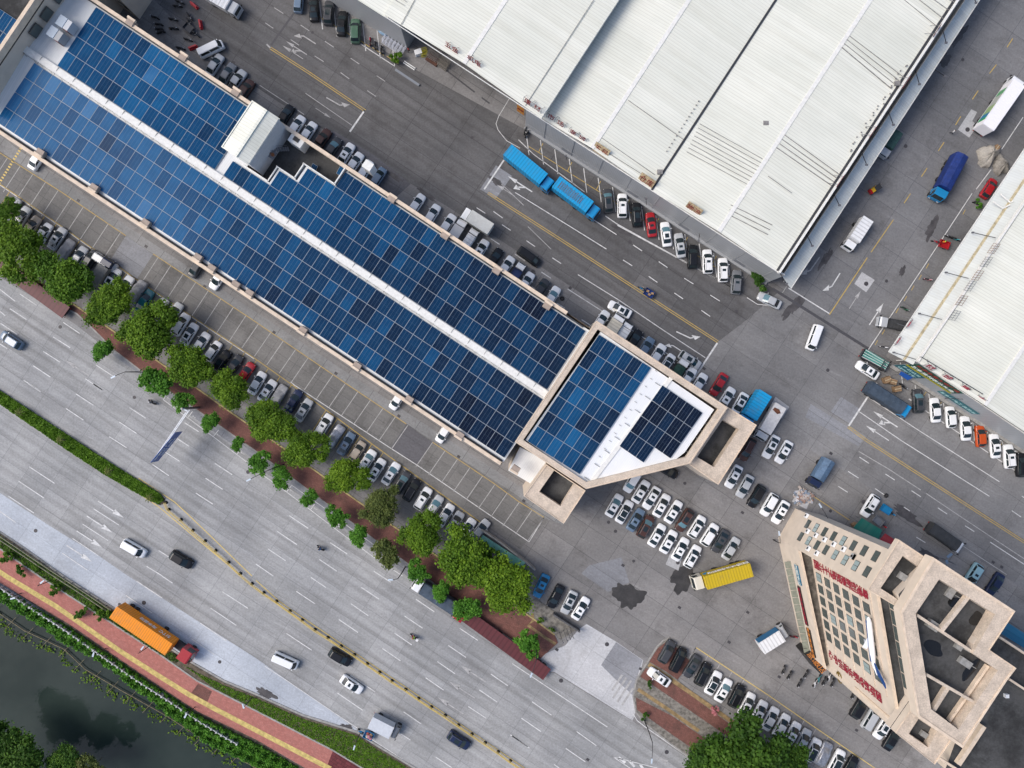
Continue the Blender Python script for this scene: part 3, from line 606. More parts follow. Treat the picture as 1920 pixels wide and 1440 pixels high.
def row(desc, lst, deg, group, end='upper left'):
    for i, c in enumerate(lst):
        px, py, t, col = c[:4]; feat = c[4] if len(c) > 4 else ''; cov = c[5] if len(c) > 5 else None; a = c[6] if len(c) > 6 else deg+random.uniform(-2, 2)
        tn = {'suv':'SUV','pickup':'pickup','minivan':'minivan'}.get(t, t); f = next((FN[x] for x in feat if x in FN), '')
        if cov: lab = f"{'silver foil' if cov=='foil' else 'grey cloth'} covered car, {ordw(i+1)} from {end} in {desc}"
        else: lab = f"{col} {tn} {f+', ' if f else ', '}{ordw(i+1)} from {end} in {desc}".replace(' ,', ',')
        car(px, py, t, col, a, lab, feat, group, cov)
row('row under verge trees', [(21,392,'sedan','silver',''),(40,408,'sedan','silver','s'),(58,426,'sedan','beige'),(82,437,'hatchback','white',''),(107,447,'sedan','silver','s'),(122,470,'sedan','grey','','cloth'),(147,483,'sedan','silver'),(168,487,'hatchback','dark grey'),
 (209,524,'sedan','white','p'),(233,538,'sedan','white'),(256,548,'minivan','grey','','cloth'),(271,564,'sedan','teal'),(298,580,'sedan','silver'),(325,588,'sedan','silver'),(338,608,'suv','white','n'),(354,627,'sedan','white','p'),(376,644,'sedan','white'),(399,658,'hatchback','white'),(415,677,'suv','black','p'),(438,686,'sedan','dark grey'),(460,700,'sedan','red'),
 (482,718,'sedan','white'),(501,733,'sedan','white','s'),(521,743,'sedan','grey','','cloth'),(550,752,'sedan','dark blue'),(569,769,'sedan','silver','s'),(607,797,'suv','white','s'),(628,818,'sedan','grey','','foil'),(649,832,'sedan','steel blue','s'),(670,846,'hatchback','beige'),(688,864,'suv','white','gs'),(706,881,'sedan','white','s'),(733,888,'sedan','white','gs'),(753,905,'suv','dark grey','gp'),(772,919,'suv','black','r'),(793,935,'suv','white','s'),(814,950,'sedan','silver','g'),(835,966,'sedan','white'),(853,980,'suv','silver','p'),(875,993,'sedan','white'),(900,994,'sedan','silver','',None,-50)], -57, 'cars parked under the verge trees')
row('row behind the solar building', [(402,122,'sedan','silver'),(425,139,'sedan','grey'),(443,152,'pickup','silver'),(459,169,'suv','brown','n'),(534,217,'sedan','black'),(555,237,'sedan','white'),(577,249,'sedan','white'),(602,263,'pickup','brown'),(623,278,'sedan','dark grey','g'),(648,289,'sedan','white','s'),(664,306,'sedan','white'),(683,321,'sedan','white'),(709,332,'hatchback','steel blue'),
 (780,384,'sedan','white'),(809,404,'sedan','white'),(838,422,'sedan','white'),(900,470,'sedan','white','s'),(926,486,'sedan','black'),(948,501,'sedan','white'),(985,531,'sedan','white'),(1013,543,'suv','dark grey','n'),(1034,558,'sedan','white','g'),
 (1126,603,'sedan','white'),(1188,639,'sedan','black'),(1210,653,'sedan','steel blue'),(1232,666,'sedan','white'),(1251,682,'hatchback','white','k'),(1289,709,'sedan','white'),(1310,721,'sedan','white')], -57, 'cars parked behind the solar building')
row('row below the big warehouse', [(1140,376,'suv','dark grey','gp',None,-95),(1167,385,'suv','white','s',None,-90),(1194,402,'suv','black','p',None,-94),(1221,421,'sedan','red','s',None,-97),(1249,439,'sedan','white','gp',None,-97),(1275,460,'sedan','silver','s',None,-98),(1299,481,'suv','black','n',None,-90),(1327,490,'suv','white','s',None,-92),(1356,506,'suv','white','s',None,-91),(1381,529,'suv','grey','s',None,-86)], -92, 'cars in the slanted row below the big warehouse', 'left')
row('row by the top edge', [(560,3,'hatchback','steel blue','',None,-84),(588,16,'sedan','black','p',None,-92),(616,23,'suv','dark grey','p',None,-86),(641,43,'sedan','black','',None,-84),(666,57,'suv','green','n',None,-90)], -88, 'cars in the slanted row by the top edge', 'left')
row('row below the green signboard', [(1722,752,'suv','dark grey','gp',None,-93),(1754,769,'sedan','white','',None,-95),(1783,782,'hatchback','white','',None,-95),(1811,803,'sedan','white','',None,-94),(1839,818,'hatchback','orange','',None,-94),(1866,836,'sedan','white','s',None,-96),(1893,856,'suv','white','s',None,-95),(1917,872,'suv','black','n',None,-90)], -94, 'cars in the slanted row below the green signboard', 'left')
row('back row of the yard', [(1186,903,'suv','white','gn',None,122),(1202,922,'sedan','white','s'),(1222,934,'sedan','white','s',None,122),(1241,948,'sedan','white','s'),(1263,960,'sedan','white','s'),(1284,976,'suv','brown','gp',None,122),(1307,988,'suv','white','p'),(1331,1003,'suv','white','n'),(1351,1015,'sedan','dark grey','s',None,120),(1371,1029,'sedan','silver')], -59, 'cars in the back row of the yard', 'left')
row('front row of the yard', [(1152,948,'sedan','white','gs'),(1171,960,'sedan','white','k'),(1192,975,'sedan','steel blue','s'),(1211,988,'suv','brown','gp'),(1232,1004,'sedan','white','s'),(1254,1016,'sedan','white','s'),(1276,1030,'sedan','white','s'),(1299,1044,'suv','white','p')], -59, 'cars in the front row of the yard', 'left')
row('row beside the corner frame', [(1402,843,'suv','brown','r',None,118),(1446,838,'sedan','white','p',None,118),(1470,848,'sedan','white','s',None,120),(1376,894,'sedan','white','s',None,119),(1397,912,'sedan','silver','',None,119),(1419,931,'suv','black','n',None,121),(1443,947,'suv','white','n',None,120),(1464,961,'sedan','white','s',None,120)], 120, 'cars between the corner frame and the tower', 'top')
row('bay row by brick island', [(1251,1223,'suv','dark grey','n'),(1272,1238,'minivan','black'),(1298,1250,'sedan','dark grey','s',None,122),(1319,1265,'suv','black','r'),(1338,1281,'sedan','white','k'),(1357,1295,'sedan','white','gs'),(1382,1306,'suv','black','r'),(1401,1321,'sedan','white','p'),(1424,1336,'sedan','white','s'),(1445,1348,'sedan','white'),(1466,1361,'sedan','white'),(1486,1376,'sedan','white'),(1506,1389,'sedan','silver'),(1525,1407,'suv','white','k',None,-62),(1545,1414,'suv','grey','','foil'),(1570,1428,'suv','white','k'),(1594,1440,'sedan','black')], -62, 'cars in the bays by the brick island')
row('short row by the entrance', [(1015,1099,'sedan','blue','s',None,115),(1042,1119,'sedan','black','',None,118),(1067,1130,'sedan','silver','p',None,116),(1089,1141,'sedan','white','s')], -60, 'cars in the short row by the entrance', 'left')
row('row at tower foot', [(1612,1327,'suv','black','n'),(1634,1347,'minivan','silver'),(1656,1366,'suv','white','p',None,122),(1673,1386,'sedan','black')], -58, 'cars at the foot of the tower', 'left')
for a in [(70,297,'sedan','white',-57,'white sedan mostly hidden under the solar building edge, far left'),(370,499,'sedan','dark grey',-57,'dark grey sedan half hidden below a beige parapet post'),(409,522,'sedan','white',123,'white sedan peeking from under the parapet left of centre'),
 (745,750,'hatchback','white',123,'white hatchback peeking out beside the second-last parapet post'),(832,812,'hatchback','white',123,'white hatchback peeking out nearest the white lean-to roof'),
 (1250,881,'sedan','black',30,'black sedan peeking out from under the slanted roof edge'),
 (20,638,'suv','steel blue',213,'steel blue SUV with white roof driving on the far left carriageway','n'),
 (250,1029,'minivan','white',30,'white minivan driving past the four white lane arrows'),(339,1050,'suv','black',31,'black SUV driving just ahead of the white minivan','n'),
 (535,1240,'van','white',24,'white van with dark side windows on the highway'),(637,1233,'suv','black',31,'black SUV with red tail lights beside the yellow median rail','n'),(659,1284,'sedan','white',34,'white sedan with sunroof driving behind the grey box lorry','s'),(860,1389,'suv','dark blue',33,'dark navy SUV at the lower edge beside the yellow rail','p'),
 (395,91,'van','white',-26,'white panel van near the scattered motorbikes, top left'),(992,481,'minivan','black',36,'black minivan driving between the solar building and yellow lines'),
 (1162,580,'sedan','white',208,'white sedan with dark glass roof driving beside solar end block','p'),(1294,675,'suv','silver',33,'silver SUV with dark sunroof waiting at the stop line','p'),(1348,721,'sedan','red',122,'red sedan driving away past the stop line'),
 (1362,747,'sedan','white',-57,'white sedan with sunroof tucked above the corner frame','s'),(1387,758,'sedan','white',120,'white sedan with long dark sunroof beside blue-roofed lorry','p'),
 (1443,563,'sedan','silver',206,'silver sedan beside the round green bush','g'),(1527,633,'van','white',110,'white van driving down the junction past the drain channel'),(1627,694,'sedan','white',213,'white sedan beside the cart of green pipes','s'),
 (1236,1270,'sedan','white',214,'white sedan parked crosswise on the red paved island','s'),(1632,949,'suv','white',122,'white SUV beside the blue cargo tricycle and green awning','s'),
 (1826,1078,'suv','pale blue',123,'pale blue SUV beside the tower at the right edge','ns'),(1866,1096,'sedan','dark blue',123,'dark blue sedan right of the pale blue SUV'),
 (196,491,'minivan','silver',33,'silver minivan parked crosswise in front of the tree row','n'),(1855,353,'hatchback','red',-57,'red car half hidden under the right warehouse canopy')]:
    car(*a[:4], a[4], a[5], a[6] if len(a) > 6 else '')
# ---------------------------------------------------------------- lorries
def cabm(w, l, h, colour, z0=.55):
    def f():
        mb = MB(); x1 = l
        prof = [(0,z0),(x1,z0),(x1,z0+.75),(x1-.05,z0+.95),(x1-.32,h-.15),(x1-.55,h),(.08,h),(0,h-.1)]
        vs = [(x,-w/2,z) for x, z in prof]+[(x,w/2,z) for x, z in prof]; n = len(prof)
        mb.add(vs, [tuple(range(n)), tuple(range(n,2*n))[::-1]]+[(i,n+i,n+(i+1)%n,(i+1)%n) for i in range(n)])
        return mb.mesh('cab', paint_of(colour))
    return cached(('cab',w,l,h,colour), f)
def lorry(px, py, deg, label, L, w, cabl, cabc, cargo, cc, h=3.2, cabh=2.5, name='lorry', cat='lorry', zdeck=.95, slope=.0, text=None, group=None, zv=None, gap=.18):
    """px,py: middle of the vehicle seen from above; cargo: box, tarp, container, open, flat"""
    p = W(px, py, h*.85 if zv is None else zv); p.z = .02
    root = thing(name, label, cat, p, -math.radians(deg), group)
    x0, x1 = -L/2, L/2; xc = x1-cabl
    cb = add_at('cab', cabm(w*.96, cabl, cabh, cabc), root, (xc, 0, 0))
    ws = MB(); hw = w*.42; ws.face([(cabl-.035,-hw,1.55),(cabl-.035,hw,1.55),(cabl-.295,hw*.95,cabh-.2),(cabl-.295,-hw*.95,cabh-.2)]); o = ws.build('windscreen', GLASS, cb)
    for s in (-1, 1):
        sw = MB(); sw.face([(cabl*.35,s*(w*.48+.012),1.5),(cabl-.2,s*(w*.48+.012),1.5),(cabl-.42,s*(w*.48+.012),cabh-.25),(cabl*.35,s*(w*.48+.012),cabh-.25)][::s]); sw.build('side_window', GLASS, cb)
        add_at('wing_mirror', cached('lmir', lambda: MB().box(-.06,.06,-.12,.12,-.25,.25).mesh('wing_mirror', DARK)), root, (x1-.1, s*(w/2+.18), 1.9))
        add_at('headlight', cached('lhead', lambda: MB().box(-.05,.05,-.18,.18,-.1,.1).mesh('headlight', LAMPW)), root, (x1+.0, s*w*.36, .8))
    MB().box(x0+.1, x1-.3, -w*.3, w*.3, .5, zdeck-.02).build('chassis', DARK, root)
    b0, b1 = x0, xc-gap
    cm = cc if not isinstance(cc, str) else (paint_of(cc) if cc in PAINT else M[cc])
    if cargo == 'box' or cargo == 'container':
        mb = MB(); mb.box(b0, b1, -w/2, w/2, zdeck, h)
        n = int((b1-b0)/(.42 if cargo == 'box' else .3))
        for i in range(n):
            x = b0+(i+.5)*(b1-b0)/n; d = .07
            mb.box(x-d, x+d, -w/2-.035, w/2+.035, zdeck+.1, h-.12)
            mb.box(x-d, x+d, -w/2+.1, w/2-.1, h, h+.03)
        for s in (-1, 1): mb.box(b0-.02, b1+.02, s*w/2-.06, s*w/2+.06, h-.1, h+.02)
        mb.box(b0-.03, b0+.1, -w/2, w/2, h-.1, h+.021)
        mb.build('container' if cargo == 'container' else 'cargo_box', cm, root)
        dm = MB()
        for s in (-1, 1): dm.box(b0-.05, b0-.01, s*.03 if s > 0 else -w/2+.08, w/2-.08 if s > 0 else -.03, zdeck+.1, h-.15)
        dm.build('rear_doors', cm, root)
    elif cargo == 'tarp':
        mb = MB(); n = 22; R = []
        for i in range(n+1):
            x = b0+(b1-b0)*i/n; sag = .035*abs(math.sin(i*math.pi/(n/6)))
            R.append([(x,-w/2-.02,zdeck+.15),(x,-w/2,h-.32-sag*.5),(x,-w/2+.18,h-.12-sag),(x,0,h+slope-sag),(x,w/2-.18,h-.12-sag),(x,w/2,h-.32-sag*.5),(x,w/2+.02,zdeck+.15)])
        vs = [q for r in R for q in r]
        mb.add(vs, [(i*7+k,i*7+k+1,(i+1)*7+k+1,(i+1)*7+k) for i in range(n) for k in range(6)], 0, False)
        mb.add(R[0], [tuple(range(7))]); mb.add(R[-1], [tuple(range(7))[::-1]])
        mb.build('tarpaulin', cm, root); MB().box(b0,b1,-w/2,w/2,zdeck-.1,zdeck+.2).build('load_bed', DARK, root)
    elif cargo == 'open':
        mb = MB(); mb.box(b0,b1,-w/2,w/2,zdeck-.15,zdeck)
        for s in (-1,1): mb.box(b0,b1,s*w/2-.03,s*w/2+.03,zdeck,zdeck+.5)
        mb.box(b0,b0+.05,-w/2+.03,w/2-.03,zdeck,zdeck+.5); mb.box(b1-.05,b1,-w/2+.03,w/2-.03,zdeck,zdeck+.9)
        mb.build('load_bed', cm, root)
    elif cargo == 'flat':
        MB().box(b0,b1,-w/2,w/2,zdeck-.18,zdeck).build('deck', cm, root)
    wm = cached('lwheel', lambda: MB().tube([(0,-.14,0),(0,.14,0)], .46, 14).mesh('wheel', TYRE))
    for x in ([x1-cabl*.45, x0+L*.2] if L < 8 else [x1-cabl*.45, x0+1.4, x0+2.6, x0+L*.55][:4]):
        for s in (-1, 1): add_at('wheel', wm, root, (x, s*(w/2-.16), .46))
    for s in (-1, 1): add_at('tail_light', cached('ltail', lambda: MB().box(-.03,.03,-.14,.14,-.07,.07).mesh('tail_light', LAMPR)), root, (x0-.04, s*w*.38, .75))
    return root
def text_mesh(s, size, depth=.02, m=None, bold=0):
    cu = bpy.data.curves.new('lettering', 'FONT'); cu.body = s; cu.size = size; cu.extrude = depth; cu.align_x = 'CENTER'; cu.align_y = 'CENTER'; cu.resolution_u = 2; cu.offset = bold
    o = bpy.data.objects.new('lettering', cu); SC.collection.objects.link(o); bpy.context.view_layer.update()
    me = bpy.data.meshes.new_from_object(o.evaluated_get(bpy.context.evaluated_depsgraph_get()))
    bpy.data.objects.remove(o); bpy.data.curves.remove(cu)
    me.materials.clear()
    if m: me.materials.append(m)
    return me
def lettering(s, size, m, parent, loc, xdir, up, name='lettering', bold=0):
    me = text_mesh(s, size, .03, m, bold); x = Vector(xdir).normalized(); z = Vector(up).normalized(); y = x.cross(z)
    # glyph x -> x, glyph y -> up, glyph z -> outward normal
    n = x.cross(z)
    R = Matrix((x, z, n)).transposed().to_4x4(); R.translation = Vector(loc); me.transform(R)
    return inst(name, me, parent)
WPAINT = mat('white_lettering', (.8,.8,.8), .6)

def veh_sheet(name, c, pitch=.5, dirt=(.2,.17,.13)):
    m, nt, b = newmat(name); L = nt.links; tc = node(nt, 'ShaderNodeTexCoord'); sp = node(nt, 'ShaderNodeSeparateXYZ'); L.new(tc.outputs['Object'], sp.inputs[0])
    w_ = node(nt, 'ShaderNodeMath', operation='PINGPONG'); w_.inputs[1].default_value = pitch/2; L.new(sp.outputs[0], w_.inputs[0])
    r = node(nt, 'ShaderNodeMapRange'); r.inputs[1].default_value = pitch*.10; r.inputs[2].default_value = pitch*.22; r.inputs[3].default_value = .5; r.inputs[4].default_value = 0; L.new(w_.outputs[0], r.inputs[0])
    x = mixc(nt, c, tuple(v*.55 for v in c), r.outputs[0]); g = node(nt, 'ShaderNodeNewGeometry').outputs['Position']
    f = noise(nt, g, .9, 6, .7, .5, .8); a = node(nt, 'ShaderNodeMath', operation='MULTIPLY'); a.inputs[1].default_value = .4; L.new(f, a.inputs[0]); x = mixc(nt, x, dirt, a.outputs[0])
    f2 = noise(nt, g, .25, 3, .5, .4, .65); x = mixc(nt, x, tuple(min(1, v*1.12+.015) for v in c), f2, 'MIX') if False else x
    L.new(x, b.inputs['Base Color']); b.inputs['Roughness'].default_value = .5; b.inputs['Specular IOR Level'].default_value = .3; return m
M['maroon'] = veh_sheet('maroon_deck', (.12,.034,.038), .95, (.045,.03,.03))
OR = veh_sheet('orange_container_steel', (.86,.29,.010), .46); YEL = veh_sheet('yellow_container_steel', (.56,.41,.02), .55)
CYAN = veh_sheet('bright_blue_sheet', (.012,.33,.64), .6); GBT = mat('weathered_blue_tarp', (.10,.17,.27), .7, var=.2, scale=1)
NAVY = mat('navy_tarp', (.008,.03,.17), .6, var=.2, scale=.8); SLATE = mat('slate_tarp', (.05,.075,.11), .7, var=.2, scale=1); CHAR = mat('charcoal_tarp', (.045,.047,.05), .75, var=.2, scale=1)
DKGR = mat('green_tarp', (.04,.10,.085), .7, var=.2, scale=1); WSH = veh_sheet('white_sheet_roof', (.76,.77,.78), .7, (.45,.42,.38)); CRM = veh_sheet('cream_sheet', (.62,.58,.49), .6)
# orange container lorry on the highway
t = lorry(288,1191,34,'orange container lorry with dark red tractor parked beside the brick path',17.2,2.5,2.6,'red','container',OR,4.15,3.1,name="container_lorry",zdeck=1.25,zv=3.0,gap=1.8)
lettering('SITC', 1.25, WPAINT, t, (1.6,1.30,2.75), (-1,0,0), (0,0,1)); lettering('海丰国际', .95, WPAINT, t, (-2.2,1.30,2.75), (-1,0,0), (0,0,1))
t = lorry(1355,1083,164,'yellow container lorry with cream cab beside the wet patch',11.3,2.5,2.0,'cream','container',YEL,4.0,2.9,name='container_lorry',zdeck=1.1,zv=3.6)
lettering('物流供应链配送', .95, WPAINT, t, (-.9,-1.30,2.7), (1,0,0), (0,0,1)); lettering('联运', 1.2, WPAINT, t, (-4.6,-1.30,2.7), (1,0,0), (0,0,1))
mb = MB(); mb.add([(2.2,-1.30,1.6),(3.4,-1.30,2.3),(2.9,-1.30,3.2),(2.6,-1.30,2.4)], [(0,1,2,3)]); mb.build('side_emblem', CYAN, t)
lorry(993,316,39,'bright blue box lorry, left of the two beside the warehouse bays',11.0,2.5,1.9,'bright blue','box',CYAN,3.6,2.7)
t = lorry(1082,372,37,'bright blue lorry with rusty striped roof, right of the two',10.2,2.5,1.9,'bright blue','box',CYAN,3.6,2.7)
RUST = mat('rust', (.16,.06,.03), .9, var=.4, scale=2.5); mb = MB()
for i in range(13): mb.box(-4.2+.42*i, -4.05+.42*i, -.75, .75+.1*math.sin(i*3), 3.632, 3.64)
mb.build('rust_stripes', RUST, t)
lorry(893,413,213,'white box lorry with ribbed roof driving past the solar building',6.6,2.3,1.5,'white','box',mat('pale_grey_box',(.56,.57,.55),.55,var=.06),3.2,2.5)
t = lorry(1783,330,118,'navy tarpaulin lorry driving on the right road',9.2,2.5,1.8,'blue','tarp',NAVY,3.5,2.8,slope=.12)
t = lorry(1886,190,-55,'long white lorry with colourful side panels, top right corner',12.2,2.5,1.6,'white','box',mat('white_lorry_roof',(.82,.81,.83),.5),4.0,2.9,zv=3.8)
for i, (c, x0, x1) in enumerate([((.02,.30,.10),-4.9,-4.2),((.01,.18,.34),-4.2,-3.2),((.30,.42,.20),-3.2,-1.2),((.42,.44,.40),-1.2,1.2),((.12,.35,.16),1.2,2.6)]):
    MB().box(x0,x1,1.26,1.30,1.3,3.5).build('side_panel', mat('panel_colour_%d' % i, c, .5), t)
lorry(1671,269,123,'small green tarpaulin lorry with silver cab beside the warehouse canopy',5.3,1.9,1.6,'silver','tarp',DKGR,2.5,1.9,name='small_lorry')
lorry(1609,438,123,'white box lorry driving down the right road',6.6,2.1,1.6,'white','box',WSH,2.9,2.2)
lorry(1669,750,33,'long slate tarpaulin lorry with bright blue cab below the junction',9.6,2.4,1.5,'bright blue','tarp',SLATE,3.3,2.6)
t = lorry(1541,888,121,'small lorry with weathered blue gabled cover',6.0,2.3,1.5,'dark blue','tarp',GBT,3.0,2.3,name='small_lorry',slope=.3)
lorry(1776,1010,35,'charcoal tarpaulin lorry with white cab near the tower',7.6,2.2,1.0,'white','tarp',CHAR,2.8,2.2)
lorry(721,1366,27,'grey box lorry with white ribbed roof beside the loaded tricycle',5.9,2.3,1.2,'grey','box',mat('ribbed_pale_roof',(.55,.58,.62),.5,var=.05),3.1,2.3)
t = lorry(1416,766,122,'bright blue gabled box lorry above the corner frame',7.0,2.6,1.4,'bright blue','box',CYAN,3.6,2.5)
t = lorry(1444,792,121,'white flatbed lorry with rusty ribbed roof and silver cab',7.6,2.3,1.5,'silver','box',mat('rusty_white_roof',(.62,.61,.60),.6,var=.1),2.6,2.3)
mb = MB(); mb.add([(-2.9,-.9,2.64),(-2.3,-1.0,2.64),(-2.0,.2,2.64),(-2.5,.7,2.64),(-3.0,.1,2.64)], [(0,1,2,3,4)]); mb.build('rust_stain', RUST, t)
t = lorry(1452,1199,-32,'white box lorry with blue side beside the tower steps',6.2,2.3,1.3,'silver','box',WSH,3.2,2.3); MB().box(-3.0,1.6,1.19,1.22,1.1,3.0).build('side_panel', mat('blue_side', (.02,.12,.25), .5), t)
lorry(815,1118,213,'white cab lorry with slate tarpaulin parked by the verge',9.8,2.5,1.8,'white','tarp',SLATE,3.0,2.7,slope=.05)
lorry(940,1203,216,'orange red tractor with maroon flatbed trailer parked by the verge',22,2.6,2.2,'red','flat',M['maroon'],1.5,3.0,name='flatbed_lorry',zv=1.3,zdeck=1.3)
lorry(38,524,216,'maroon flatbed trailer lorry at the left edge',22,2.6,2.2,'red','flat',M['maroon'],1.5,3.0,name='flatbed_lorry',zv=1.3,zdeck=1.3)
lorry(188,511,-57,'dark cab lorry with grey slatted bed among the tree row',6.4,2.1,1.6,'dark blue','box',mat('slatted_grey',(.21,.21,.20),.7,var=.1),2.2,2.1,name='small_lorry')
lorry(1152,611,-57,'cream ribbed box lorry behind the solar end block',5.0,2.2,1.2,'white','box',CRM,2.9,2.2)
lorry(1169,624,-57,'small white van lorry right of the cream box lorry',4.6,1.8,1.1,'white','box',WSH,2.2,1.9,name='small_lorry')
lorry(857,432,-57,'small pickup lorry with white slatted bed behind the solar building',5.0,1.9,1.4,'white','box',mat('slatted_white',(.6,.6,.6),.6),1.9,1.8,name='small_lorry')
lorry(880,449,-57,'small white round-topped van lorry behind the solar building',4.8,1.8,1.2,'white','tarp',WSH,2.0,1.9,name='small_lorry')
lorry(968,513,-57,'small lorry with dark blue open bed behind the solar building',4.6,1.7,1.3,'white','open','deep blue',1.5,1.8,name='small_lorry')
lorry(1274,694,-57,'small lorry with dark green tarpaulin behind the end block',4.8,1.9,1.3,'white','tarp',mat('bottle_green_tarp',(.02,.07,.05),.7,var=.2),2.1,1.9,name='small_lorry')
lorry(1675,607,190,'silver pickup lorry with black covered bed under the right canopy',5.8,1.9,1.8,'silver','tarp',CHAR,1.9,1.7,name='small_lorry')
lorry(416,2,30,'pale grey lorry cut by the top edge',7,2.3,1.8,'silver','box',WSH,2.8,2.3)
t = lorry(1639,675,30,'small cart lorry loaded with long green pipes',5.6,1.8,1.0,'dark grey','open','dark grey',1.4,1.6,name='small_lorry')
PG = mat('green_pipe', (.10,.36,.30), .4); PW = mat('white_pipe', (.6,.64,.63), .4)
for i in range(11): tag(MB().tube([(-2.6,0,0),(2.6,0,0)], .07, 8).build('pipe', PG if i % 3 else PW), ('green' if i % 3 else 'white')+' pipe in the bundle on the cart lorry beside the white sedan', 'pipe', 'green pipes on the cart lorry' if i % 3 else 'white pipes on the cart lorry')
_pp = [o for o in SC.collection.objects if o.name.startswith('pipe')]
for i, o in enumerate(_pp):
    a = -math.radians(30+random.uniform(-3,3)); q = W(1641,674,1.4)+Vector((math.sin(-a),math.cos(a),0))*(.15*i-.75); o.location = (q.x, q.y, 1.52+.05*(i % 2)); o.rotation_euler = (0,0,a)
# ---------------------------------------------------------------- two- and three-wheelers and riders
def moto_meshes(c):
    bm = cached(('mb',c), lambda: (MB().tube([(-.85,0,.72),(-.4,0,.78),(0,0,.62),(.35,0,.72),(.62,0,.98)],[.10,.17,.15,.13,.09],8).box(-.1,.35,-.16,.16,.28,.5).mesh('body', mat('moto_'+c, {'black':(.02,.02,.022),'red':(.3,.01,.03),'white':(.6,.6,.62),'teal':(.03,.22,.25),'pink':(.5,.25,.28),'green':(.03,.12,.07)}[c], .3))))
    return bm, cached('mseat', lambda: MB().tube([(-.75,0,.83),(-.3,0,.86),(.05,0,.82)],[.11,.15,.10],8).mesh('seat', DARK)), cached('mbar', lambda: MB().tube([(.45,-.36,1.05),(.6,-.1,1.02),(.6,.1,1.02),(.45,.36,1.05)], .03, 6).mesh('handlebar', STEEL)), cached('mwh', lambda: MB().tube([(0,-.06,0),(0,.06,0)], .28, 12).mesh('wheel', TYRE))
def moto(px, py, deg, c, label, group=None):
    p = W(px, py, .6); p.z = .02; r = thing('motorbike', label, 'motorbike', p, -math.radians(deg), group)
    b, s, h, w = moto_meshes(c); inst('body', b, r); inst('seat', s, r); inst('handlebar', h, r); add_at('wheel', w, r, (.68,0,.28)); add_at('wheel', w, r, (-.62,0,.28)); add_at('headlight', cached('mhl', lambda: MB().ball((0,0,0),.1,0,8,4).mesh('headlight', LAMPW)), r, (.72,0,.9)); return r
gr = 'motorbikes parked beside the solar building, top left'
for i, (x, y, a) in enumerate([(290,32,200),(297,45,190),(298,54,185),(301,60,170),(324,36,10),(325,53,0),(332,11,5),(336,3,20),(355,30,55),(354,41,60),(338,90,10),(352,74,15)]):
    moto(x, y, a, 'black', 'black motorbike among those standing on the lot left of white panel van', gr)
gr = 'motorbikes parked at the foot of the tower'
for x, y, a, c in [(1470,1256,110,'black'),(1481,1266,120,'black'),(1512,1264,120,'black'),(1500,1281,118,'black'),(1546,1277,115,'black'),(1562,1280,110,'black'),(1600,1302,110,'black')]:
    moto(x, y, a, c, 'black motorbike standing at the foot of the tower', gr)
moto(1529,1281,118,'white','white motorbike amid the black ones at the foot of the tower'); moto(1536,1273,118,'teal','teal scooter amid the black motorbikes at the foot of the tower'); moto(1556,1269,115,'white','white scooter closest to the tower wall'); moto(1489,1194,8,'red','red motorbike beside the white and blue box lorry')
moto(694,77,-88,'red','maroon motorbike beside the white metal frames'); moto(703,84,-88,'black','black motorbike right of the maroon motorbike'); moto(715,92,-88,'black','black motorbike nearest the stack of white frames')
moto(1740,524,10,'pink','pink and white scooter below the right canopy'); moto(1697,579,30,'green','dark motorbike just left of the right canopy'); moto(1657,651,10,'white','white motorbike at the corner of the right canopy')
moto(1781,444,200,'black','black motorbike beside the red tricycle'); moto(1792,448,20,'teal','teal scooter half under the canopy beside the red tricycle'); moto(985,244,-70,'black','black motorbike at the warehouse corner, left one'); moto(988,250,-60,'black','black motorbike at the warehouse corner, right one')
moto(1694,826-102,40,'black','black motorbike beside the stack of brown crates'); moto(1718,736,30,'black','black motorbike beside the dark grey SUV under the signboard'); moto(1833,381,20,'black','dark motorbike beside the green potted bush')
# people: one continuous skinned body each
SKIN = mat('skin', (.42,.25,.18), .6); CL = {k: mat('cloth_'+k, v, .85) for k, v in {'dark':(.03,.03,.035),'blue':(.05,.12,.28),'red':(.4,.03,.03),'white':(.7,.7,.7),'grey':(.2,.2,.2),'orange':(.8,.18,.02),'lime':(.3,.6,.05)}.items()}
def skin_body(J, E, R, mats):
    me = bpy.data.meshes.new('person'); me.from_pydata(J, E, []); o = bpy.data.objects.new('person', me); SC.collection.objects.link(o)
    o.modifiers.new('s', 'SKIN'); sv = me.skin_vertices[0].data
    for i, r in enumerate(R): sv[i].radius = (r, r); sv[i].use_root = (i == 0)
    o.modifiers.new('b', 'SUBSURF').levels = 1; bpy.context.view_layer.update()
    m2 = bpy.data.meshes.new_from_object(o.evaluated_get(bpy.context.evaluated_depsgraph_get())); bpy.data.objects.remove(o)
    for x in mats: m2.materials.append(x)
    for p in m2.polygons:
        z = p.center.z; p.use_smooth = True; p.material_index = 0
    return m2
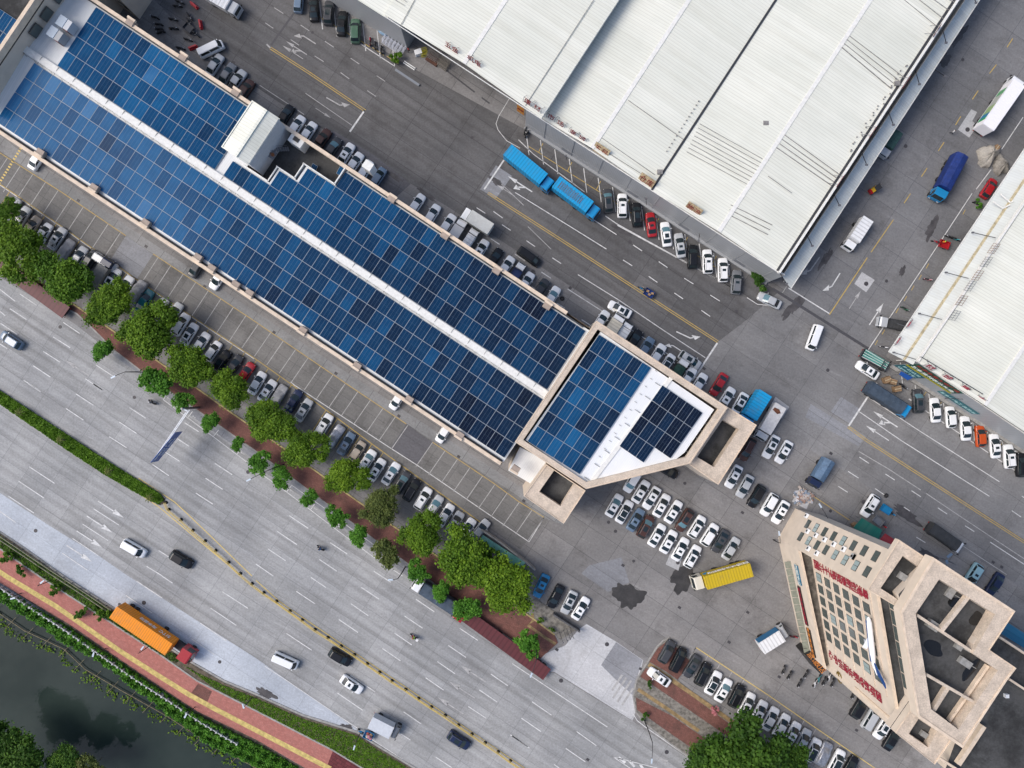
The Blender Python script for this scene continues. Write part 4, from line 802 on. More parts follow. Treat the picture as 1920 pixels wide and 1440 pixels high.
def person(loc, rz, label, seated, top='blue', legs='dark', hat=None):
    if seated:
        J = [(-.2,0,.92),(-.16,0,1.12),(-.08,0,1.34),(0,0,1.48),(.04,0,1.56),(.07,0,1.66),(-.08,.19,1.38),(.1,.30,1.2),(.36,.33,1.07),(-.08,-.19,1.38),(.1,-.30,1.2),(.36,-.33,1.07),(-.18,.11,.9),(.2,.22,.82),(.08,.22,.42),(.2,.23,.34),(-.18,-.11,.9),(.2,-.22,.82),(.08,-.22,.42),(.2,-.23,.34)]
    else:
        J = [(0,0,.95),(0,0,1.12),(.01,0,1.34),(.01,0,1.46),(.02,0,1.54),(.03,0,1.64),(0,.19,1.40),(-.06,.24,1.14),(.06,.25,.92),(0,-.19,1.40),(.08,-.24,1.14),(.18,-.24,.94),(0,.1,.9),(.14,.11,.5),(.12,.11,.1),(.26,.12,.06),(0,-.1,.9),(-.1,-.11,.5),(-.28,-.11,.14),(-.16,-.12,.08)]
    E = [(0,1),(1,2),(2,3),(3,4),(4,5),(2,6),(6,7),(7,8),(2,9),(9,10),(10,11),(0,12),(12,13),(13,14),(14,15),(0,16),(16,17),(17,18),(18,19)]
    R = [.14,.13,.15,.09,.07,.095,.075,.05,.035,.075,.05,.035,.09,.075,.05,.04,.09,.075,.05,.04]
    me = skin_body(J, E, R, [SKIN, CL[top], CL[legs]])
    for p in me.polygons:
        c = p.center
        if c.z > 1.5 or (abs(c.y) > .26 and c.x > .2 and seated): p.material_index = 0
        elif c.z > (.98 if not seated else .95): p.material_index = 1
        else: p.material_index = 2
    o = inst('person', me); o.location = loc; o.rotation_euler = (0,0,rz); tag(o, label, 'person')
    hx, hz = (J[5][0], J[5][2])
    if hat: MB().ball((hx,0,hz+.05), .14, 0, 12, 6).build('helmet', CL[hat], o)
    else: MB().ball((hx-.02,0,hz+.04), .11, 0, 10, 6).build('hair', CL['dark'], o)
    return o
def rider(px, py, deg, c, lab, plab, top, hat, box=None):
    r = moto(px, py, deg, c, lab); person(r.location, r.rotation_euler.z, plab, True, top, 'dark', hat)
    if box: MB().box(-1.05,-.6,-.24,.24,.85,1.25).build('delivery_box', CL[box], r)
rider(285,754,213,'black','dark motorbike ridden on the highway near the verge, left part','person in dark clothes riding the motorbike near the verge','grey','white')
rider(601,1028,213,'black','black scooter ridden alone mid-carriageway','person in blue riding the lone scooter on the carriageway','blue','dark')
rider(776,1194,213,'red','motorbike with white rear box on the carriageway','person with lime vest riding the motorbike with white box','lime','red','white')
person(W(1782,250), 2.2, 'person in white top walking across the right road', False, 'white', 'dark'); person(W(767,97), .5, 'person in dark clothes standing at the open warehouse bay', False, 'red', 'dark')
person(W(1763,456), 1.0, 'person in orange top bending beside the red tricycle', False, 'orange', 'dark', 'lime')
def tricycle(px, py, deg, c, bed, label, load=None):
    p = W(px, py, .8); p.z = .02; r = thing('cargo_tricycle', label, 'tricycle', p, -math.radians(deg))
    mb = MB(); mb.box(-1.7,.25,-.7,.7,.5,.6)
    for s in (-1,1): mb.box(-1.7,.25,s*.7-.03,s*.7+.03,.6,1.0)
    mb.box(-1.7,-1.65,-.66,.66,.6,1.0); mb.box(.2,.25,-.66,.66,.6,1.1); mb.build('load_bed', paint_of(bed), r)
    MB().tube([(.3,0,.7),(.7,0,.75),(1.15,0,.7),(1.4,0,1.0)],[.12,.2,.16,.1],8).build('body', paint_of(c), r)
    MB().tube([(.35,0,.92),(.8,0,.92)],[.16,.14],8).build('seat', DARK, r); MB().tube([(1.2,-.4,1.15),(1.38,0,1.1),(1.2,.4,1.15)],.03,6).build('handlebar', STEEL, r)
    wm = moto_meshes('black')[3]
    for q in [(1.5,0,.28),(-1.1,.62,.28),(-1.1,-.62,.28)]: add_at('wheel', wm, r, q)
    return r
t = tricycle(1211,546,213,'blue','deep blue','blue cargo tricycle with boxes driving on the yellow double line')
CARD = mat('cardboard', (.38,.25,.15), .9, var=.15, scale=3)
for i, (x, y) in enumerate([(-.9,.2),(-.3,-.2),(-1.3,-.3)]):
    o = MB().box(-.25,.25,-.2,.2,0,.4).build('box', CARD); o.location = t.matrix_basis @ Vector((x,y,.6)); o.rotation_euler = (0,0,t.rotation_euler.z+.2*i); tag(o, 'cardboard box in the bed of the blue tricycle on the yellow line', 'box', 'boxes in the blue tricycle')
t.location = t.location
rr_ = person(t.location+Vector((math.cos(t.rotation_euler.z)*.75, math.sin(t.rotation_euler.z)*.75, .06)), t.rotation_euler.z, 'person riding the blue cargo tricycle on the yellow line', True, 'grey', 'dark')
tricycle(1667,959,33,'blue','blue','blue cargo tricycle parked beside the white SUV near the awnings')
tricycle(1764,456,200,'red','red','red cargo tricycle outside the right warehouse'); tricycle(359,57,40,'black','dark grey','dark cargo tricycle among the motorbikes, top left'); tricycle(1652,981,40,'red','grey','red tricycle with grey roof beside the green awning')
t = tricycle(685,1376,205,'blue','blue','blue cargo tricycle piled with bags at the highway edge')
BAGC = [(.45,.2,.25),(.35,.22,.12),(.4,.38,.3),(.25,.06,.05)]
for i, (x, y, z) in enumerate([(-1.3,.3,.75),(-1.1,-.3,.75),(-.6,.25,.75),(-.5,-.3,.75),(-.9,0,1.1)]):
    o = MB().ball((0,0,0), .36, 0, 10, 6, (1.1,1,.8)).build('bag', mat('bag_%d' % (i % 4), BAGC[i % 4], .8)); o.location = (t.matrix_basis @ Vector((x,y,z+.12))); tag(o, ['pink','brown','pale','dark red'][i % 4]+' bag piled on the blue tricycle at the highway edge'+(', topmost' if i == 4 else ''), 'bag')
bpy.context.view_layer.update()
# forklift
p = W(1643,353,1); r = thing('forklift', 'yellow and black forklift with red back on the right road', 'forklift', (p.x,p.y,.02), math.radians(32))
MB().box(-1.2,.3,-.5,.5,.25,.95).build('body', mat('forklift_yellow', (.65,.40,.02), .5), r); MB().box(-1.35,-1.0,-.5,.5,.3,1.1).build('counterweight', paint_of('red'), r)
mb = MB(); 
for x in (-.8,.35):
    for y in (-.45,.45): mb.box(x-.04,x+.04,y-.04,y+.04,.9,2.05)
mb.box(-.85,.4,-.5,.5,2.05,2.12); mb.build('overhead_guard', DARK, r)
mb = MB(); mb.box(.5,.6,-.4,-.3,.1,2.3); mb.box(.5,.6,.3,.4,.1,2.3); mb.box(.6,1.7,-.3,-.18,.12,.18); mb.box(.6,1.7,.18,.3,.12,.18); mb.build('mast_and_forks', STEEL, r)
wm = moto_meshes('black')[3]
for q in [(.25,.5,.28),(.25,-.5,.28),(-.9,.5,.28),(-.9,-.5,.28)]: add_at('wheel', wm, r, q)
# ---------------------------------------------------------------- trees and plants
def leafmat(name, dark, mid, light, tr=.25):
    m, nt, b = newmat(name); a = node(nt, 'ShaderNodeAttribute'); a.attribute_name = 'tint'
    r = node(nt, 'ShaderNodeValToRGB'); e = r.color_ramp.elements; e[0].color = dark+(1,); e[1].color = light+(1,); x = e.new(.5); x.color = mid+(1,)
    nt.links.new(a.outputs['Fac'], r.inputs[0]); nt.links.new(r.outputs[0], b.inputs['Base Color']); b.inputs['Roughness'].default_value = .65; b.inputs['Specular IOR Level'].default_value = .25
    t = node(nt, 'ShaderNodeBsdfTranslucent'); nt.links.new(r.outputs[0], t.inputs[0]); mx = node(nt, 'ShaderNodeMixShader'); mx.inputs[0].default_value = tr
    o = nt.nodes['Material Output']; nt.links.new(b.outputs[0], mx.inputs[1]); nt.links.new(t.outputs[0], mx.inputs[2]); nt.links.new(mx.outputs[0], o.inputs[0]); return m
LF = {'olive': leafmat('olive_leaves', (.045,.105,.006), (.095,.19,.010), (.18,.30,.018)), 'dark': leafmat('deep_green_leaves', (.034,.090,.006), (.070,.165,.010), (.14,.26,.018)),
      'deep': leafmat('darkest_green_leaves', (.022,.062,.006), (.045,.112,.010), (.085,.175,.018)),  # darkest green foliage, for the lower right and river trees
      'lime': leafmat('lime_leaves', (.058,.125,.005), (.11,.21,.010), (.20,.32,.020)), 'bright': leafmat('bright_leaves', (.04,.13,.010), (.075,.22,.018), (.14,.33,.035)),
      'pale': leafmat('pale_leaves', (.06,.085,.02), (.10,.135,.03), (.16,.19,.05)), 'bush': leafmat('bush_leaves', (.02,.06,.008), (.05,.13,.012), (.11,.21,.02)), 'turf': leafmat('turf_blades', (.055,.13,.008), (.10,.21,.012), (.16,.30,.02))}
BARK = mat('bark', (.10,.075,.055), .9, var=.3, scale=3)
def leaf_mesh(name, P, N, size, tint, m):
    """P,N: centres and normals; one folded leaf-clump quad each"""
    n = len(P); r = RNG.normal(size=(n,3)); X = np.cross(N, r); X /= np.linalg.norm(X, axis=1)[:,None]+1e-9; Y = np.cross(N, X)
    s = (size*RNG.uniform(.6,1.35,n))[:,None]; asp = RNG.uniform(.55,.9,n)[:,None]
    V4 = np.stack([P-X*s-Y*s*asp*.4, P+X*s*.15-Y*s*asp, P+X*s+Y*s*asp*.4, P-X*s*.15+Y*s*asp], 1).reshape(-1,3)
    me = bpy.data.meshes.new(name); me.vertices.add(4*n); me.vertices.foreach_set('co', V4.astype(np.float32).ravel())
    me.loops.add(4*n); me.loops.foreach_set('vertex_index', np.arange(4*n, dtype=np.int32)); me.polygons.add(n)
    me.polygons.foreach_set('loop_start', np.arange(0,4*n,4,dtype=np.int32)); me.polygons.foreach_set('loop_total', np.full(n,4,dtype=np.int32))
    me.update(calc_edges=True); a = me.attributes.new('tint','FLOAT','FACE'); a.data.foreach_set('value', np.clip(tint,0,1).astype(np.float32)); me.materials.append(m); return me
def crown(name, R, hgt, n, leaf, m, seed, lumps=22, dens=1.0, flat=.55):
    g = np.random.default_rng(seed); C = []; rad = []
    for i in range(lumps):
        t = g.uniform(0, 6.283); q = math.sqrt(g.uniform(.02, 1))*.86; z = hgt*(flat*(1-q*q)**.5*g.uniform(.55,1.05)+.12*g.uniform(-1,1)); e = 1+.22*math.sin(2*t+seed*1.7)+.16*math.sin(3*t+seed)+.10*math.sin(5*t+2*seed); C.append((R*e*q*math.cos(t), R*e*q*math.sin(t), z)); rad.append(R*g.uniform(.10,.30)*(1.15-.3*q))
    C = np.array(C); rad = np.array(rad); lt = g.uniform(-.34,.30,lumps); k = g.choice(lumps, n, p=rad**2/np.sum(rad**2))
    d = g.normal(size=(n,3)); d /= np.linalg.norm(d,axis=1)[:,None]; d[:,2] = np.where(g.uniform(size=n) < .72, np.abs(d[:,2]), d[:,2]); rr = np.where(g.uniform(size=n) < .18, g.uniform(1.0,1.75,n), g.uniform(.35,1.08,n)**.7)
    P = C[k]+d*(rad[k]*rr)[:,None]*np.array([1,1,.85]); N = d*.65+g.normal(size=(n,3))*.55+np.array([0,0,.55]); N /= np.linalg.norm(N,axis=1)[:,None]
    return leaf_mesh(name, P, N, leaf, .5+lt[k]+g.normal(size=n)*.17+.10*(np.minimum(rr,1.1)-.8), m)
def trunk_mb(hgt, r, R, seed):
    g = random.Random(seed); mb = MB(); top = (g.uniform(-.2,.2), g.uniform(-.2,.2), hgt)
    mb.tube([(0,0,-.1),(0,0,.3),(top[0]*.5,top[1]*.5,hgt*.5),top], [r*1.4,r,r*.85,r*.6], 8)
    for i in range(6):
        t = i*1.05+g.uniform(-.3,.3); e = R*g.uniform(.45,.75); mb.tube([(top[0]*.8,top[1]*.8,hgt*g.uniform(.6,.95)),(e*.5*math.cos(t),e*.5*math.sin(t),hgt*1.15),(e*math.cos(t),e*math.sin(t),hgt*1.4)], [r*.45,r*.3,r*.1], 6)
    return mb
TM = {}
def tree(px, py, rpx, style, label, h=6.5, group=None, cat='tree', name='tree', n=None, var=0):
    ztop = h*.75; p = W(px, py, ztop); R = .95*rpx*S*(H-ztop)/H
    key = (style, var, name)
    base = {'small_tree': 2.2, 'shrub': 1.3}.get(name, 4.6)
    if key not in TM:
        if name == 'small_tree': cm = crown('crown', base, 2.2, 4600, .16, LF[style], 100+var, 34)
        elif name == 'shrub': cm = crown('crown', base, 1.5, 1500, .13, LF[style], 200+var, 9)
        else: cm = crown('crown', base, 4.2, 19000, .20, LF[style], 300+var*7+len(style), 85)
        tm = trunk_mb(h-2.2 if name != 'shrub' else .4, {'small_tree': .08, 'shrub': .04}.get(name, .2), base, var).mesh('trunk', BARK)
        TM[key] = (cm, tm)
    cm, tm = TM[key]; s = R/base
    r = thing(name, label, cat, (p.x, p.y, .1), random.uniform(0, 6.28), group)
    c = inst('crown', cm, r); c.location = (0,0,h-3.0 if name == 'tree' else (h-1.5 if name == 'small_tree' else .5)); c.scale = (s*random.uniform(.93,1.1), s*random.uniform(.93,1.1), s*.95)
    t = inst('trunk', tm, r); t.scale = (1,1,(h-1.0)/(h-.6)); return r
BIG = [(6,395,26,'dark'),(33,470,50,'olive'),(122,520,50,'dark'),(205,571,44,'olive'),(281,622,56,'olive'),(356,684,48,'olive'),(431,731,40,'olive'),(506,790,42,'olive'),(573,843,40,'olive'),(650,895,38,'lime'),(714,950,36,'pale'),(790,1002,43,'olive'),(872,1045,56,'olive'),(949,1097,52,'lime')]
ST = {'dark':'dark green','olive':'mid green','lime':'yellow green','pale':'pale sparse'}
for i, (x, y, r, st) in enumerate(BIG):
    lab = f"{ST[st]} broad tree, {ordw(i+1)} from upper left along the red verge" if st != 'pale' else 'pale thin-leaved tree with gaps along the red verge'
    tree(x, y, r, st, lab, 7.0, 'broad trees along the red verge', var=i % 7)
SM = [(194,655,22,'bright'),(293,718,29,'bright'),(343,752,22,'bright'),(395,790,19,'bright'),(447,833,15,'bright'),(486,868,22,'bright'),(529,896,22,'bright'),(579,932,18,'bright'),(632,970,24,'bright'),(672,1003,20,'bright'),(722,1038,26,'pale'),(783,1072,24,'bright'),(827,1107,21,'bright'),(876,1143,25,'bright'),(991,1204,25,'bright')]
for i, (x, y, r, st) in enumerate(SM): tree(x, y, r, st, f"{'bright green' if st=='bright' else 'thin half-bare'} young street tree, {ordw(i+1)} from the upper left by the bicycle bays", 4.2, 'young street trees by the bicycle bays', name='small_tree', var=i % 3)
tree(914,1035,19,'dark','small dark tree beside the teal corrugated roof',4.5,name='small_tree',var=5)
tree(1396,1416,78,'deep','very large dark green tree over the bays at the lower right',8.5,var=5); tree(1335,1422,40,'bush','bright leafy tree left of the very large tree, bottom edge',5.5,var=6); tree(1474,1440,50,'deep','dark green tree right of the very large tree, bottom edge',7.0,var=7)
tree(26,1420,52,'deep','dark tree in the bottom left corner over the river',7,var=8); tree(118,1432,36,'bush','leafy tree at the bottom edge over the river, middle one',6,var=9); tree(170,1440,26,'pale','pale feathery tree at the bottom edge over the river',5,name='small_tree',var=6)
tree(1424,527,21,'bush','round green bush at the warehouse corner beside the silver car',2.0,cat='bush',name='shrub',var=1); tree(1838,381,10,'bright','small green potted bush at the right canopy',1.6,cat='bush',name='shrub',var=2); tree(745,108,13,'dark','dark green plant heap beside the white pipes',1.2,cat='bush',name='shrub',var=0)
for i, (x, y, r) in enumerate([(10,1046,13),(39,1073,12),(68,1066,9),(101,1107,13),(154,1148,14),(184,1148,15),(198,1152,10)]): tree(x, y, r, 'dark', f"dark shrub, {ordw(i+1)} from the left between guard rail and brick path", 1.6, 'shrubs beside the brick path', 'shrub', 'shrub', var=i % 3)
tree(1012,1163,8,'dark','low shrub in the stone bed, left one',1,cat='bush',name='shrub',var=0); tree(1034,1179,7,'dark','low shrub in the stone bed, right one',1,cat='bush',name='shrub',var=1); tree(1218,1284,8,'bush','low yellowish shrub on the brick island',.9,cat='bush',name='shrub',var=1); tree(1208,1343,9,'bush','low shrub at the foot of the island street lamp',1,cat='bush',name='shrub',var=2)
PINK = leafmat('pink_blossom', (.4,.12,.14), (.55,.2,.22), (.65,.32,.34)); LF['pink'] = PINK
tree(1341,1335,10,'pink','small pink flowering bush beside the very large tree',2.5,cat='bush',name='shrub',var=4)
# palms on the median: arching fronds
def palm(px, py, label, sc=1.0):
    p = W(px, py, 2); r = thing('palm', label, 'palm', (p.x, p.y, .16), random.uniform(0,6.28), 'small palms on the median')
    def f():
        mb = MB()
        for i in range(9):
            t = i*.698+random.uniform(-.1,.1); L = random.uniform(.7,1.25); q = [(L*a*math.cos(t), L*a*math.sin(t), 2.0+.9*a-1.3*a*a) for a in (0,.35,.7,1)]
            for a, b in zip(q, q[1:]):
                n = Vector((-math.sin(t), math.cos(t), 0)); w0, w1 = .10, .10
                if b == q[-1]: w1 = .03
                mb.face([Vector(a)-n*w0+Vector((0,0,-.08)), Vector(b)-n*w1+Vector((0,0,-.08)), Vector(b), Vector(a)]); mb.face([Vector(a), Vector(b), Vector(b)+n*w1+Vector((0,0,-.08)), Vector(a)+n*w0+Vector((0,0,-.08))])
        return mb.mesh('fronds', mat('palm_frond', (.12,.14,.02), .6, var=.3, scale=2))
    o = inst('fronds', cached('palm', f), r); o.scale = (sc, sc, 1); inst('trunk', cached('palmt', lambda: MB().tube([(0,0,-.1),(0,0,1),(.05,0,2.02)], [.11,.08,.07], 8).mesh('trunk', BARK)), r)
for i, (x, y) in enumerate([(36,773),(112,825),(202,884),(280,934)]): palm(x, y, f'small yellowish palm on the turf median, {ordw(i+1)} from the left')
# turf, hedges and bank vegetation: uncountable stuff
def fill(name, polypx, n, leaf, m, z0, zs, seed, label):
    g = np.random.default_rng(seed); q = np.array([(p.x, p.y) for p in pp(polypx)]); lo, hi = q.min(0), q.max(0); out = []
    while sum(len(o) for o in out) < n:
        c = g.uniform(lo, hi, (n*2, 2)); ins = np.zeros(len(c), bool); j = len(q)-1
        for i in range(len(q)):
            xi, yi = q[i]; xj, yj = q[j]
            ins ^= ((yi > c[:,1]) != (yj > c[:,1])) & (c[:,0] < (xj-xi)*(c[:,1]-yi)/(yj-yi+1e-12)+xi); j = i
        out.append(c[ins])
    c = np.concatenate(out)[:n]; lump = np.sin(c[:,0]*1.9+c[:,1]*.7+seed)*np.sin(c[:,1]*2.3-c[:,0]*.5)
    z = z0+zs*np.clip(.55+.35*lump+g.normal(size=n)*.18, .05, 1.3)
    N = g.normal(size=(n,3))*.6+np.array([0,0,.8]); N /= np.linalg.norm(N,axis=1)[:,None]
    me = leaf_mesh(name, np.column_stack([c, z]), N, leaf, .5+.22*lump+g.normal(size=n)*.17, LF[m]); o = inst(name, me); tag(o, label, name.replace('_',' '), None, 'stuff'); return o
fill('median_turf', [(-30,712),(0,731),(105,800),(215,872),(285,915),(303,926),(308,937),(298,945),(257,923),(200,891),(105,828),(0,756),(-30,738)], 26000, .15, 'turf', .16, .35, 1, 'clipped green turf covering the raised road median')
fill('bank_shrubs', [(-40,1065),(0,1096),(132,1176),(265,1267),(370,1337),(480,1392),(600,1460),(560,1480),(476,1430),(390,1390),(320,1338),(250,1284),(180,1230),(118,1200),(60,1158),(0,1122),(-40,1095)], 34000, .20, 'bright', -.4, 1.5, 2, 'dense green shrubs covering the river bank below the white railing')
fill('verge_grass', [(340,1243),(372,1262),(420,1284),(480,1308),(567,1347),(670,1379),(697,1398),(775,1445),(690,1445),(624,1404),(480,1330),(400,1288)], 11000, .12, 'turf', .08, .14, 3, 'patchy green grass between the highway kerb and the brick path')
fill('strip_weeds', [(0,1003),(45,1034),(120,1087),(215,1148),(225,1165),(207,1163),(117,1105),(77,1079),(0,1026)], 3500, .14, 'dark', .08, .3, 4, 'dark weeds in the planting strip beside the guard rail')
fill('strip_weeds', [(200,1140),(300,1207),(340,1235),(330,1243),(300,1225),(205,1162)], 1600, .14, 'bush', .08, .3, 5, 'green weeds in the planting strip beside the orange container lorry')
def reeds(px, py, i):
    g = np.random.default_rng(500+i); n = 40; c = np.array(W(px, py, -1.8)); P = c+g.normal(size=(n,3))*np.array([.5,.5,.12]); N = g.normal(size=(n,3))*.5+np.array([0,0,.7]); N /= np.linalg.norm(N,axis=1)[:,None]
    me = leaf_mesh('water_plants', P, N, .18, .6+g.normal(size=n)*.2, LF['lime']); return me
# ---------------------------------------------------------------- buildings
def rib_roof(name, c1, c2, rot=UA, pitch=.34, axis='y', panel=.9, rough=.45, dirt=(.42,.40,.33), dirtamt=.35, metal=0.0, src='pos', cut=.30):
    """profiled sheet: ribs repeat along one local axis"""
    m, nt, b = newmat(name); L = nt.links; v = axis_coords(nt, rot=rot, src=src); sp = node(nt, 'ShaderNodeSeparateXYZ'); L.new(v, sp.inputs[0]); o = sp.outputs[1 if axis == 'y' else 0]
    def mth(op, a, bb=None):
        n = node(nt, 'ShaderNodeMath', operation=op); L.new(a, n.inputs[0])
        if bb is not None: n.inputs[1].default_value = bb
        return n.outputs[0]
    fr = mth('FRACT', mth('DIVIDE', o, pitch)); tri = mth('ABSOLUTE', mth('SUBTRACT', fr, .5))
    pid = mth('FLOOR', mth('DIVIDE', o, panel)); wn = node(nt, 'ShaderNodeTexWhiteNoise', noise_dimensions='1D'); L.new(pid, wn.inputs['W'])
    c = mixc(nt, c1, c2, wn.outputs[0]); g = node(nt, 'ShaderNodeNewGeometry').outputs['Position']
    ph = node(nt, 'ShaderNodeMapRange'); ph.inputs[1].default_value = .40; ph.inputs[2].default_value = .48; ph.inputs[3].default_value = 0; ph.inputs[4].default_value = cut; L.new(tri, ph.inputs[0])
    c = mixc(nt, c, mixc(nt, c, (.5,.5,.5), 1.0, 'MULTIPLY'), ph.outputs[0])
    sv = axis_coords(nt, .06 if axis == 'y' else 1.1, 1.1 if axis == 'y' else .06, rot); sk = noise(nt, sv, 1, 5, .65, .45, .75); a = node(nt, 'ShaderNodeMath', operation='MULTIPLY'); a.inputs[1].default_value = dirtamt; L.new(sk, a.inputs[0]); c = mixc(nt, c, dirt, a.outputs[0])
    big = noise(nt, g, .09, 5, .6, .35, .7); c = mixc(nt, mixc(nt, c, (.90,.91,.91), 1.0, 'MULTIPLY'), c, big); L.new(c, b.inputs['Base Color'])
    bp = node(nt, 'ShaderNodeBump'); bp.inputs['Strength'].default_value = .35; bp.inputs['Distance'].default_value = .05; L.new(tri, bp.inputs['Height']); L.new(bp.outputs[0], b.inputs['Normal'])
    b.inputs['Roughness'].default_value = rough; b.inputs['Metallic'].default_value = metal; return m
M['wroof'] = rib_roof('white_ribbed_roof', (.735,.735,.645), (.81,.805,.715), axis='y', pitch=.56, panel=2.24, dirtamt=.30, dirt=(.50,.48,.38), cut=.46)
M['wroof2'] = rib_roof('white_ribbed_roof_across', (.74,.75,.74), (.80,.80,.79), axis='x', pitch=.36, panel=1.4, dirtamt=.12)
M['canopy'] = rib_roof('canopy_sheet', (.58,.60,.58), (.63,.65,.62), axis='y', pitch=.5, panel=1.5, dirtamt=.3)
M['clad'] = rib_roof('grey_cladding', (.40,.41,.42), (.43,.44,.45), axis='x', pitch=.34, panel=6, dirtamt=.2, dirt=(.28,.27,.26), cut=.6)
M['clad2'] = rib_roof('pale_cladding', (.43,.45,.47), (.46,.48,.5), axis='x', pitch=.9, panel=5, dirtamt=.15, cut=.25)
M['render'] = mat('pinkish_render', (.60,.515,.425), .85, var=.06, scale=.5); M['coping'] = mat('beige_coping', (.67,.545,.42), .85, var=.12, scale=.9); M['coping2'] = mat('beige_parapet_top', (.63,.525,.42), .85, var=.14, scale=.7)
M['post'] = mat('parapet_post', (.36,.29,.24), .85, var=.1); M['flat'] = concrete('dark_flat_roof', (.062,.060,.057), (.07,.068,.064), (9,9), stain=.7, joint=(.06,.06,.055), dirt=(.018,.018,.018), st=(.45,.6)); M['membrane'] = rib_roof('white_membrane', (.80,.81,.82), (.83,.84,.85), axis='x', pitch=.35, panel=3, dirtamt=.06, cut=.14)
M['gutter'] = mat('dark_gutter', (.03,.033,.04), .7); M['trim'] = mat('white_trim', (.74,.73,.69), .6, var=.08); M['seam'] = mat('roof_seam_dirt', (.24,.23,.22), .8, var=.3, scale=2); M['fade'] = mat('pale_seam_dirt', (.30,.30,.29), .8, var=.3)  # last one: lighter grey for fold seams, cable tray and roof clips
M['winframe'] = mat('window_frame', (.06,.06,.055), .5); M['winglass'] = mat('window_glass', (.085,.105,.10), .10); M['winpale'] = mat('window_film', (.30,.38,.38), .15); M['acw'] = mat('ac_white', (.76,.77,.78), .5)
REDL = mat('red_letters', (.30,.012,.035), .6); RUSTR = mat('rusty_red_letters', (.20,.018,.018), .85, var=.3, scale=3); GOLD = mat('gold_emblem', (.25,.17,.03), .35, .5)
# ---- big white warehouse
def ext(p, t): return (p[0]+.547*t, p[1]-.837*t)
wh = thing('warehouse', 'big white ribbed-roof warehouse filling the top right', 'warehouse', W(1250,150))
WL = wh.location.copy()
def bld(mb, name, m, root):
    o = mb.build(name, m, root); o.location = -root.location; return o
FARQ = 800
def slope(mb, a, za, b, zb, m=0, t=FARQ, th=.12):
    p = [W(*a, za), W(*b, zb), W(*ext(b,t), zb), W(*ext(a,t), za)]; q = [v-Vector((0,0,th)) for v in p]
    mb.add(p+q, [(0,1,2,3),(7,6,5,4),(0,4,5,1),(1,5,6,2),(2,6,7,3),(3,7,4,0)], m)
mb = MB(); slope(mb, (500,-109), 10.6, (726,35), 12.0); bld(mb, 'roof', M['wroof'], wh)
mb = MB(); slope(mb, (720,27), 12.2, (870,119), 12.6); slope(mb, (870,119), 12.6, (1015,222), 12.2); bld(mb, 'roof', M['wroof'], wh)
mb = MB(); slope(mb, (1013,220), 9.5, (1110,278), 10.3); slope(mb, (1110,278), 10.3, (1222,356), 9.7); slope(mb, (1222,356), 9.7, (1348,434), 10.3); slope(mb, (1348,434), 10.3, (1457,508), 9.7); bld(mb, 'roof', M['wroof'], wh)
mb = MB()
for a, z in (((870,119),12.63),((1110,278),10.33),((1348,434),10.33)):
    p, q = W(*a, z), W(*ext(a,FARQ), z); mb.bar(p, q, .75, .1)
    for i in range(1, 40): r = p.lerp(q, i/40); mb.bar(r, r+(q-p).normalized()*.08, .95, .16)
bld(mb, 'ridge_cap', M['trim'], wh)
mb = MB(); mb.bar(W(1222,356,9.75), W(*ext((1222,356),FARQ),9.75), .42, .14); mb.bar(W(1457,508,9.72), W(*ext((1457,508),FARQ),9.72), .42, .14); bld(mb, 'gutter', M['gutter'], wh)
mb = MB(); mb.bar(W(1460,512,9.9), W(*ext((1461,512),FARQ),9.9), .35, .9); mb.bar(W(720,30,12.1), W(1016,224,12.1), .12, .2); mb.bar(W(1016,224,9.5), W(1460,511,9.65), .15, .22)
mb.bar(W(1015,222,11.6), W(*ext((1015,222),FARQ),11.6), .1, 1.1); mb.bar(W(724,30,11.9), W(*ext((724,30),FARQ),11.9), .1, .6); bld(mb, 'fascia', M['trim'], wh)
# rusty drip lines and lapped seams on the roof sheets
mb = MB()
def zline(a, b, z0, z1, w=.13, m=0): mb.bar(W(*a, z0+.03), W(*b, z1+.03), w*.72, .03, m)
for d in range(8): zline((1312+d*-3.5,232+d*7.5),(1430-d*3.7,298+d*7.0),9.9,10.32,.13)
zline((1178,188),(1282,262),10.28,9.75,.15)
for d in range(2): zline((1122-d*5,254+d*18),(1228-d*3,328+d*12),10.3,9.8,.14)
bld(mb, 'sheet_laps', [M['seam'], M['fade']], wh); mb = MB()
for d in range(4): zline((1590-d*5,65+d*7),(1695-d*8,145+d*7),10.28,9.8,.16+.08*(d == 3))
for d in range(4): zline((1467-d*5,250+d*8),(1574-d*5,327+d*7),10.28,9.8,.2)
for d in range(3): zline((1366+2*d,402-d*9),(1440+4*d,440-d*9),10.3,10.05,.18)
for d in range(4): zline((1690-d*2+30*d,-5),(1755+14*d,48-d*13),10.05,9.8,.14)
zline((1440,330),(1485,362),10.32,10.2,.15)
bld(mb, 'sheet_laps', [M['seam'], M['fade']], wh); mb = MB()
zline((1113,0),(985,198),12.45,12.35,.18,1); zline((783,-10),(752,46),12.38,12.42,.16,1)
for d in range(5): zline((758+d*4,10-d*7),(735+d*4,-4-d*7),12.4,12.35,.12,1)
bld(mb, 'sheet_laps', [M['seam'], M['fade']], wh)
mb = MB()
for i, (x, y, dx, dy) in enumerate([(1300,255,-4,7),(1250,318,4,-5)]): pass
for i in range(14): q = W(1310-4.6*i, 190+7.2*i, 9.9); mb.box(q.x-.12,q.x+.12,q.y-.08,q.y+.08,9.9,10.05)
for i in range(26): q = W(1700-4.3*i+random.uniform(-4,4), 120+6.6*i+random.uniform(-3,3), 9.9); mb.box(q.x-.13,q.x+.13,q.y-.1,q.y+.1,9.9,10.0)
for x, y in [(1681,157),(1237,323),(1435,232)]: q = W(x,y,9.8); mb.box(q.x-.5,q.x+.5,q.y-.4,q.y+.4,9.8,10.2)
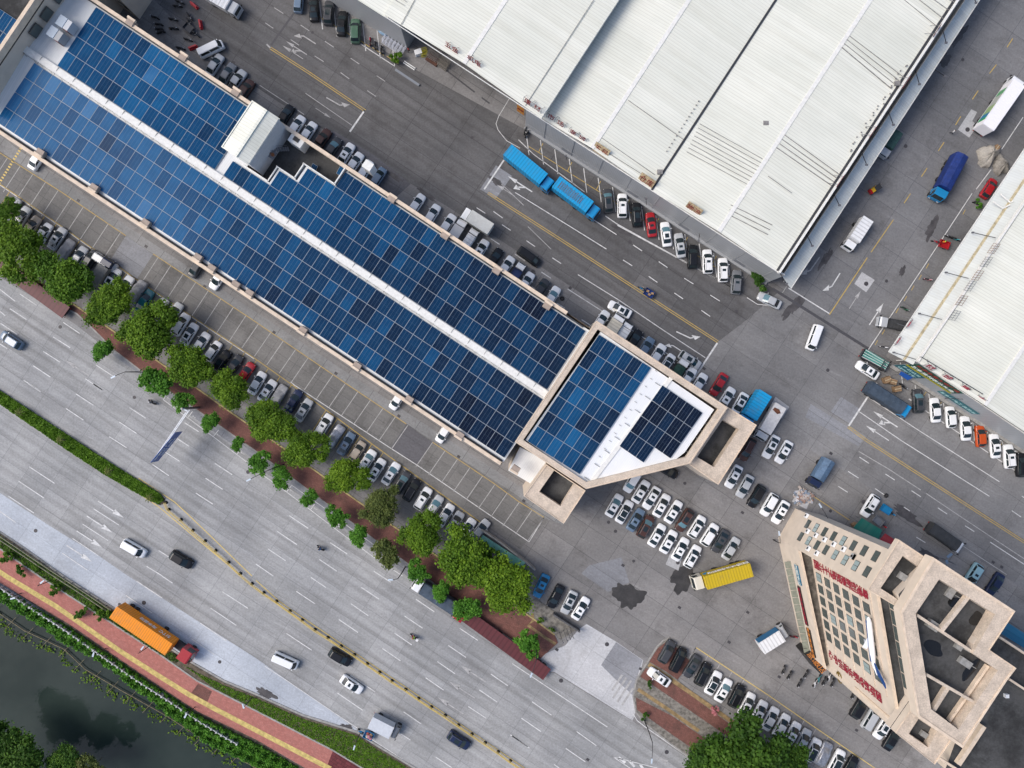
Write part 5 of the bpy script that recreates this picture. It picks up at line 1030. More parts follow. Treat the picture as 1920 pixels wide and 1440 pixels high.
bld(mb, 'roof_fittings', M['seam'], wh)
mb = MB(); c0, c1 = W(985,238), W(1437,530); d = (c1-c0).normalized(); n = Vector((d.y,-d.x,0))
mb.add([c0+n*.05, c1+n*.05, c1+n*.05+Vector((0,0,9.4)), c0+n*.05+Vector((0,0,9.4)), c0-n*.2, c1-n*.2, c1-n*.2+Vector((0,0,9.4)), c0-n*.2+Vector((0,0,9.4))], [(0,1,2,3),(7,6,5,4),(3,2,6,7),(0,4,7,3),(1,2,6,5)])
e0 = c0+V*12; mb.add([c0, e0, e0+Vector((0,0,9.3)), c0+Vector((0,0,9.3))], [(0,1,2,3)])
b0, b1 = W(470,-85), W(764,92); mb.add([b0, b1, b1+Vector((0,0,11.6)), b0+Vector((0,0,11.0))], [(0,1,2,3)]); b2 = b1+V*14; mb.add([b1, b2, b2+Vector((0,0,11.5)), b1+Vector((0,0,11.5))], [(0,1,2,3)])
bk0, bk1 = W(764,92)+V*13, W(985,238)+V*13; mb.add([bk0, bk1, bk1+Vector((0,0,11.8)), bk0+Vector((0,0,11.8))], [(0,1,2,3)])
s0, s1 = W(1437,530)-U*.3+V*.4, W(1437,530)-U*.3+V*70; mb.add([s0, s1, s1+Vector((0,0,9.5)), s0+Vector((0,0,9.5))], [(0,1,2,3)]); bld(mb, 'wall', M['clad'], wh)
mb = MB()
for i in range(60): q = c0.lerp(c1, (i+.5)/60)+n*.06; 
for i in range(9): q = c0.lerp(c1, (i+.7)/9)+n*.09; mb.bar(q+Vector((0,0,.1)), q+Vector((0,0,9.2)), .10, .05)
mb.bar(c0+n*.08+Vector((0,0,2.2)), c1+n*.08+Vector((0,0,2.2)), .05, .12); mb.bar(c0+n*.3+Vector((0,0,.3)), c1+n*.3+Vector((0,0,.3)), .5, .6); bld(mb, 'wall_trim', mat('wall_trim_grey', (.30,.31,.32), .7), wh)
for t in (.15,.42,.63,.86):
    q = c0.lerp(c1, t)+n*.08; w_ = MB(); w_.add([q, q+d*2.4, q+d*2.4+Vector((0,0,2.1)), q+Vector((0,0,2.1))], [(0,1,2,3)]); bld(w_, 'door', mat('grey_door', (.22,.23,.25), .6), wh)
mb = MB(); a = [W(1463,513,6.9), W(1483,541,6.2)]; f = [W(*ext((1463,513),FARQ),6.9), W(*ext((1483,541),FARQ),6.2)]
mb.add([a[0],a[1],f[1],f[0]]+[v-Vector((0,0,.15)) for v in (a[0],a[1],f[1],f[0])], [(0,1,2,3),(7,6,5,4),(0,4,5,1),(1,5,6,2)]); bld(mb, 'side_canopy', M['canopy'], wh)
mb = MB(); mb.bar(a[1], f[1], .12, .25)
for i in range(8): q = a[1].lerp(f[1], .03+i*.075)-U*.4; mb.bar((q.x,q.y,0), (q.x,q.y,6.1), .16)
bld(mb, 'canopy_post', M['trim'], wh)
def roof_sign(px, py, z, txt, deg, label, grp, plate=False, size=1.3, m=None):
    p = W(px, py, z+.7); p.z = z; r = thing('roof_sign', label, 'sign', p, -math.radians(deg), grp)
    if plate: r.rotation_euler.x = -.6
    else: r.rotation_euler.x = -.25
    if plate: MB().box(-1.55,1.55,-.03,.03,.0,2.0).build('panel', mat('rusty_sign_panel', (.42,.33,.2), .9, var=.4, scale=3), r)
    lettering(txt, size, m or RUSTR, r, (0,-.06,.85), (1,0,0), (0,0,1))
    mb = MB()
    for s in (-.8,.8): mb.bar((s*1.1,0,0),(s*1.1,0,1.5),.05); mb.bar((s*1.1,0,1.4),(s*1.1,1.7,.1),.05)
    mb.bar((-.9,0,.3),(.9,0,.3),.04); mb.bar((-.9,0,1.4),(.9,0,1.4),.04); mb.build('bracket', STEEL, r); return r
for i, (x, y, c, pl) in enumerate([(846,92,'五金',0),(888,117,'机电',0),(988,193,'建',0),(1006,205,'材',0),(1032,222,'市',0),(1050,234,'场',0),(1073,251,'商',0),(1090,262,'城',0),(1124,287,'五号',1),(1209,344,'仓库',1),(1297,398,'物流',1)]):
    roof_sign(x, y, 12.2 if x < 1012 else 9.5, c, 33.5, f"{'rusty red and cream sign board' if pl else 'rusty red roof lettering'}, {ordw(i+1)} from the left on the big warehouse's front eave", 'rusty letter signs on the front eave', pl, 1.5 if not pl else 1.45)
for i, (x, y) in enumerate([(1757,60),(1699,158),(1637,250),(1576,342)]):
    roof_sign(x, y, 9.9, '仓储', -56, f"rusty letter sign, {ordw(i+1)} from the top along the big warehouse's right edge", 'rusty letter signs on the right edge')
def flood(pa, pb, z0, z1, label, grp, nm='flood_lamp'):
    a, b = W(*pa, z0), W(*pb, z1); r = thing(nm, label, 'lamp', a, 0, grp); mb = MB(); mb.bar((0,0,0), b-a, .10); mb.build('arm', DARK, r)
    h = MB(); h.box(-.22,.22,-.16,.16,-.1,.12); o = h.build('lamp_head', mat('lamp_housing', (.12,.12,.13), .5), r); o.location = b-a
for i, q in enumerate([(1822,-15,1830,5),(1768,57,1774,80),(1716,132,1724,158),(1666,210,1675,234),(1616,287,1625,309),(1563,363,1574,385),(1512,439,1523,461),(1463,513,1475,532)]):
    flood(q[:2], q[2:], 9.6, 8.6, f"dark lamp arm, {ordw(i+1)} from the top over the big warehouse's side canopy", 'lamp arms over the side canopy')
flood((1752,130),(1772,143),6.2,6.0,'dark lamp on an arm sticking out past the side canopy','')
for i, q in enumerate([(1212,384,1211,372),(1312,438,1310,452),(1063,300,1061,292)]): flood(q[:2], q[2:], 5, 5.4, f"small white lamp, {ordw(i+1)} on the grey cladding wall below the rusty signs", 'lamps on the grey cladding')
mb = MB(); q = W(976,205,3); r = thing('wall_sign','orange sign with dark writing hanging at the open bay corner','sign',(q.x,q.y,0),UA); MB().box(-.8,.8,-.05,.05,1.2,4.2).build('board', mat('orange_board',(.5,.2,.03),.7), r); lettering('货场', .75, RUSTR, r, (0,-.07,2.8), (1,0,0), (0,0,1))
# ---- right warehouse
rw = thing('warehouse', 'white warehouse at the right edge with green signboard on its wall', 'warehouse', W(1850,700))
def ext2(p, t): return (p[0]+.556*t, p[1]-.831*t)
mb = MB(); 
def slope2(a, za, b, zb, t, th=.12):
    p = [W(*a, za), W(*b, zb), W(*ext2(b,t), zb), W(*ext2(a,t), za)]; q = [v-Vector((0,0,th)) for v in p]; mb.add(p+q, [(0,1,2,3),(7,6,5,4),(0,4,5,1),(1,5,6,2),(2,6,7,3),(3,7,4,0)])
slope2((1724,680),10.2,(1847,760),11.4,560); slope2((1847,760),11.4,(2000,862),10.2,560); bld(mb, 'roof', M['wroof'], rw)
mb = MB(); mb.bar(W(1847,760,11.45), W(*ext2((1847,760),560),11.45), .7, .1); bld(mb, 'ridge_cap', M['trim'], rw)
mb = MB(); mb.bar(W(1720,678,10.0), W(*ext2((1720,678),560),10.0), .25, .9); mb.bar(W(1720,678,10.0), W(2000,866,10.0), .12, .3); bld(mb, 'fascia', M['trim'], rw)
mb = MB(); a = [W(1666,660,6.6), W(1712,684,8.6)]; f = [W(*ext2((1666,660),560),6.6), W(*ext2((1712,684),560),8.6)]
mb.add([a[0],a[1],f[1],f[0]]+[v-Vector((0,0,.15)) for v in (a[0],a[1],f[1],f[0])], [(0,1,2,3),(7,6,5,4),(0,4,5,1),(0,3,7,4)]); bld(mb, 'side_canopy', M['canopy'], rw)
mb = MB(); mb.bar(a[0], f[0], .12, .25); g0, g1 = a[0].lerp(a[1],.62), f[0].lerp(f[1],.62); 
for i in range(8): q = a[0].lerp(f[0], .03+i*.09)+U*5.0; mb.bar((q.x,q.y,0), (q.x,q.y,6.4), .16)
bld(mb, 'canopy_post', M['trim'], rw)
mb = MB(); mb.bar(g0+Vector((0,0,.1)), g1+Vector((0,0,.1)), .5, .05); bld(mb, 'canopy_gutter', mat('stained_gutter', (.55,.47,.30), .8, var=.3, scale=1.5), rw)
A, B = W(1668,684), W(2000,899); dR = (B-A).normalized(); nR = Vector((dR.y,-dR.x,0)); UP = Vector((0,0,1))
mb = MB(); mb.add([A, B, B+UP*10, A+UP*10], [(0,1,2,3)]); q = A+V*.2+U*3.2; mb.add([q, q+V*75, q+V*75+UP*10, q+UP*10], [(0,1,2,3)]); bld(mb, 'wall', M['clad2'], rw)
mb = MB(); mb.bar(A+nR*.3+UP*.4, B+nR*.3+UP*.4, .6, .8); bld(mb, 'plinth', M['kerb'], rw)
def wallboard(s0, s1, z0, z1, col, label, text=None, tm=None, rows=1, size=1.0):
    m_ = mat(label.split()[0]+'_board', col, .55, var=.06); r = thing('signboard', label, 'sign', A+dR*s0, 0); mb = MB(); o = nR*.12
    mb.bar(o+dR*0+UP*(z0+z1)/2, o+dR*(s1-s0)+UP*(z0+z1)/2, .08, z1-z0); mb.build('board', m_, r)
    for k in range(rows):
        z = z0+(z1-z0)*(k+.5)/rows; lettering(text[k], size, tm[k], r, nR*.20+dR*(s1-s0)/2+UP*z, dR, (0,0,1))
    return r
L_AB = 23.38*.0+ (W(1855,805)-A).length
RB = mat('red_board_letters', (.25,.03,.02), .6); WB = mat('pale_letters', (.62,.68,.64), .6); TL = mat('pale_teal_letters', (.30,.50,.52), .6)
wallboard(.1, L_AB*.425, 6.5, 9.9, (.008,.085,.055), 'green signboard with red and white writing on the right warehouse wall', ['五金建材装饰市场','红星家居仓储广场'], [WB, RB], 2, 1.15)
wallboard(.1, L_AB*.425, 5.7, 6.3, (.42,.38,.012), 'yellow strip under the green signboard', ['    '], [WB], 0)
wallboard(.1, L_AB*.20, 1.7, 5.2, (.02,.13,.16), 'teal banner with pale writing at the wall corner below the yellow strip', ['铝材门窗','不锈钢管'], [TL, TL], 2, 1.0)
wallboard(L_AB*.40, L_AB*.74, 2.6, 5.0, (.03,.16,.19), 'long teal banner right of the yellow strip', ['五金水电工具批发'], [TL], 1, 1.0)
for i, (x, y, c) in enumerate([(1742,690,'材'),(1774,709,'城'),(1807,729,'建'),(1837,749,'大')]): roof_sign(x, y, 10.2, c, 33.5, f"dark red character on the right warehouse front eave, {ordw(i+1)} from the left", 'dark red characters on the right front eave', False, 1.6, REDL)
for i, (x, y, c) in enumerate([(1706,608,'宏'),(1685,640,'达')]): roof_sign(x, y, 6.8, c, -56, f"red character, {'upper' if i == 0 else 'lower'} of two on the right canopy", 'red characters on the right canopy', False, 1.6, mat('crimson_letters',(.42,.02,.05),.6))
for i, q in enumerate([(1867,446,1824,436),(1816,522,1774,511),(1766,599,1724,588),(1717,674,1676,661)]): flood(q[:2], q[2:], 9.8, 8.0, f"long dark lamp arm, {ordw(i+1)} from the top over the right canopy", 'lamp arms over the right canopy')
flood((1825,749),(1774,747),7,6,'long dark lamp arm sticking out over the white cars under the signboard','')
mb = MB(); r = thing('roof_rail', 'thin dark sign rail along the right warehouse front eave', 'railing', W(1727,670,10.4)); o_ = -r.location
pa, pb = W(1727,669,10.9), W(1843,739,11.6); mb.bar(pa+o_, pb+o_, .10)
for i in range(9): q = pa.lerp(pb, i/8); mb.bar(q+o_, q+o_-UP*.5, .06)
mb.build('rail', DARK, r)
for k, (x, y) in enumerate([(1856,465),(1842,490),(1826,515),(1812,535),(1796,562),(1783,590)]):
    p = W(x, y, 10.6); r = thing('lattice_sign', f'dark lattice sign frame seen from behind, {ordw(k+1)} from the top, on the right warehouse edge', 'sign frame', p, math.radians(56), 'lattice sign frames on the right warehouse edge'); mb = MB()
    for i in range(5): mb.bar((-1+.5*i,0,0),(-1+.5*i,-.7,1.2),.05)
    for z in (.1,.6,1.1): mb.bar((-1,-.6*z,z),(1,-.6*z,z),.05)
    mb.build('lattice', STEEL if k % 2 else mat('rusty_lattice',(.2,.12,.08),.8), r)
mb = MB(); r = thing('pipe', 'white bent pipe on the right warehouse canopy at the frame edge', 'pipe', W(1870,370,8)); o_ = -r.location
mb.tube([W(1862,378,8)+o_, W(1880,391,8)+o_, W(1894,384,8.3)+o_], .15, 8); mb.tube([W(1876,364,8)+o_, W(1894,380,8)+o_, W(1900,377,8.3)+o_], .15, 8); mb.build('tube', M['trim'], r)
# ---- long building under the solar panels
O = (480, 381); ZR = 13.0; ca, sa = math.cos(math.radians(33.5)), math.sin(math.radians(33.5))
def AB(a, b): return (O[0]+a*ca-b*sa, O[1]+a*sa+b*ca)
sb = thing('solar_building', 'long building with beige parapets under rows of blue solar panels', 'building', W(480,381))
def quad3(mb, pts, m=0, th=0):
    mb.face(pts, m)
def PA(a, b, z): return W(*AB(a,b), z)
def zr(b): return 13.5-.9*abs(b)/150
RS = MB()
def roofq(a0, a1, b0, b1, dz=0): RS.face([PA(a0,b0,zr(b0)+dz), PA(a1,b0,zr(b0)+dz), PA(a1,b1,zr(b1)+dz), PA(a0,b1,zr(b1)+dz)][::-1] if b1 > b0 else [PA(a0,b0,zr(b0)+dz), PA(a1,b0,zr(b0)+dz), PA(a1,b1,zr(b1)+dz), PA(a0,b1,zr(b1)+dz)])
roofq(-900, 655, 0, 148); roofq(-900, -110, 0, -146); roofq(-110, -52, 0, -62); roofq(-52, 0, 0, -46); roofq(0, 40, 0, -78); roofq(40, 108, 0, -110); roofq(108, 655, 0, -146)
bld(RS, 'roof', M['wroof2'], sb)
mb = MB(); P0 = [AB(-900,-152), AB(655,-152), AB(655,156), AB(-900,156)]
q = [W(x,y,13.4) for x, y in P0]
for i, (aa, bb) in enumerate(((0,1),(2,3),(3,0))): mb.add([Vector((q[aa].x,q[aa].y,0)), Vector((q[bb].x,q[bb].y,0)), Vector((q[bb].x,q[bb].y,12.6)), Vector((q[aa].x,q[aa].y,12.6))], [(0,1,2,3)])
bld(mb, 'wall', M['render'], sb)
for z in (1.6, 5.6, 9.6):
    for bside, off in ((-152,-.04),(156,.04)):
        wb_ = MB(); n_ = -V*(1 if bside > 0 else -1)*.06
        p0, p1 = W(*AB(-900,bside),13.4), W(*AB(640,bside),13.4); p0.z = p1.z = z
        k = 64
        for i in range(k): s0 = p0.lerp(p1, (i+.2)/k)+n_; s1 = p0.lerp(p1, (i+.8)/k)+n_; wb_.face([s0, s1, s1+UP*1.7, s0+UP*1.7])
        bld(wb_, 'window_band', M['winglass'], sb)
mb = MB()
def paraline(a0, a1, b, z=13.0, w=.62, h=.9, m=0): mb.bar(PA(a0,b,z), PA(a1,b,z), w, h, m)
paraline(-900, 652, 153.5); paraline(-900, 600, -149.5); bld(mb, 'parapet', M['coping'], sb)
mb = MB(); mb.bar(PA(-900,148.2,12.9), PA(652,148.2,12.9), .32, .1); mb.bar(PA(-900,-145.2,12.9), PA(-115,-145.2,12.9), .3, .1); mb.bar(PA(112,-145.2,12.9), PA(640,-145.2,12.9), .3, .1); bld(mb, 'gutter', M['gutter'], sb)
mb = MB(); 
for y0 in (-5,): mb.add([PA(-600,-7.5,13.95),PA(652,-7.5,13.95),PA(652,3.5,14.0),PA(-600,3.5,14.0)], [(3,2,1,0)])
mb.bar(PA(-600,-8,13.7), PA(652,-8,13.7), .1, .5); mb.bar(PA(-600,4,13.7), PA(652,4,13.7), .1, .6)
bld(mb, 'ridge_walkway', M['trim'], sb)
mb = MB()
for i in range(33): a = -560+37*i; mb.bar(PA(a,-8,14.03), PA(a,8,13.9), .10, .06); 
mb.bar(PA(-560,6.2,13.85), PA(650,6.2,13.85), .06, .1)
for i in range(60): a = -560+20.2*i+random.uniform(-3,3); mb.bar(PA(a,5.2,13.8), PA(a+9,8.2,13.75), .05, .08)
bld(mb, 'cable_tray', M['fade'], sb)
for x, y in [(74,285),(175,351),(272,417),(370,482),(396,502),(441,533),(467,549),(567,619),(669,686),(767,749),(862,816),(967,880),(243,40),(342,106),(441,172),(734,372),(834,441),(931,507),(1026,573)]:
    p = W(x, y, 13.8); s = 1 if (y-O[1])*ca-(x-O[0])*sa > 0 else -1
    mb = MB(); R = Matrix.Translation((p.x,p.y,0)) @ Matrix.Rotation(UA,4,'Z'); mb.box(-.7,.7,-.55,.55,12.5,13.75,0,R); mb.box(-.8,.8,-.2*1-.55*(1 if s > 0 else -1),.2-.55*(1 if s > 0 else -1),13.4,13.9,1,R); bld(mb, 'parapet_post', [M['post'], M['coping']], sb)
# head-house and service yard on the roof
mb = MB(); hh = [(-111,-155),(-52,-155),(-52,-54),(-111,-54)]; Z = 17.2
w4 = [PA(a,b,Z) for a, b in hh]; bz = [Vector((p.x,p.y,9)) for p in w4]
for i in range(4): mb.add([bz[i],bz[(i+1)%4],w4[(i+1)%4],w4[i]], [(0,1,2,3)])
bld(mb, 'head_house_wall', mat('pale_wall_panels', (.52,.53,.55), .6, var=.06), sb)
mb = MB(); e = 1.5
for s0, s1, z0, z1 in ((-113,-81,17.0,17.9),(-81,-50,17.9,17.0)): mb.add([PA(s0,-157,z0),PA(s1,-157,z1),PA(s1,-52,z1),PA(s0,-52,z0)], [(3,2,1,0)])
mb.bar(PA(-81,-157,17.95), PA(-81,-52,17.95), .5, .1); bld(mb, 'head_house_roof', M['wroof'], sb)
mb = MB(); yd = [(-50,-150),(112,-150),(112,-60),(-50,-45)]; mb.face([W2(*AB(a,b),13,10.2) for a, b in yd][::-1]); bld(mb, 'yard_floor', M['flat'], sb)
mb = MB()
for p0, p1 in (((-52,-46),(2,-46)),((2,-46),(2,-77)),((0,-78),(42,-78)),((40,-78),(40,-110)),((38,-110),(110,-110)),((108,-110),(108,-146))): mb.bar(PA(*p0,11.9), PA(*p1,11.9), .2, 3)
bld(mb, 'yard_wall', M['trim'], sb)
p = W(560,266,12); r = thing('roof_tank', 'white open-topped box beside the dark roof yard', 'box', (p.x,p.y,10.2), UA); mb = MB(); mb.box(-1.35,1.35,-.95,.95,0,3.0); mb.build('shell', M['trim'], r); MB().box(-.6,.5,-.4,.35,3.0,3.15).build('hatch', DARK, r)
p = W(691,312,13); r = thing('roof_box', 'pale grey cabinet at the far end of the dark roof yard', 'box', (p.x,p.y,10.2), UA); mb = MB(); mb.box(-.8,.8,-.7,.7,0,3.4); mb.build('cabinet', M['acw'], r); MB().box(-.85,.85,-.75,.75,3.4,3.5).build('lid', M['trim'], r)
p = W(507,287,13); r = thing('condenser_unit', 'condenser stand with brown fans on the head-house side', 'condenser', (p.x,p.y,10.2), UA); MB().box(-.8,.8,-.7,.7,2.3,2.5).build('stand', STEEL, r)
mb = MB(); 
for x in (-.4,.4): mb.tube([(x,0,2.5),(x,0,2.75)], .32, 12)
mb.build('fan', mat('brown_fan', (.25,.09,.03), .7), r)
p = W(519,275,13); r = thing('steel_stair', 'grey steel stair going down into the dark roof yard', 'stair', (p.x,p.y,10.2), UA+.9); mb = MB()
for i in range(9): mb.box(-1.5+.33*i,-1.2+.33*i,-.4,.4,2.4-.26*i,2.46-.26*i)
mb.bar((-1.5,-.42,3.2),(1.4,-.42,1.0),.05); mb.bar((-1.5,.42,3.2),(1.4,.42,1.0),.05); mb.build('treads', STEEL, r)
# white lean-to roof between long building and corner frame
mb = MB(); mb.face([W(975,838,9.5), W(1030,868,9.5), W(997,908,9.2), W(953,882,9.2)][::-1]); o = bld(mb, 'lean_to_roof', M['wroof2'], sb)
mb = MB(); q = [W(975,838,9.5), W(1030,868,9.5), W(997,908,9.2), W(953,882,9.2)]; mb.prism([(p.x,p.y) for p in q], 0, 8.9); bld(mb, 'wall', M['render'], sb)
# ---- end block
eb = thing('end_block', 'five-sided white roof block with beige parapet at the solar building end', 'building', W(1150,780)); ZE = 15.0
EO = [(1119,601),(1365,764),(1295,869),(1099,917),(966,829)]; EI = [(1121,617),(1348,767),(1287,857),(1100,904),(981,825)]
def ring(mb, outer, inner, z0, z1, m=0, zi=None, ms=None):
    o = [W(x,y,z1) for x, y in outer]; i_ = [W(x,y,z1) for x, y in inner]; n = len(o); d = lambda p, z: Vector((p.x,p.y,z))
    for k in range(n):
        j = (k+1) % n; mb.add([o[k],o[j],i_[j],i_[k]], [(3,2,1,0)], m); mb.add([d(o[k],z0),d(o[j],z0),o[j],o[k]], [(0,1,2,3)], m if ms is None else ms); mb.add([d(i_[k],zi or z0),d(i_[j],zi or z0),i_[j],i_[k]], [(3,2,1,0)], m)
mb = MB(); ring(mb, EO, EI, 14.2, ZE+.3); bld(mb, 'parapet', M['coping2'], eb)
mb = MB(); ring(mb, [(x*.994+1120*.006, y*.994+770*.006) for x, y in EO], [(x*.985+1120*.015,y*.985+770*.015) for x, y in EO], ZE+.28, ZE+.36); bld(mb, 'coping', M['coping'], eb)
mb = MB(); q = [W(x,y,ZE+.3) for x, y in EO]; mb.prism([(p.x*.999,p.y*.999) for p in q], 0, 14.4, 0, False); bld(mb, 'wall', M['render'], eb)
mb = MB(); mb.face([W(x,y,14.5) for x, y in [(1126,622),(1339,768),(1284,848),(1264,864),(1100,906),(985,825)]][::-1]); bld(mb, 'roof', M['membrane'], eb)
mb = MB(); mb.bar(W(1265,700,14.62), W(1108,905,14.62), .75, .14); bld(mb, 'roof_walkway', M['trim'], eb)
mb = MB()
for i in range(9): q = W(1252-19*i, 695+25.3*i, 14.7); mb.bar(q-U*.55, q+U*.55, .10, .1)
for i in range(12): q = W(1228-9.6*i, 694+14.6*i, 14.62); mb.bar(q, q+U*.5, .07, .06)
for i in range(8): q = W(1330-9*i, 780+13*i, 14.62); mb.bar(q, q+U*.8, .05, .05)
bld(mb, 'roof_clips', M['fade'], eb)
mb = MB()
for z in (2,6,10):
    qs = [W(x,y,ZE+.3) for x, y in EO]
    for k in range(5):
        a_, b_ = qs[k].copy(), qs[(k+1)%5].copy(); a_.z = b_.z = z; n_ = (b_-a_).normalized(); n_ = Vector((n_.y,-n_.x,0))*-.05; m_ = int((b_-a_).length/2.4)
        for i in range(m_): s0, s1 = a_.lerp(b_,(i+.25)/m_)+n_, a_.lerp(b_,(i+.8)/m_)+n_; mb.face([s0,s1,s1+UP*1.8,s0+UP*1.8])
bld(mb, 'window_band', M['winglass'], eb)
def frame(root, outer, inner, z, name='corner_frame', floor_z=None):
    mb = MB(); ring(mb, outer, inner, z-1.8, z); bld(mb, name, M['coping2'], root)
    mb = MB(); ring(mb, outer, [(x*.97+sum(p[0] for p in outer)/len(outer)*.03, y*.97+sum(p[1] for p in outer)/len(outer)*.03) for x, y in outer], z-.02, z+.14); bld(mb, name+'_edge', M['coping'], root)
    mb = MB(); q = [W(x,y,z) for x, y in outer]; mb.prism([(p.x,p.y) for p in q], 0, z-1.8, 0, False); bld(mb, 'wall', M['render'], root)
    mb = MB(); mb.face([W2(x,y,z,floor_z or z-2.5) for x, y in outer][::-1]); o = bld(mb, 'recessed_roof', M['flat'], root)
    if o.data.polygons[0].normal.z < 0: o.data.flip_normals()
frame(eb, [(1366,764),(1419,797),(1347,909),(1292,871)], [(1355,787),(1386,805),(1339,876),(1307,857)], 13.2)
frame(eb, [(1025,871),(982,930),(1057,982),(1098,920)], [(1039,882),(1011,922),(1051,949),(1077,908)], 13.2)
# ---- solar arrays
def solarmat(i, c1, c2):
    m, nt, b = newmat('solar_cell_%d' % i); L = nt.links; tc = node(nt, 'ShaderNodeTexCoord'); sp = node(nt, 'ShaderNodeSeparateXYZ'); L.new(tc.outputs['UV'], sp.inputs[0])
    def mth(op, a, v=None):
        n = node(nt, 'ShaderNodeMath', operation=op); L.new(a, n.inputs[0])
        if v is not None: n.inputs[1].default_value = v
        return n.outputs[0]
    def lines(o, k, w):
        t = mth('ABSOLUTE', mth('SUBTRACT', mth('FRACT', mth('MULTIPLY', o, k)), .5)); r = node(nt, 'ShaderNodeMapRange'); r.inputs[1].default_value = .5-w; r.inputs[2].default_value = .5; L.new(t, r.inputs[0]); return r.outputs[0]
    g = node(nt, 'ShaderNodeNewGeometry').outputs['Position']; c = mixc(nt, c1, c2, noise(nt, g, .35, 4, .6, .35, .65))
    c = mixc(nt, c, (.16,.24,.33), mth('MULTIPLY', lines(sp.outputs[0], 8, .09), .42)); c = mixc(nt, c, (.12,.2,.3), mth('MULTIPLY', lines(sp.outputs[1], 2, .012), .4)); c = mixc(nt, c, (.25,.33,.42), mth('MULTIPLY', lines(sp.outputs[0], 3, .04), .5))
    L.new(c, b.inputs['Base Color']); b.inputs['Roughness'].default_value = .12; b.inputs['Specular IOR Level'].default_value = .03; return m
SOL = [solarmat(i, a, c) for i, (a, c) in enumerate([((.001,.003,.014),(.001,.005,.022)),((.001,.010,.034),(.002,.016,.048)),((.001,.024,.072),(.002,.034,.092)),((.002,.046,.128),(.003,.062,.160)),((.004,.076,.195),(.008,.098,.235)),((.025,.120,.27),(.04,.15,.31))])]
FRM = mat('panel_frame', (.30,.34,.38), .5)
def panel_geo(c, ex, ey, th=.04):
    nz = ex.cross(ey).normalized(); P = [c-ex-ey, c+ex-ey, c+ex+ey, c-ex+ey]; Q = [p+nz*th for p in P]
    e = .03; ex2, ey2 = ex*(1-e/ex.length), ey*(1-e/ey.length); G = [c+nz*(th+.004)+s*ex2+t*ey2 for s, t in ((-1,-1),(1,-1),(1,1),(-1,1))]
    return P+Q+G, [(4,5,6,7),(0,1,5,4),(1,2,6,5),(2,3,7,6),(3,0,4,7),(8,9,10,11)], [0,0,0,0,0,1]
def solar_array(label, cells, loc, big=100):
    r = thing('solar_array', label, 'solar panels', loc); cells.sort(key=lambda q: (q[0].xy.length))
    far, rest = cells[-big:], cells[:-big]      # nearer the frame edge shows no larger; all the same size
    def mk(cs, name):
        vs, fs, ms, uvs = [], [], [], []
        for c, ex, ey, k in cs:
            v, f, m = panel_geo(c-Vector(loc), ex, ey); b = len(vs); vs += v
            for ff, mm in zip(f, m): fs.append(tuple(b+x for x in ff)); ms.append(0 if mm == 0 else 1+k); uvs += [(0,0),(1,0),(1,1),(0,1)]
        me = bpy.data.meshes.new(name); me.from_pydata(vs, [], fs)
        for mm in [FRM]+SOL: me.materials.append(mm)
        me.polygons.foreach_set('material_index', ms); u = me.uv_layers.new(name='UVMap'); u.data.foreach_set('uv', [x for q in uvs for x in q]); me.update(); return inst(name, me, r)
    for q in far: mk([q], 'solar_panel')
    if rest: mk(rest, 'solar_panels')['kind'] = 'stuff'
    return r
def tone(a, b):  # sky reflection, bright left to navy right, painted as panel blue, plus random tone
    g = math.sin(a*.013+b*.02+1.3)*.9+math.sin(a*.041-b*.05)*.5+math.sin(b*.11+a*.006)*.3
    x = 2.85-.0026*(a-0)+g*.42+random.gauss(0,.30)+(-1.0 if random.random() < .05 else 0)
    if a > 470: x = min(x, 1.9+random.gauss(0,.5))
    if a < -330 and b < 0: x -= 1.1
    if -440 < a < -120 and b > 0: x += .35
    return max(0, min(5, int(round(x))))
def cells_ab(a0, n, b0, rows, sgn, pa=20.8, pb=33.0, f=None):
    out = []
    for i in range(n):
        for j in range(rows):
            a = a0+pa*(i+.5); b = b0+sgn*pb*(j+.5)
            if f and not f(a, abs(b)): continue
            h = lambda bb: zr(bb)+.22
            c = PA(a,b,h(b)); e0, e1 = PA(a+pa*.489,b,h(b)), PA(a,b-pb*.492,h(b-pb*.492)); k = tone(a, b)
            out.append((c, e0-c, e1-c, k))
    return out
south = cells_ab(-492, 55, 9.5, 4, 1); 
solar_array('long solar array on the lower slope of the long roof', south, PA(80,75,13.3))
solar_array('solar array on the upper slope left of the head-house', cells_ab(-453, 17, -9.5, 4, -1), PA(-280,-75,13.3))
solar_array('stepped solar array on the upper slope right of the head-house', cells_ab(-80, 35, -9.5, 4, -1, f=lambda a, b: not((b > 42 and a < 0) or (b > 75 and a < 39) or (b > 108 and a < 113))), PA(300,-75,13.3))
def cells_img(o, du, dv, n, rows, f=None, lo=0, hi=5, bias=2.0, z=14.75):
    out = []
    for i in range(n):
        for j in range(rows):
            if f and not f(i, j): continue
            q = lambda x, y: W(o[0]+du[0]*x+dv[0]*y, o[1]+du[1]*x+dv[1]*y, z)
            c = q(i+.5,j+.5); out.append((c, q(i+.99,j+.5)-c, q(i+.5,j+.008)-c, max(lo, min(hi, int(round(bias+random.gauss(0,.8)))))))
    return out
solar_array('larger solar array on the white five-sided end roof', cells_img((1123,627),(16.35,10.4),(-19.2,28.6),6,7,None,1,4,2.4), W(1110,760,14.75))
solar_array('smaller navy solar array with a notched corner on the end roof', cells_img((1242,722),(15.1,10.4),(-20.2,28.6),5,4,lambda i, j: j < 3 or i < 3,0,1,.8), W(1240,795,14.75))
p = W(643,318,13); c = Vector((p.x,p.y,10.9)); solar_array('single blue solar panel leaning in the dark roof yard', [(c, U*1.5, (V*.95+Vector((0,0,.25))), 3)], c)
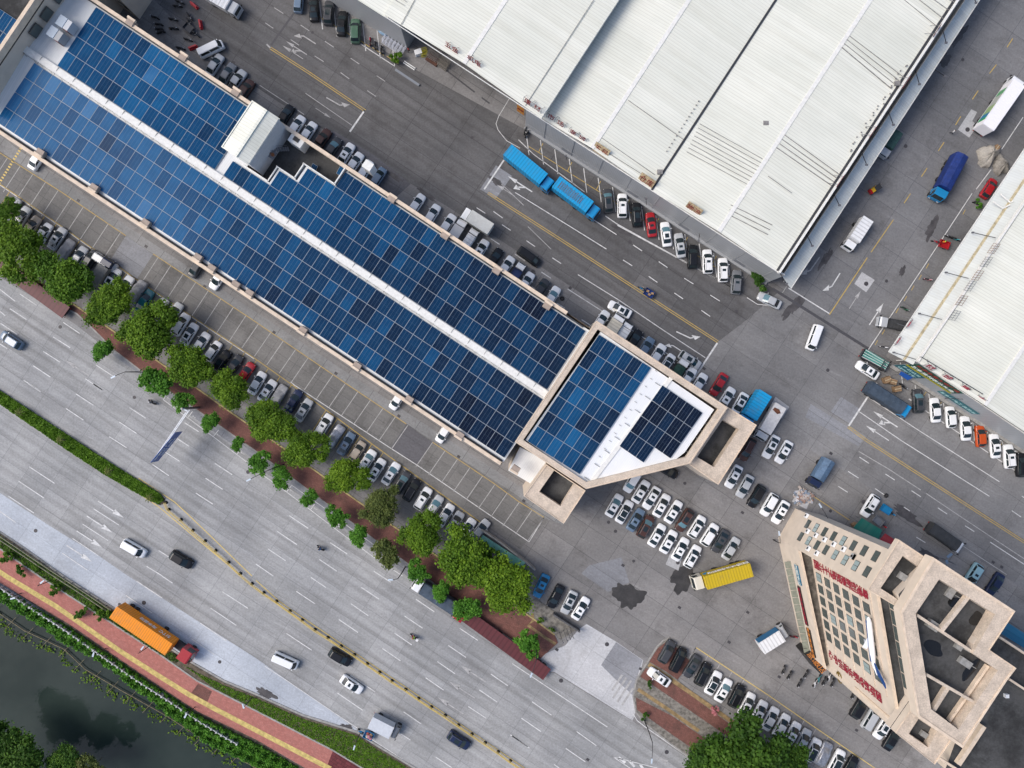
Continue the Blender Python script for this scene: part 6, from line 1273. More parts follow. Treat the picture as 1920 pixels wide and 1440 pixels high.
p = W(583,307,13); c = Vector((p.x,p.y,10.9)); solar_array('small grey-blue solar panel leaning in the dark roof yard', [(c, U*.55, (V*.5+Vector((0,0,.2))), 2)], c)
# ---- taller block at the top left
nb = thing('beige_block', 'taller beige block cut by the top left corner', 'building', W(60,60)); 
E0, E1 = AB(-540,-240), AB(-540,240)
mb = MB(); far0, far1 = AB(-900,-240), AB(-900,240)
t0, t1 = W(-60,192,17.6), W(160,-135,17.6); tf0, tf1 = W(-460,0,17.6), W(-240,-330,17.6)
mb.prism([(v.x,v.y) for v in (t0,t1,tf1,tf0)], 0, 16.3, 0, True, 1); bld(mb, 'wall', [M['render'], M['flat']], nb)
mb = MB(); dN = (t1-t0).normalized(); mb.bar(t0, t1, .55, 1.4); off = -U*.9; mb.bar(t0+off+UP*-.5, t1+off+UP*-.5, .3, .8); bld(mb, 'parapet', M['coping'], nb)
for x, y in [(68,58),(88,27),(110,-8)]:
    p = W(x, y, 15.0); fr = MB(); R = Matrix.Translation((0,0,0)); c = t0+dN*((p-t0).dot(dN)); c = Vector((c.x,c.y,14.6))+U*.30
    fr.bar(c-dN*1.15-UP*0, c+dN*1.15, .1, 2.0); o = bld(fr, 'window', M['winframe'], nb); pn = MB(); c2 = c+U*.055; pn.face([c2-dN*1.0-UP*.85, c2+dN*1.0-UP*.85, c2+dN*1.0+UP*.85, c2-dN*1.0+UP*.85]); pn.build('pane', M['winglass'], o)
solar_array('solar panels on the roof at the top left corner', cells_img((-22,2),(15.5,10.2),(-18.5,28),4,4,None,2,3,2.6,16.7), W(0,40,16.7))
wgw = thing('stair_wing', 'beige wing with tall dark windows jutting out at the top left', 'building', W(225,20)); q = [W2(x,y,12,12) for x, y in [(196,-40),(212,40),(268,52),(285,-60)]]
mb = MB(); mb.prism([(p.x,p.y) for p in [W(190,-12,0)*1.0, W(262,36,0), W(300,-22,0), W(228,-70,0)]], 0, 10.5, 0, True, 1); bld(mb, 'wall', [M['render'], M['flat']], wgw)
a0, a1 = W(190,-12), W(262,36); dd = (a1-a0).normalized(); nn = Vector((dd.y,-dd.x,0))*.06
for s in (.45,.85):
    for z in (2.5,6.5):
        w_ = MB(); c = a0.lerp(a1, s)+nn; w_.face([c-dd*.8+UP*z, c+dd*.8+UP*z, c+dd*.8+UP*(z+2.4), c-dd*.8+UP*(z+2.4)]); bld(w_, 'window', M['winglass'], wgw)
for lab, x, y, c in (('white and red water tank with blue lid below the beige block',124,46,(.5,.52,.55)),('dark red and grey chiller on the white roof end',107,66,(.35,.36,.37))):
    p = W(x, y, 14.5); r = thing('roof_tank', lab, 'tank', (p.x,p.y,13.2), UA); MB().box(-1.2,1.2,-.9,.9,0,1.9).build('body', mat('tank_%d' % x, c, .5), r); MB().box(-1.25,.2,-.95,.95,1.9,1.98).build('lid', mat('tank_lid', (.35,.42,.5), .4), r); MB().box(.3,1.2,-1.0,-.9,.2,1.6).build('side_panel', mat('dark_red', (.12,.02,.02), .7), r)
# ---------------------------------------------------------------- office tower, lower right
tw = thing('office_tower', 'tall beige office tower with red characters and ring-shaped roof parapets', 'building', W(1640,1180))
a1, a2 = W(1491,953), W(1459,1009); c_ = W(1503,1213); wb0, wb1 = W(1480,1016), W(1512,1208)
rearA, rearB, rearC, southE = W(1904,1146,39), W(1906,1253,39), W(1805,1403,39), W(1753,1434,36.5)
flatv = lambda v, z: Vector((v.x, v.y, z))
ra = W(1742,1050,38); rs = W(1684,1380,36)
mb = MB(); body = [a1, a2, wb0, wb1, W(1500,1204), W(1530,1236), W(1753,1432,36.3), W(1784,1390,36.3), rearC, rearB, W(1856,1219,39), rearA, W(1750,1047,39)]
mb.prism([(p.x,p.y) for p in [a1, a2, wb0, wb1, W(1509,1216), W(1515,1223), southE, W(1784,1390,36.5), rearC, W(1889,1272,39), rearB, W(1856,1219,39), rearA, W(1742,1051,36.8)]], 0, 33.6, 0, True, 1)
bld(mb, 'wall', [M['render'], M['flat']], tw)
R1o = [(1686,1012),(1746,1052),(1690,1143),(1627,1106)]; R1i = [(1693,1042),(1731,1069),(1690,1128),(1651,1103)]
R2o = [(1750,1045),(1904,1146),(1856,1219),(1906,1253),(1889,1275),(1805,1403),(1722,1346),(1689,1147)]; R2i = [(1761,1086),(1866,1152),(1824,1225),(1871,1257),(1852,1285),(1797,1368),(1746,1330),(1717,1151)]
R3o = [(1679,1374),(1718,1318),(1784,1390),(1753,1434)]; R3i = [(1704,1376),(1722,1348),(1757,1371),(1741,1402)]
mb = MB(); up_ = [flatv(W(*p), 0) for p in ((1500,1040),)]
pn0, pn1 = W(1493,1010), W(1519,1160)
mb.prism([(p.x,p.y) for p in [W(1758,1062,39), W(1897,1150,39), W(1850,1220,39), W(1898,1256,39), W(1803,1396,39), W(1737,1345,39), pn1, pn0]], 33.6, 37.0, 0, True, 1); bld(mb, 'penthouse_wall', [M['render'], M['flat']], tw)
mb = MB(); mb.prism([(p.x,p.y) for p in [a1, a2, W(1690,1140,36.6), W(1748,1058,36.6)]], 33.6, 35.4, 0, True, 1); bld(mb, 'stair_tower_wall', [M['render'], M['flat']], tw); mb = MB(); mb.prism([(p.x*.999,p.y*.999) for p in [W(x_,y_,36.42) for x_, y_ in R3o]], 33.6, 35.0, 0, True, 1); bld(mb, 'stair_tower_wall', [M['render'], M['flat']], tw)
# podium
mb = MB(); mb.prism([(p.x,p.y) for p in [a2, c_, wb1, wb0]], 0, 10.0, 0, True, 1); q0, q1 = flatv(a2,10.4), flatv(c_,10.4); mb.bar(q0, q1, .22, .9, 2); bld(mb, 'podium', [M['render'], mat('stained_terrace', (.13,.115,.095), .9, var=.5, scale=.9), M['coping']], tw)
# parapet ring slabs
mb = MB(); ring(mb, R1o, R1i, 35.5, 36.6, ms=1); bld(mb, 'roof_ring', [M['coping2'], M['render']], tw); mb = MB(); ring(mb, R2o, R2i, 37.0, 39.0, zi=36.9, ms=1); bld(mb, 'roof_ring', [M['coping2'], M['render']], tw); mb = MB(); ring(mb, R3o, R3i, 33.9, 36.4, zi=33.5, ms=1); bld(mb, 'roof_ring', [M['coping2'], M['render']], tw)
mb = MB()
for o_, z in ((R1o,36.6),(R2o,39.0),(R3o,36.4)):
    cx, cy = sum(p[0] for p in o_)/len(o_), sum(p[1] for p in o_)/len(o_); ring(mb, o_, [(x*.965+cx*.035, y*.965+cy*.035) for x, y in o_], z-.05, z+.12)
bld(mb, 'ring_coping', M['coping'], tw)
for p0, p1, z, w in (((1815,1115),(1764,1180),38.3,.7),((1717,1152),(1825,1224),38.2,.5),((1734,1263),(1831,1319),38.2,.5),((1774,1289),(1748,1330),38.0,.7)):
    mb = MB(); mb.bar(W(*p0,z), W(*p1,z), w*.8, .8); bld(mb, 'roof_beam', M['coping2'], tw)
mb = MB(); mb.bar(W(1851,1247,37.4), W(1778,1351,37.4), .35, .7); bld(mb, 'inner_wall', M['coping'], tw)
mb = MB(); q = [W(1855,1150,37.5), W(1866,1156,37.5), W(1832,1210,37.5), W(1818,1204,37.5)]; mb.prism([(p.x,p.y) for p in q], 37, 38.3); bld(mb, 'roof_room', M['render'], tw)
blob_pts = lambda c, rx, ry, a, sd: None
def roofwet(cx, cy, rx, ry, a, sd, z=37.03):
    r = random.Random(sd); ph = [r.uniform(0,6.28) for _ in range(4)]; pts = []
    for i in range(26):
        t = 6.283*i/26; k = 1+.16*sum(math.sin((j+2)*t+ph[j])/(j+1.5) for j in range(4)); x, y = rx*k*math.cos(t), ry*k*math.sin(t); pts.append(W(cx+x*math.cos(a)-y*math.sin(a), cy+x*math.sin(a)+y*math.cos(a), z))
    mb = MB(); mb.face(pts[::-1]); o = bld(mb, 'roof_puddle', mat('roof_puddle', (.012,.013,.014), .15), tw)
    if o.data.polygons[0].normal.z < 0: o.data.flip_normals()
roofwet(1750,1215,20,13,.5,2); roofwet(1820,1255,24,9,-.9,4); roofwet(1790,1130,13,10,.4,5); roofwet(1830,1160,10,16,.5,7)
for x_, y_, z_, sx, sy, sz in ((1745,1170,37,.8,.6,.9),(1795,1210,37,.5,.5,.6),(1806,1240,37,.9,.5,.7),(1780,1110,37,.5,.8,.5),(1835,1300,37,.6,.5,.8),(1690,1080,35.4,.6,.5,.5),(1730,1375,35,.5,.4,.5)):
    q = W(x_, y_, z_); mb = MB(); R = Matrix.Translation((q.x,q.y,z_)) @ Matrix.Rotation(UA,4,'Z'); mb.box(-sx,sx,-sy,sy,0,sz,0,R); mb.bar((q.x,q.y,z_+.08), (q.x+1.8,q.y-1.0,z_+.08), .1); bld(mb, 'roof_unit', mat('roof_unit_grey', (.30,.30,.29), .7, var=.2), tw)
def wallwin(p, d, n, z, w, h, pale=False, open_=False):
    f = MB(); c = Vector((p.x,p.y,z)); f.bar(c-d*w/2, c+d*w/2, .12, h); o = bld(f, 'window', M['winframe'], tw); g = MB(); cc = c+n*.075
    for s in (-1, 1): e0, e1 = (cc-d*(w/2-.08), cc-d*.04) if s < 0 else (cc+d*.04, cc+d*(w/2-.08)); hh_ = UP*(h/2-.1); g.face([e0-hh_, e1-hh_, e1+hh_, e0+hh_])
    g.build('pane', M['winpale'] if pale else M['winglass'], o)
dA = (a1-a2).normalized(); nA = Vector((-dA.y,dA.x,0)); nA = nA if nA.dot(Vector((-1,0,0))) > 0 else -nA
dBw = (wb1-wb0).normalized(); nB = Vector((dBw.y,-dBw.x,0)); nB = nB if nB.dot(Vector((-1,0,0))) > 0 else -nB
LA = (a1-a2).length
for i in range(8):
    z = 8.1+3.52*i; wallwin(a2+dA*LA*.345, dA, nA, z, 1.7, 1.5, i in (1,4,5,6)); wallwin(a2+dA*LA*.74, dA, nA, z, 1.7, 1.5, i in (1,4))
for i, s in [(1,.56),(2,.56),(3,.56),(4,.56),(5,.56),(6,.5),(6,.3+.2),(2,.16),(3,.16),(0,.93)]:
    z = 8.1+3.52*i-1.55; ac = MB(); p = a2+dA*LA*(s if i else .93)+nA*.3; ac.bar(flatv(p,z)-dA*.45, flatv(p,z)+dA*.45, .4, .75); o = bld(ac, 'air_conditioner', M['acw'], tw); fn = MB(); fn.tube([flatv(p,z)+nA*.2, flatv(p,z)+nA*.22], .27, 12); fn.build('fan_grille', DARK, o)
LBw = (wb1-wb0).length
for i in range(6):
    for j in range(6): wallwin(wb0+dBw*LBw*(.185+.106*j), dBw, nB, 12.1+3.44*i, 1.6, 2.1, (i*5+j*3) % 7 == 0)
mb = MB()
for i in range(7): z = 10.6+3.44*i; mb.bar(flatv(wb0,z)+nB*.05, flatv(wb0+dBw*LBw*.83,z)+nB*.05, .14, .22)
bld(mb, 'floor_band', M['coping2'], tw)
mb = MB(); mb.bar(flatv(wb0,33.8), flatv(wb1,33.8), .3, .5); mb.bar(flatv(wb1+dBw*.2,20)-nB*0, flatv(wb1+dBw*.2,34.0), .3, .9, 0, tuple(dBw)); bld(mb, 'wall_fin', M['coping'], tw)
dP = (pn1-pn0).normalized(); nP = Vector((dP.y,-dP.x,0)); nP = nP if nP.x < 0 else -nP
for j in range(6): wallwin(pn0+dP*(pn1-pn0).length*(.12+.15*j), dP, nP, 35.2, 2.2, 2.8)
nB3 = nB*.15
mid = lambda s, z: flatv(wb0+dBw*LBw*s, z)
s_ = '园业工子电贸商新创港粤'
for i, ch in enumerate(s_): lettering(ch, 1.85, REDL, tw, mid(.07, 11.9+1.78*i)+nB3-tw.location, dBw, (0,0,1), 'wall_character', .012)
s_ = '心中训培业职空航际国'
for i, ch in enumerate(s_): lettering(ch, 1.8, REDL, tw, mid(.885, 11.8+1.85*i)+nB3-tw.location, dBw, (0,0,1), 'wall_character', .012)
em = MB(); cz = mid(1.03, 14.3)+nB*.2
for i in range(24):
    t0_, t1_ = 2*math.pi*i/24, 2*math.pi*(i+1)/24; em.bar(cz+dBw*.95*math.cos(t0_)+UP*.95*math.sin(t0_), cz+dBw*.95*math.cos(t1_)+UP*.95*math.sin(t1_), .13)
for k in range(3):
    t = math.pi/2+k*2*math.pi/3; em.bar(cz+dBw*.3*math.cos(t)+UP*.3*math.sin(t), cz+dBw*.92*math.cos(t)+UP*.92*math.sin(t), .16); t2 = t+2*math.pi/3; em.bar(cz+dBw*.42*math.cos(t)+UP*.42*math.sin(t), cz+dBw*.42*math.cos(t2)+UP*.42*math.sin(t2), .14)
bld(em, 'wall_emblem', GOLD, tw)
# model airliner hung lengthwise high on the facade
pl = thing('model_airliner', 'white and blue model airliner mounted high on the tower facade', 'model plane', mid(.4,30)+nB*.9)
N0 = mid(.215,31.4)+nB*.9-pl.location; N1 = mid(.63,30.4)+nB*.9-pl.location; N2 = mid(.72,32.6)+nB*.9-pl.location
mb = MB(); mb.tube([N0, N0.lerp(N1,.04), N0.lerp(N1,.12), N0.lerp(N1,.7), N0.lerp(N1,.9), N1.lerp(N2,.35)], [.1,.30,.42,.42,.30,.13], 14); mb.build('fuselage', mat('plane_white', (.78,.80,.82), .3), pl)
mb = MB(); a_, b_ = N0.lerp(N1,.06)+nB*.40, N0.lerp(N1,.85)+nB*.36; mb.bar(a_-UP*.1, b_-UP*.1, .06, .32); mb.build('blue_stripe', mat('plane_blue', (.01,.06,.22), .4), pl)
mb = MB(); q = [N0.lerp(N1,.84), N0.lerp(N1,.98), N2+UP*.6, N2+UP*.6-dBw*.7]; mb.add([v+nB*.09 for v in q]+[v-nB*.09 for v in q], [(0,1,2,3),(7,6,5,4),(0,4,5,1),(1,5,6,2),(2,6,7,3),(3,7,4,0)]); mb.build('tail_fin', mat('plane_blue', (.01,.06,.22), .4), pl)
mb = MB(); mb.bar(N0.lerp(N1,.4)-UP*.2, N0.lerp(N1,.60)-UP*.5+nB*.9, .7, .12); mb.build('wing', mat('plane_white', (.78,.80,.82), .3), pl); mb = MB(); e = N0.lerp(N1,.45)-UP*.8+nB*.5; mb.tube([e, e+dBw*1.1], [.26,.2], 10); mb.build('engine', mat('engine_grey', (.35,.37,.4), .4), pl)
# shop fronts and signs at the tower foot
pdir = (c_-a2).normalized(); npd = Vector((pdir.y,-pdir.x,0)); npd = npd if npd.x < 0 else -npd; LP_ = (c_-a2).length
def shop(s0, s1, z0, z1, col, label, text, tm, size):
    r = thing('shop_sign', label, 'sign', flatv(a2+pdir*LP_*s0,0)); L_ = LP_*(s1-s0); mb = MB(); mb.bar(npd*.15+UP*(z0+z1)/2, npd*.15+pdir*L_+UP*(z0+z1)/2, .16, z1-z0); mb.build('board', mat('shop_board_%d' % int(s0*100), col, .5), r); lettering(text, size, tm, r, npd*.26+pdir*L_/2+UP*(z0+z1)/2, pdir, (0,0,1)); return r
OL = mat('orange_letters', (.55,.20,.04), .6)
shop(.16,.33,6.6,8.0,(.02,.13,.22),'blue shop sign with white characters at the tower foot','汽配中心',WB,1.1); shop(.36,.70,5.6,6.8,(.03,.012,.014),'dark red shop sign on the tower podium, middle one','佳味饭店酒楼餐厅',REDL,.9); shop(.73,.97,5.6,7.2,(.015,.014,.013),'black shop sign with orange characters on the tower podium','商务宾馆住宿',OL,1.0)
aw = thing('shop_awning', 'grey green slatted awning along the tower podium front', 'awning', W(1485,1100)); mb = MB(); s0, s1 = a2+pdir*LP_*.16, a2+pdir*LP_*1.0
for i in range(13):
    p0, p1 = s0.lerp(s1, i/13), s0.lerp(s1, (i+.94)/13); mb.add([flatv(p0,4.4), flatv(p1,4.4), flatv(p1+npd*1.05,4.0), flatv(p0+npd*1.05,4.0)], [(0,1,2,3)])
o = bld(mb, 'awning_sheet', mat('awning_greygreen', (.21,.22,.17), .7, var=.15), aw)
cr = thing('corner_kiosk', 'black sign box with orange characters and striped canopy at the tower corner', 'kiosk', W(1511,1222)); mb = MB(); R = Matrix.Rotation(math.radians(-52),4,'Z'); mb.box(-2.2,2.2,-.9,.3,0,5.2,0,R); mb.build('sign_box', mat('kiosk_black', (.02,.02,.02), .5), cr)
mb = MB(); mb.box(-2.4,2.4,.3,2.6,3.3,3.42,0,R); mb.build('canopy', mat('blue_stripes', (.22,.27,.33), .5), cr); 
for k in (0,1): lettering(['旅馆','饭店'][k], 1.4, OL, cr, R @ Vector((-1+2*k,-.2,5.23)), R.to_3x3() @ Vector((1,0,0)), R.to_3x3() @ Vector((0,1,0)))
sheet('concrete_ramp', [(1478,1026),(1488,1030),(1500,1105),(1503,1130),(1488,1125)], .03, 'patch')
def lowroof(name, label, cat, pts, z, m, ribs=True, th=.1, legs=True):
    q = [W(x,y,z) for x, y in pts]; c = sum(q, Vector())/len(q); r = thing(name, label, cat, (c.x,c.y,0)); mb = MB(); mb.prism([(p.x-c.x,p.y-c.y) for p in q], z-th, z, 0, True, None, True); mb.build('roof_sheet', m, r)
    if legs:
        mb = MB(); 
        for p in q: mb.bar(((p.x-c.x)*.9,(p.y-c.y)*.9,0), ((p.x-c.x)*.9,(p.y-c.y)*.9,z-th), .08)
        mb.build('leg', STEEL, r)
    return r
GRN = rib_roof('green_awning', (.01,.14,.10), (.012,.16,.115), axis='x', pitch=.8, panel=2, dirtamt=.1); RED_ = rib_roof('red_awning', (.33,.025,.03), (.38,.03,.035), axis='y', pitch=1.2, panel=2, dirtamt=.1); TEAL = rib_roof('teal_corrugated', (.12,.34,.28), (.15,.38,.32), axis='x', pitch=.5, panel=2, dirtamt=.2); BLU = rib_roof('blue_corrugated', (.015,.14,.25), (.02,.17,.3), axis='y', pitch=1.3, panel=2.6, dirtamt=.15)
lowroof('awning', 'green corrugated awning beside the tower back wall', 'awning', [(1616,971),(1654,994),(1646,1014),(1600,990)], 3.4, GRN); lowroof('awning', 'red awning right of the green awning at the tower', 'awning', [(1660,1000),(1684,1016),(1676,1025),(1648,1014)], 3.6, RED_)
lowroof('corrugated_roof', 'teal corrugated roof half hidden by trees at the parking edge', 'roof', [(905,1003),(985,1055),(975,1067),(897,1018)], 2.4, TEAL); lowroof('blue_roof', 'blue corrugated roof at the right edge behind the tower', 'roof', [(1884,1164),(1935,1196),(1925,1218),(1873,1186)], 5.0, BLU)
lowroof('tarp_canopy', 'flat blue tarp stretched beside the right warehouse wall', 'tarp', [(1690,696),(1712,708),(1702,713),(1686,702)], 2.2, mat('blue_tarp', (.008,.07,.30), .6))
an = thing('rear_annex', 'dark low-roofed annex with thin beige parapet behind the tower', 'building', W(1900,1350)); mb = MB(); q = [W(1868,1192,20), W(2010,1285,20), W(1930,1500,20), W(1775,1445,20)]; mb.prism([(p.x,p.y) for p in q], 0, 19.6, 0, True, 1); bld(mb, 'wall', [M['render'], M['flat']], an)
mb = MB(); mb.bar(W(1873,1194,20), W(2010,1284,20), .35, .9); mb.bar(W(1890,1272,20.5), W(1990,1338,20.5), .35, .9); mb.bar(W(1843,1360,21), W(1795,1432,21), .7, .9); mb.bar(W(1760,1420,20.5), W(1800,1446,20.5), .4, .9); bld(mb, 'parapet', M['coping'], an)
mb = MB(); p = W(1838,1425,19); mb.tube([p+Vector((-1,1,0)), p, p+Vector((1.8,-1.6,0))], [.12,.3,.12], 8); p = W(1880,1300,19); mb.box(p.x-.3,p.x+.3,p.y-.3,p.y+.3,19.6,20.2); bld(mb, 'roof_vents', M['acw'], an)
# ---------------------------------------------------------------- highway furniture
mf = thing('median_fence', 'yellow steel median fence with black feet along the highway', 'fence', W(640,1211)); FP = [(312,942),(317,955),(340,974),(362,994),(385,1014),(405,1032),(429,1054),(451,1075),(473,1094),(495,1111),(519,1127),(544,1145),(567,1162),(591,1180),(615,1195),(640,1211),(665,1227),(689,1244),(712,1260),(735,1276),(761,1292),(785,1309),(809,1325),(835,1341),(860,1359),(885,1376),(910,1392),(934,1409),(957,1426),(983,1443),(1009,1460)]
YR = mat('fence_yellow', (.62,.46,.13), .5); o_ = -mf.location; pr = [W(*p)+o_ for p in FP]
for i, p in enumerate(pr): MB().box(p.x-.06,p.x+.06,p.y-.06,p.y+.06,0,1.1).build('post', YR, mf); MB().tube([(p.x,p.y,.03),(p.x,p.y,.28)], [.36,.16], 10).build('foot', mat('black_foot', (.012,.012,.012), .7), mf)
mb = MB()
for z, w in ((1.08,.09),(.7,.06),(.35,.06)):
    for p, q in zip(pr, pr[1:]): mb.bar(p+UP*z, q+UP*z, w)
for p, q in zip(pr, pr[1:]):
    for k in range(1, 8): r = p.lerp(q, k/8); mb.bar(r+UP*.35, r+UP*1.08, .03)
mb.build('rails', YR, mf)
rl = thing('balustrade', 'white balustrade between brick path and river bank shrubs', 'railing', W(225,1240)); o_ = -rl.location; BP = [(-30,1076),(0,1095),(66,1138),(132,1181),(200,1229),(265,1274),(318,1308),(370,1343),(420,1374),(453,1393)]
pts = [at(BP, s) for s in np.arange(0, 575, 11.0)]; WHT = mat('balustrade_white', (.50,.51,.51), .7, var=.15)
mb = MB(); mbp = MB()
for a_, b_ in zip(pts, pts[1:]):
    p, q = W(*a_)+o_, W(*b_)+o_; mb.bar(p+UP*1.05, q+UP*1.05, .17, .12); mb.bar(p+UP*.2, q+UP*.2, .14, .14)
    for k in range(1,5): r = p.lerp(q, k/5); mb.bar(r+UP*.2, r+UP*1.0, .09)
mb.build('rails', WHT, rl)
for a_ in pts: p = W(*a_)+o_; MB().box(p.x-.17,p.x+.17,p.y-.17,p.y+.17,0,1.3).build('post', WHT, rl)
mb = MB(); 
sheet('railing_walk', [(x-4,y-6) for x, y in BP]+[(x+1,y+1) for x, y in BP[::-1]], .118, 'mpatch')
gd = thing('guard_rail', 'weathered double guard rail along the lower highway edge', 'guard rail', W(100,1066)); o_ = -gd.location; GP = [(-40,972),(0,1001),(45,1031),(100,1068),(160,1107),(212,1142)]; mb = MB()
for off in (0,5):
    for a_, b_ in zip(GP, GP[1:]): mb.bar(W(a_[0]-off*.5,a_[1]+off)+o_+UP*.75, W(b_[0]-off*.5,b_[1]+off)+o_+UP*.75, .12, .3)
mb.build('rail', mat('mossy_steel', (.24,.24,.15), .8, var=.3), gd)
for s in np.arange(5, 300, 19): p = W(*at(GP, s))+o_; MB().box(p.x-.07,p.x+.07,p.y-.07,p.y+.07,0,.8).build('post', STEEL, gd)
def lamp(base, head, h, label, grp=None, hcol=(.5,.58,.66), r=.1):
    b, t = W(*base), W(*head, h); e = thing('street_lamp', label, 'street lamp', b, 0, grp); d = t-b; top = Vector((d.x*.08, d.y*.08, h*.93))
    MB().tube([(0,0,0),(0,0,h*.5),top], [r*1.3,r,r*.75], 8).build('pole', DARK, e); MB().tube([top, Vector((d.x*.55,d.y*.55,h*1.0)), Vector((d.x,d.y,h))], [r*.6,r*.5,r*.45], 6).build('arm', DARK, e)
    dh = Vector((d.x,d.y,0)).normalized(); s = Vector((-dh.y,dh.x,0)); hd = MB(); c = Vector((d.x,d.y,h)); hd.add([c-dh*.45-s*.16-UP*.06,c+dh*.45-s*.12-UP*.06,c+dh*.45+s*.12-UP*.06,c-dh*.45+s*.16-UP*.06,c-dh*.45-s*.16+UP*.06,c+dh*.45-s*.12+UP*.05,c+dh*.45+s*.12+UP*.05,c-dh*.45+s*.16+UP*.06], [(3,2,1,0),(4,5,6,7),(0,1,5,4),(1,2,6,5),(2,3,7,6),(3,0,4,7)]); hd.build('lamp_head', mat('lamp_head_pale', hcol, .4), e)
for i, (b, t, h) in enumerate([((279,698),(212,707),9),((532,871),(466,900),9),((760,1063),(732,1087),9),((1004,1205),(996,1266),9),((1208,1350),(1222,1427),9)]): lamp(b, t, h, f"dark street lamp arching over the highway, {ordw(i+1)} from the left along the verge", 'street lamps along the verge')
for i, (b, t, h) in enumerate([((96,1088),(79,1091),4.5),((280,1211),(267,1215),4.5),((473,1307),(456,1324),4.5),((675,1375),(664,1402),4.5)]): lamp(b, t, h, f"small lamp post on the upper side of the brick path, {ordw(i+1)} from the left", 'small lamps above the brick path', r=.07)
for i, (b, t, h) in enumerate([((40,1112),(24,1122),4.5),((199,1215),(175,1227),4.5),((366,1325),(348,1342),4.5)]): lamp(b, t, h, f"small lamp post at the balustrade, {ordw(i+1)} from the left", 'small lamps at the balustrade', r=.07)
lamp((1532,968),(1538,948),6,'lamp post with pale head beside the tower and the rubble'); lamp((1450,1012),(1461,1000),4,'short dark pole lamp at the tower wall corner')
# sign gantry reaching over the carriageway
sg = thing('sign_gantry', 'cantilever gantry with white arm and blue road sign over the carriageway', 'road sign', W(372,764)); o_ = -sg.location
MB().tube([(0,0,0),(0,0,7.2)], [.25,.2], 10).build('post', STEEL, sg); g0, g1 = W(385,766,6.6)+o_, W(288,862,6.6)+o_; g0 = W(352,771,6.6)+o_
mb = MB(); s_ = Vector((.35,.25,0)); g2 = W(288,864,6.6)+o_
for k in (-1,1): mb.bar(g0+s_*k, g2+s_*k*.6, .14)
mb.bar(Vector((0,0,6.7)), g0, .28)
for i in range(9): r0, r1 = g0.lerp(g2,i/9), g0.lerp(g2,(i+.5)/9); mb.bar(r0+s_, r1-s_, .06)
mb.build('arm', mat('gantry_white', (.68,.70,.72), .5), sg)
mb = MB(); b0_, b1_ = W(333,808,5.6)+o_, W(287,864,5.6)+o_; nb_ = (b1_-b0_).normalized(); nn_ = Vector((-nb_.y,nb_.x,0)); nn_ = nn_ if nn_.x > 0 else -nn_; mb.bar(b0_+nn_*.3, b1_+nn_*.3, .08, 2.9); mb.build('sign_board', mat('road_sign_blue', (.006,.065,.28), .4), sg)
for k, tx in enumerate(['佛山 广州','出口 500m']): lettering(tx, .95, WPAINT, sg, (b0_+b1_)/2+nn_*.36+UP*(.65-1.25*k), nb_ if nb_.cross(UP).dot(nn_) > 0 else -nb_, (0,0,1))
# flood booms in the river: bamboo pole line and stakes
bm = thing('bamboo_boom', 'line of bamboo poles floating along the river bank', 'bamboo boom', W(225,1292,-2)); o_ = -bm.location; RP = [(-20,1138),(0,1151),(45,1182),(120,1217),(160,1255),(225,1293),(312,1342),(380,1386),(475,1437),(540,1475)]; mb = MB()
BAM = mat('bamboo', (.20,.17,.10), .8, var=.3); pv = [W(x,y,-1.8)+o_ for x, y in RP]; mb.tube(pv, .10, 6); mb.build('pole_line', BAM, bm)
for i, s in enumerate(np.arange(12, 600, 38)):
    a_ = at(RP, s); w_ = MB(); p, q = W(a_[0]+9,a_[1]-9,-1.6)+o_, W(a_[0]-12,a_[1]+13,-1.9)+o_; w_.tube([p,q], .05, 5); w_.build('cross_pole', BAM, bm)
tk = MB()
for i, s in enumerate(np.arange(4, 600, 9)):
    a_ = at(RP, s); p = W(a_[0]+14+random.uniform(-4,4),a_[1]-16+random.uniform(-3,3),-1.7); tk.tube([p, p+Vector((random.uniform(.6,1.2),random.uniform(.5,1.1),.2))], .035, 4)
tag(tk.build('river_stakes', DARK), 'dark thin stakes in the water between bank and bamboo boom', 'stakes', None, 'stuff')
allr = []
g_ = np.random.default_rng(9); Ps = []
for s in np.arange(4, 600, 12):
    a_ = at(RP, s); c = np.array(W(a_[0]-8+g_.uniform(-7,7), a_[1]+9+g_.uniform(-7,7), -1.95)); k = int(g_.uniform(4,26)); Ps.append(c+g_.normal(size=(k,3))*np.array([.45,.4,.08]))
Ps = np.concatenate(Ps); N_ = g_.normal(size=Ps.shape)*.4+np.array([0,0,.8]); N_ /= np.linalg.norm(N_,axis=1)[:,None]
tag(inst('water_plants', leaf_mesh('water_plants', Ps, N_, .2, .5+g_.normal(size=len(Ps))*.25, LF['lime'])), 'yellow green water plants floating beside the bamboo boom', 'water plants', None, 'stuff')
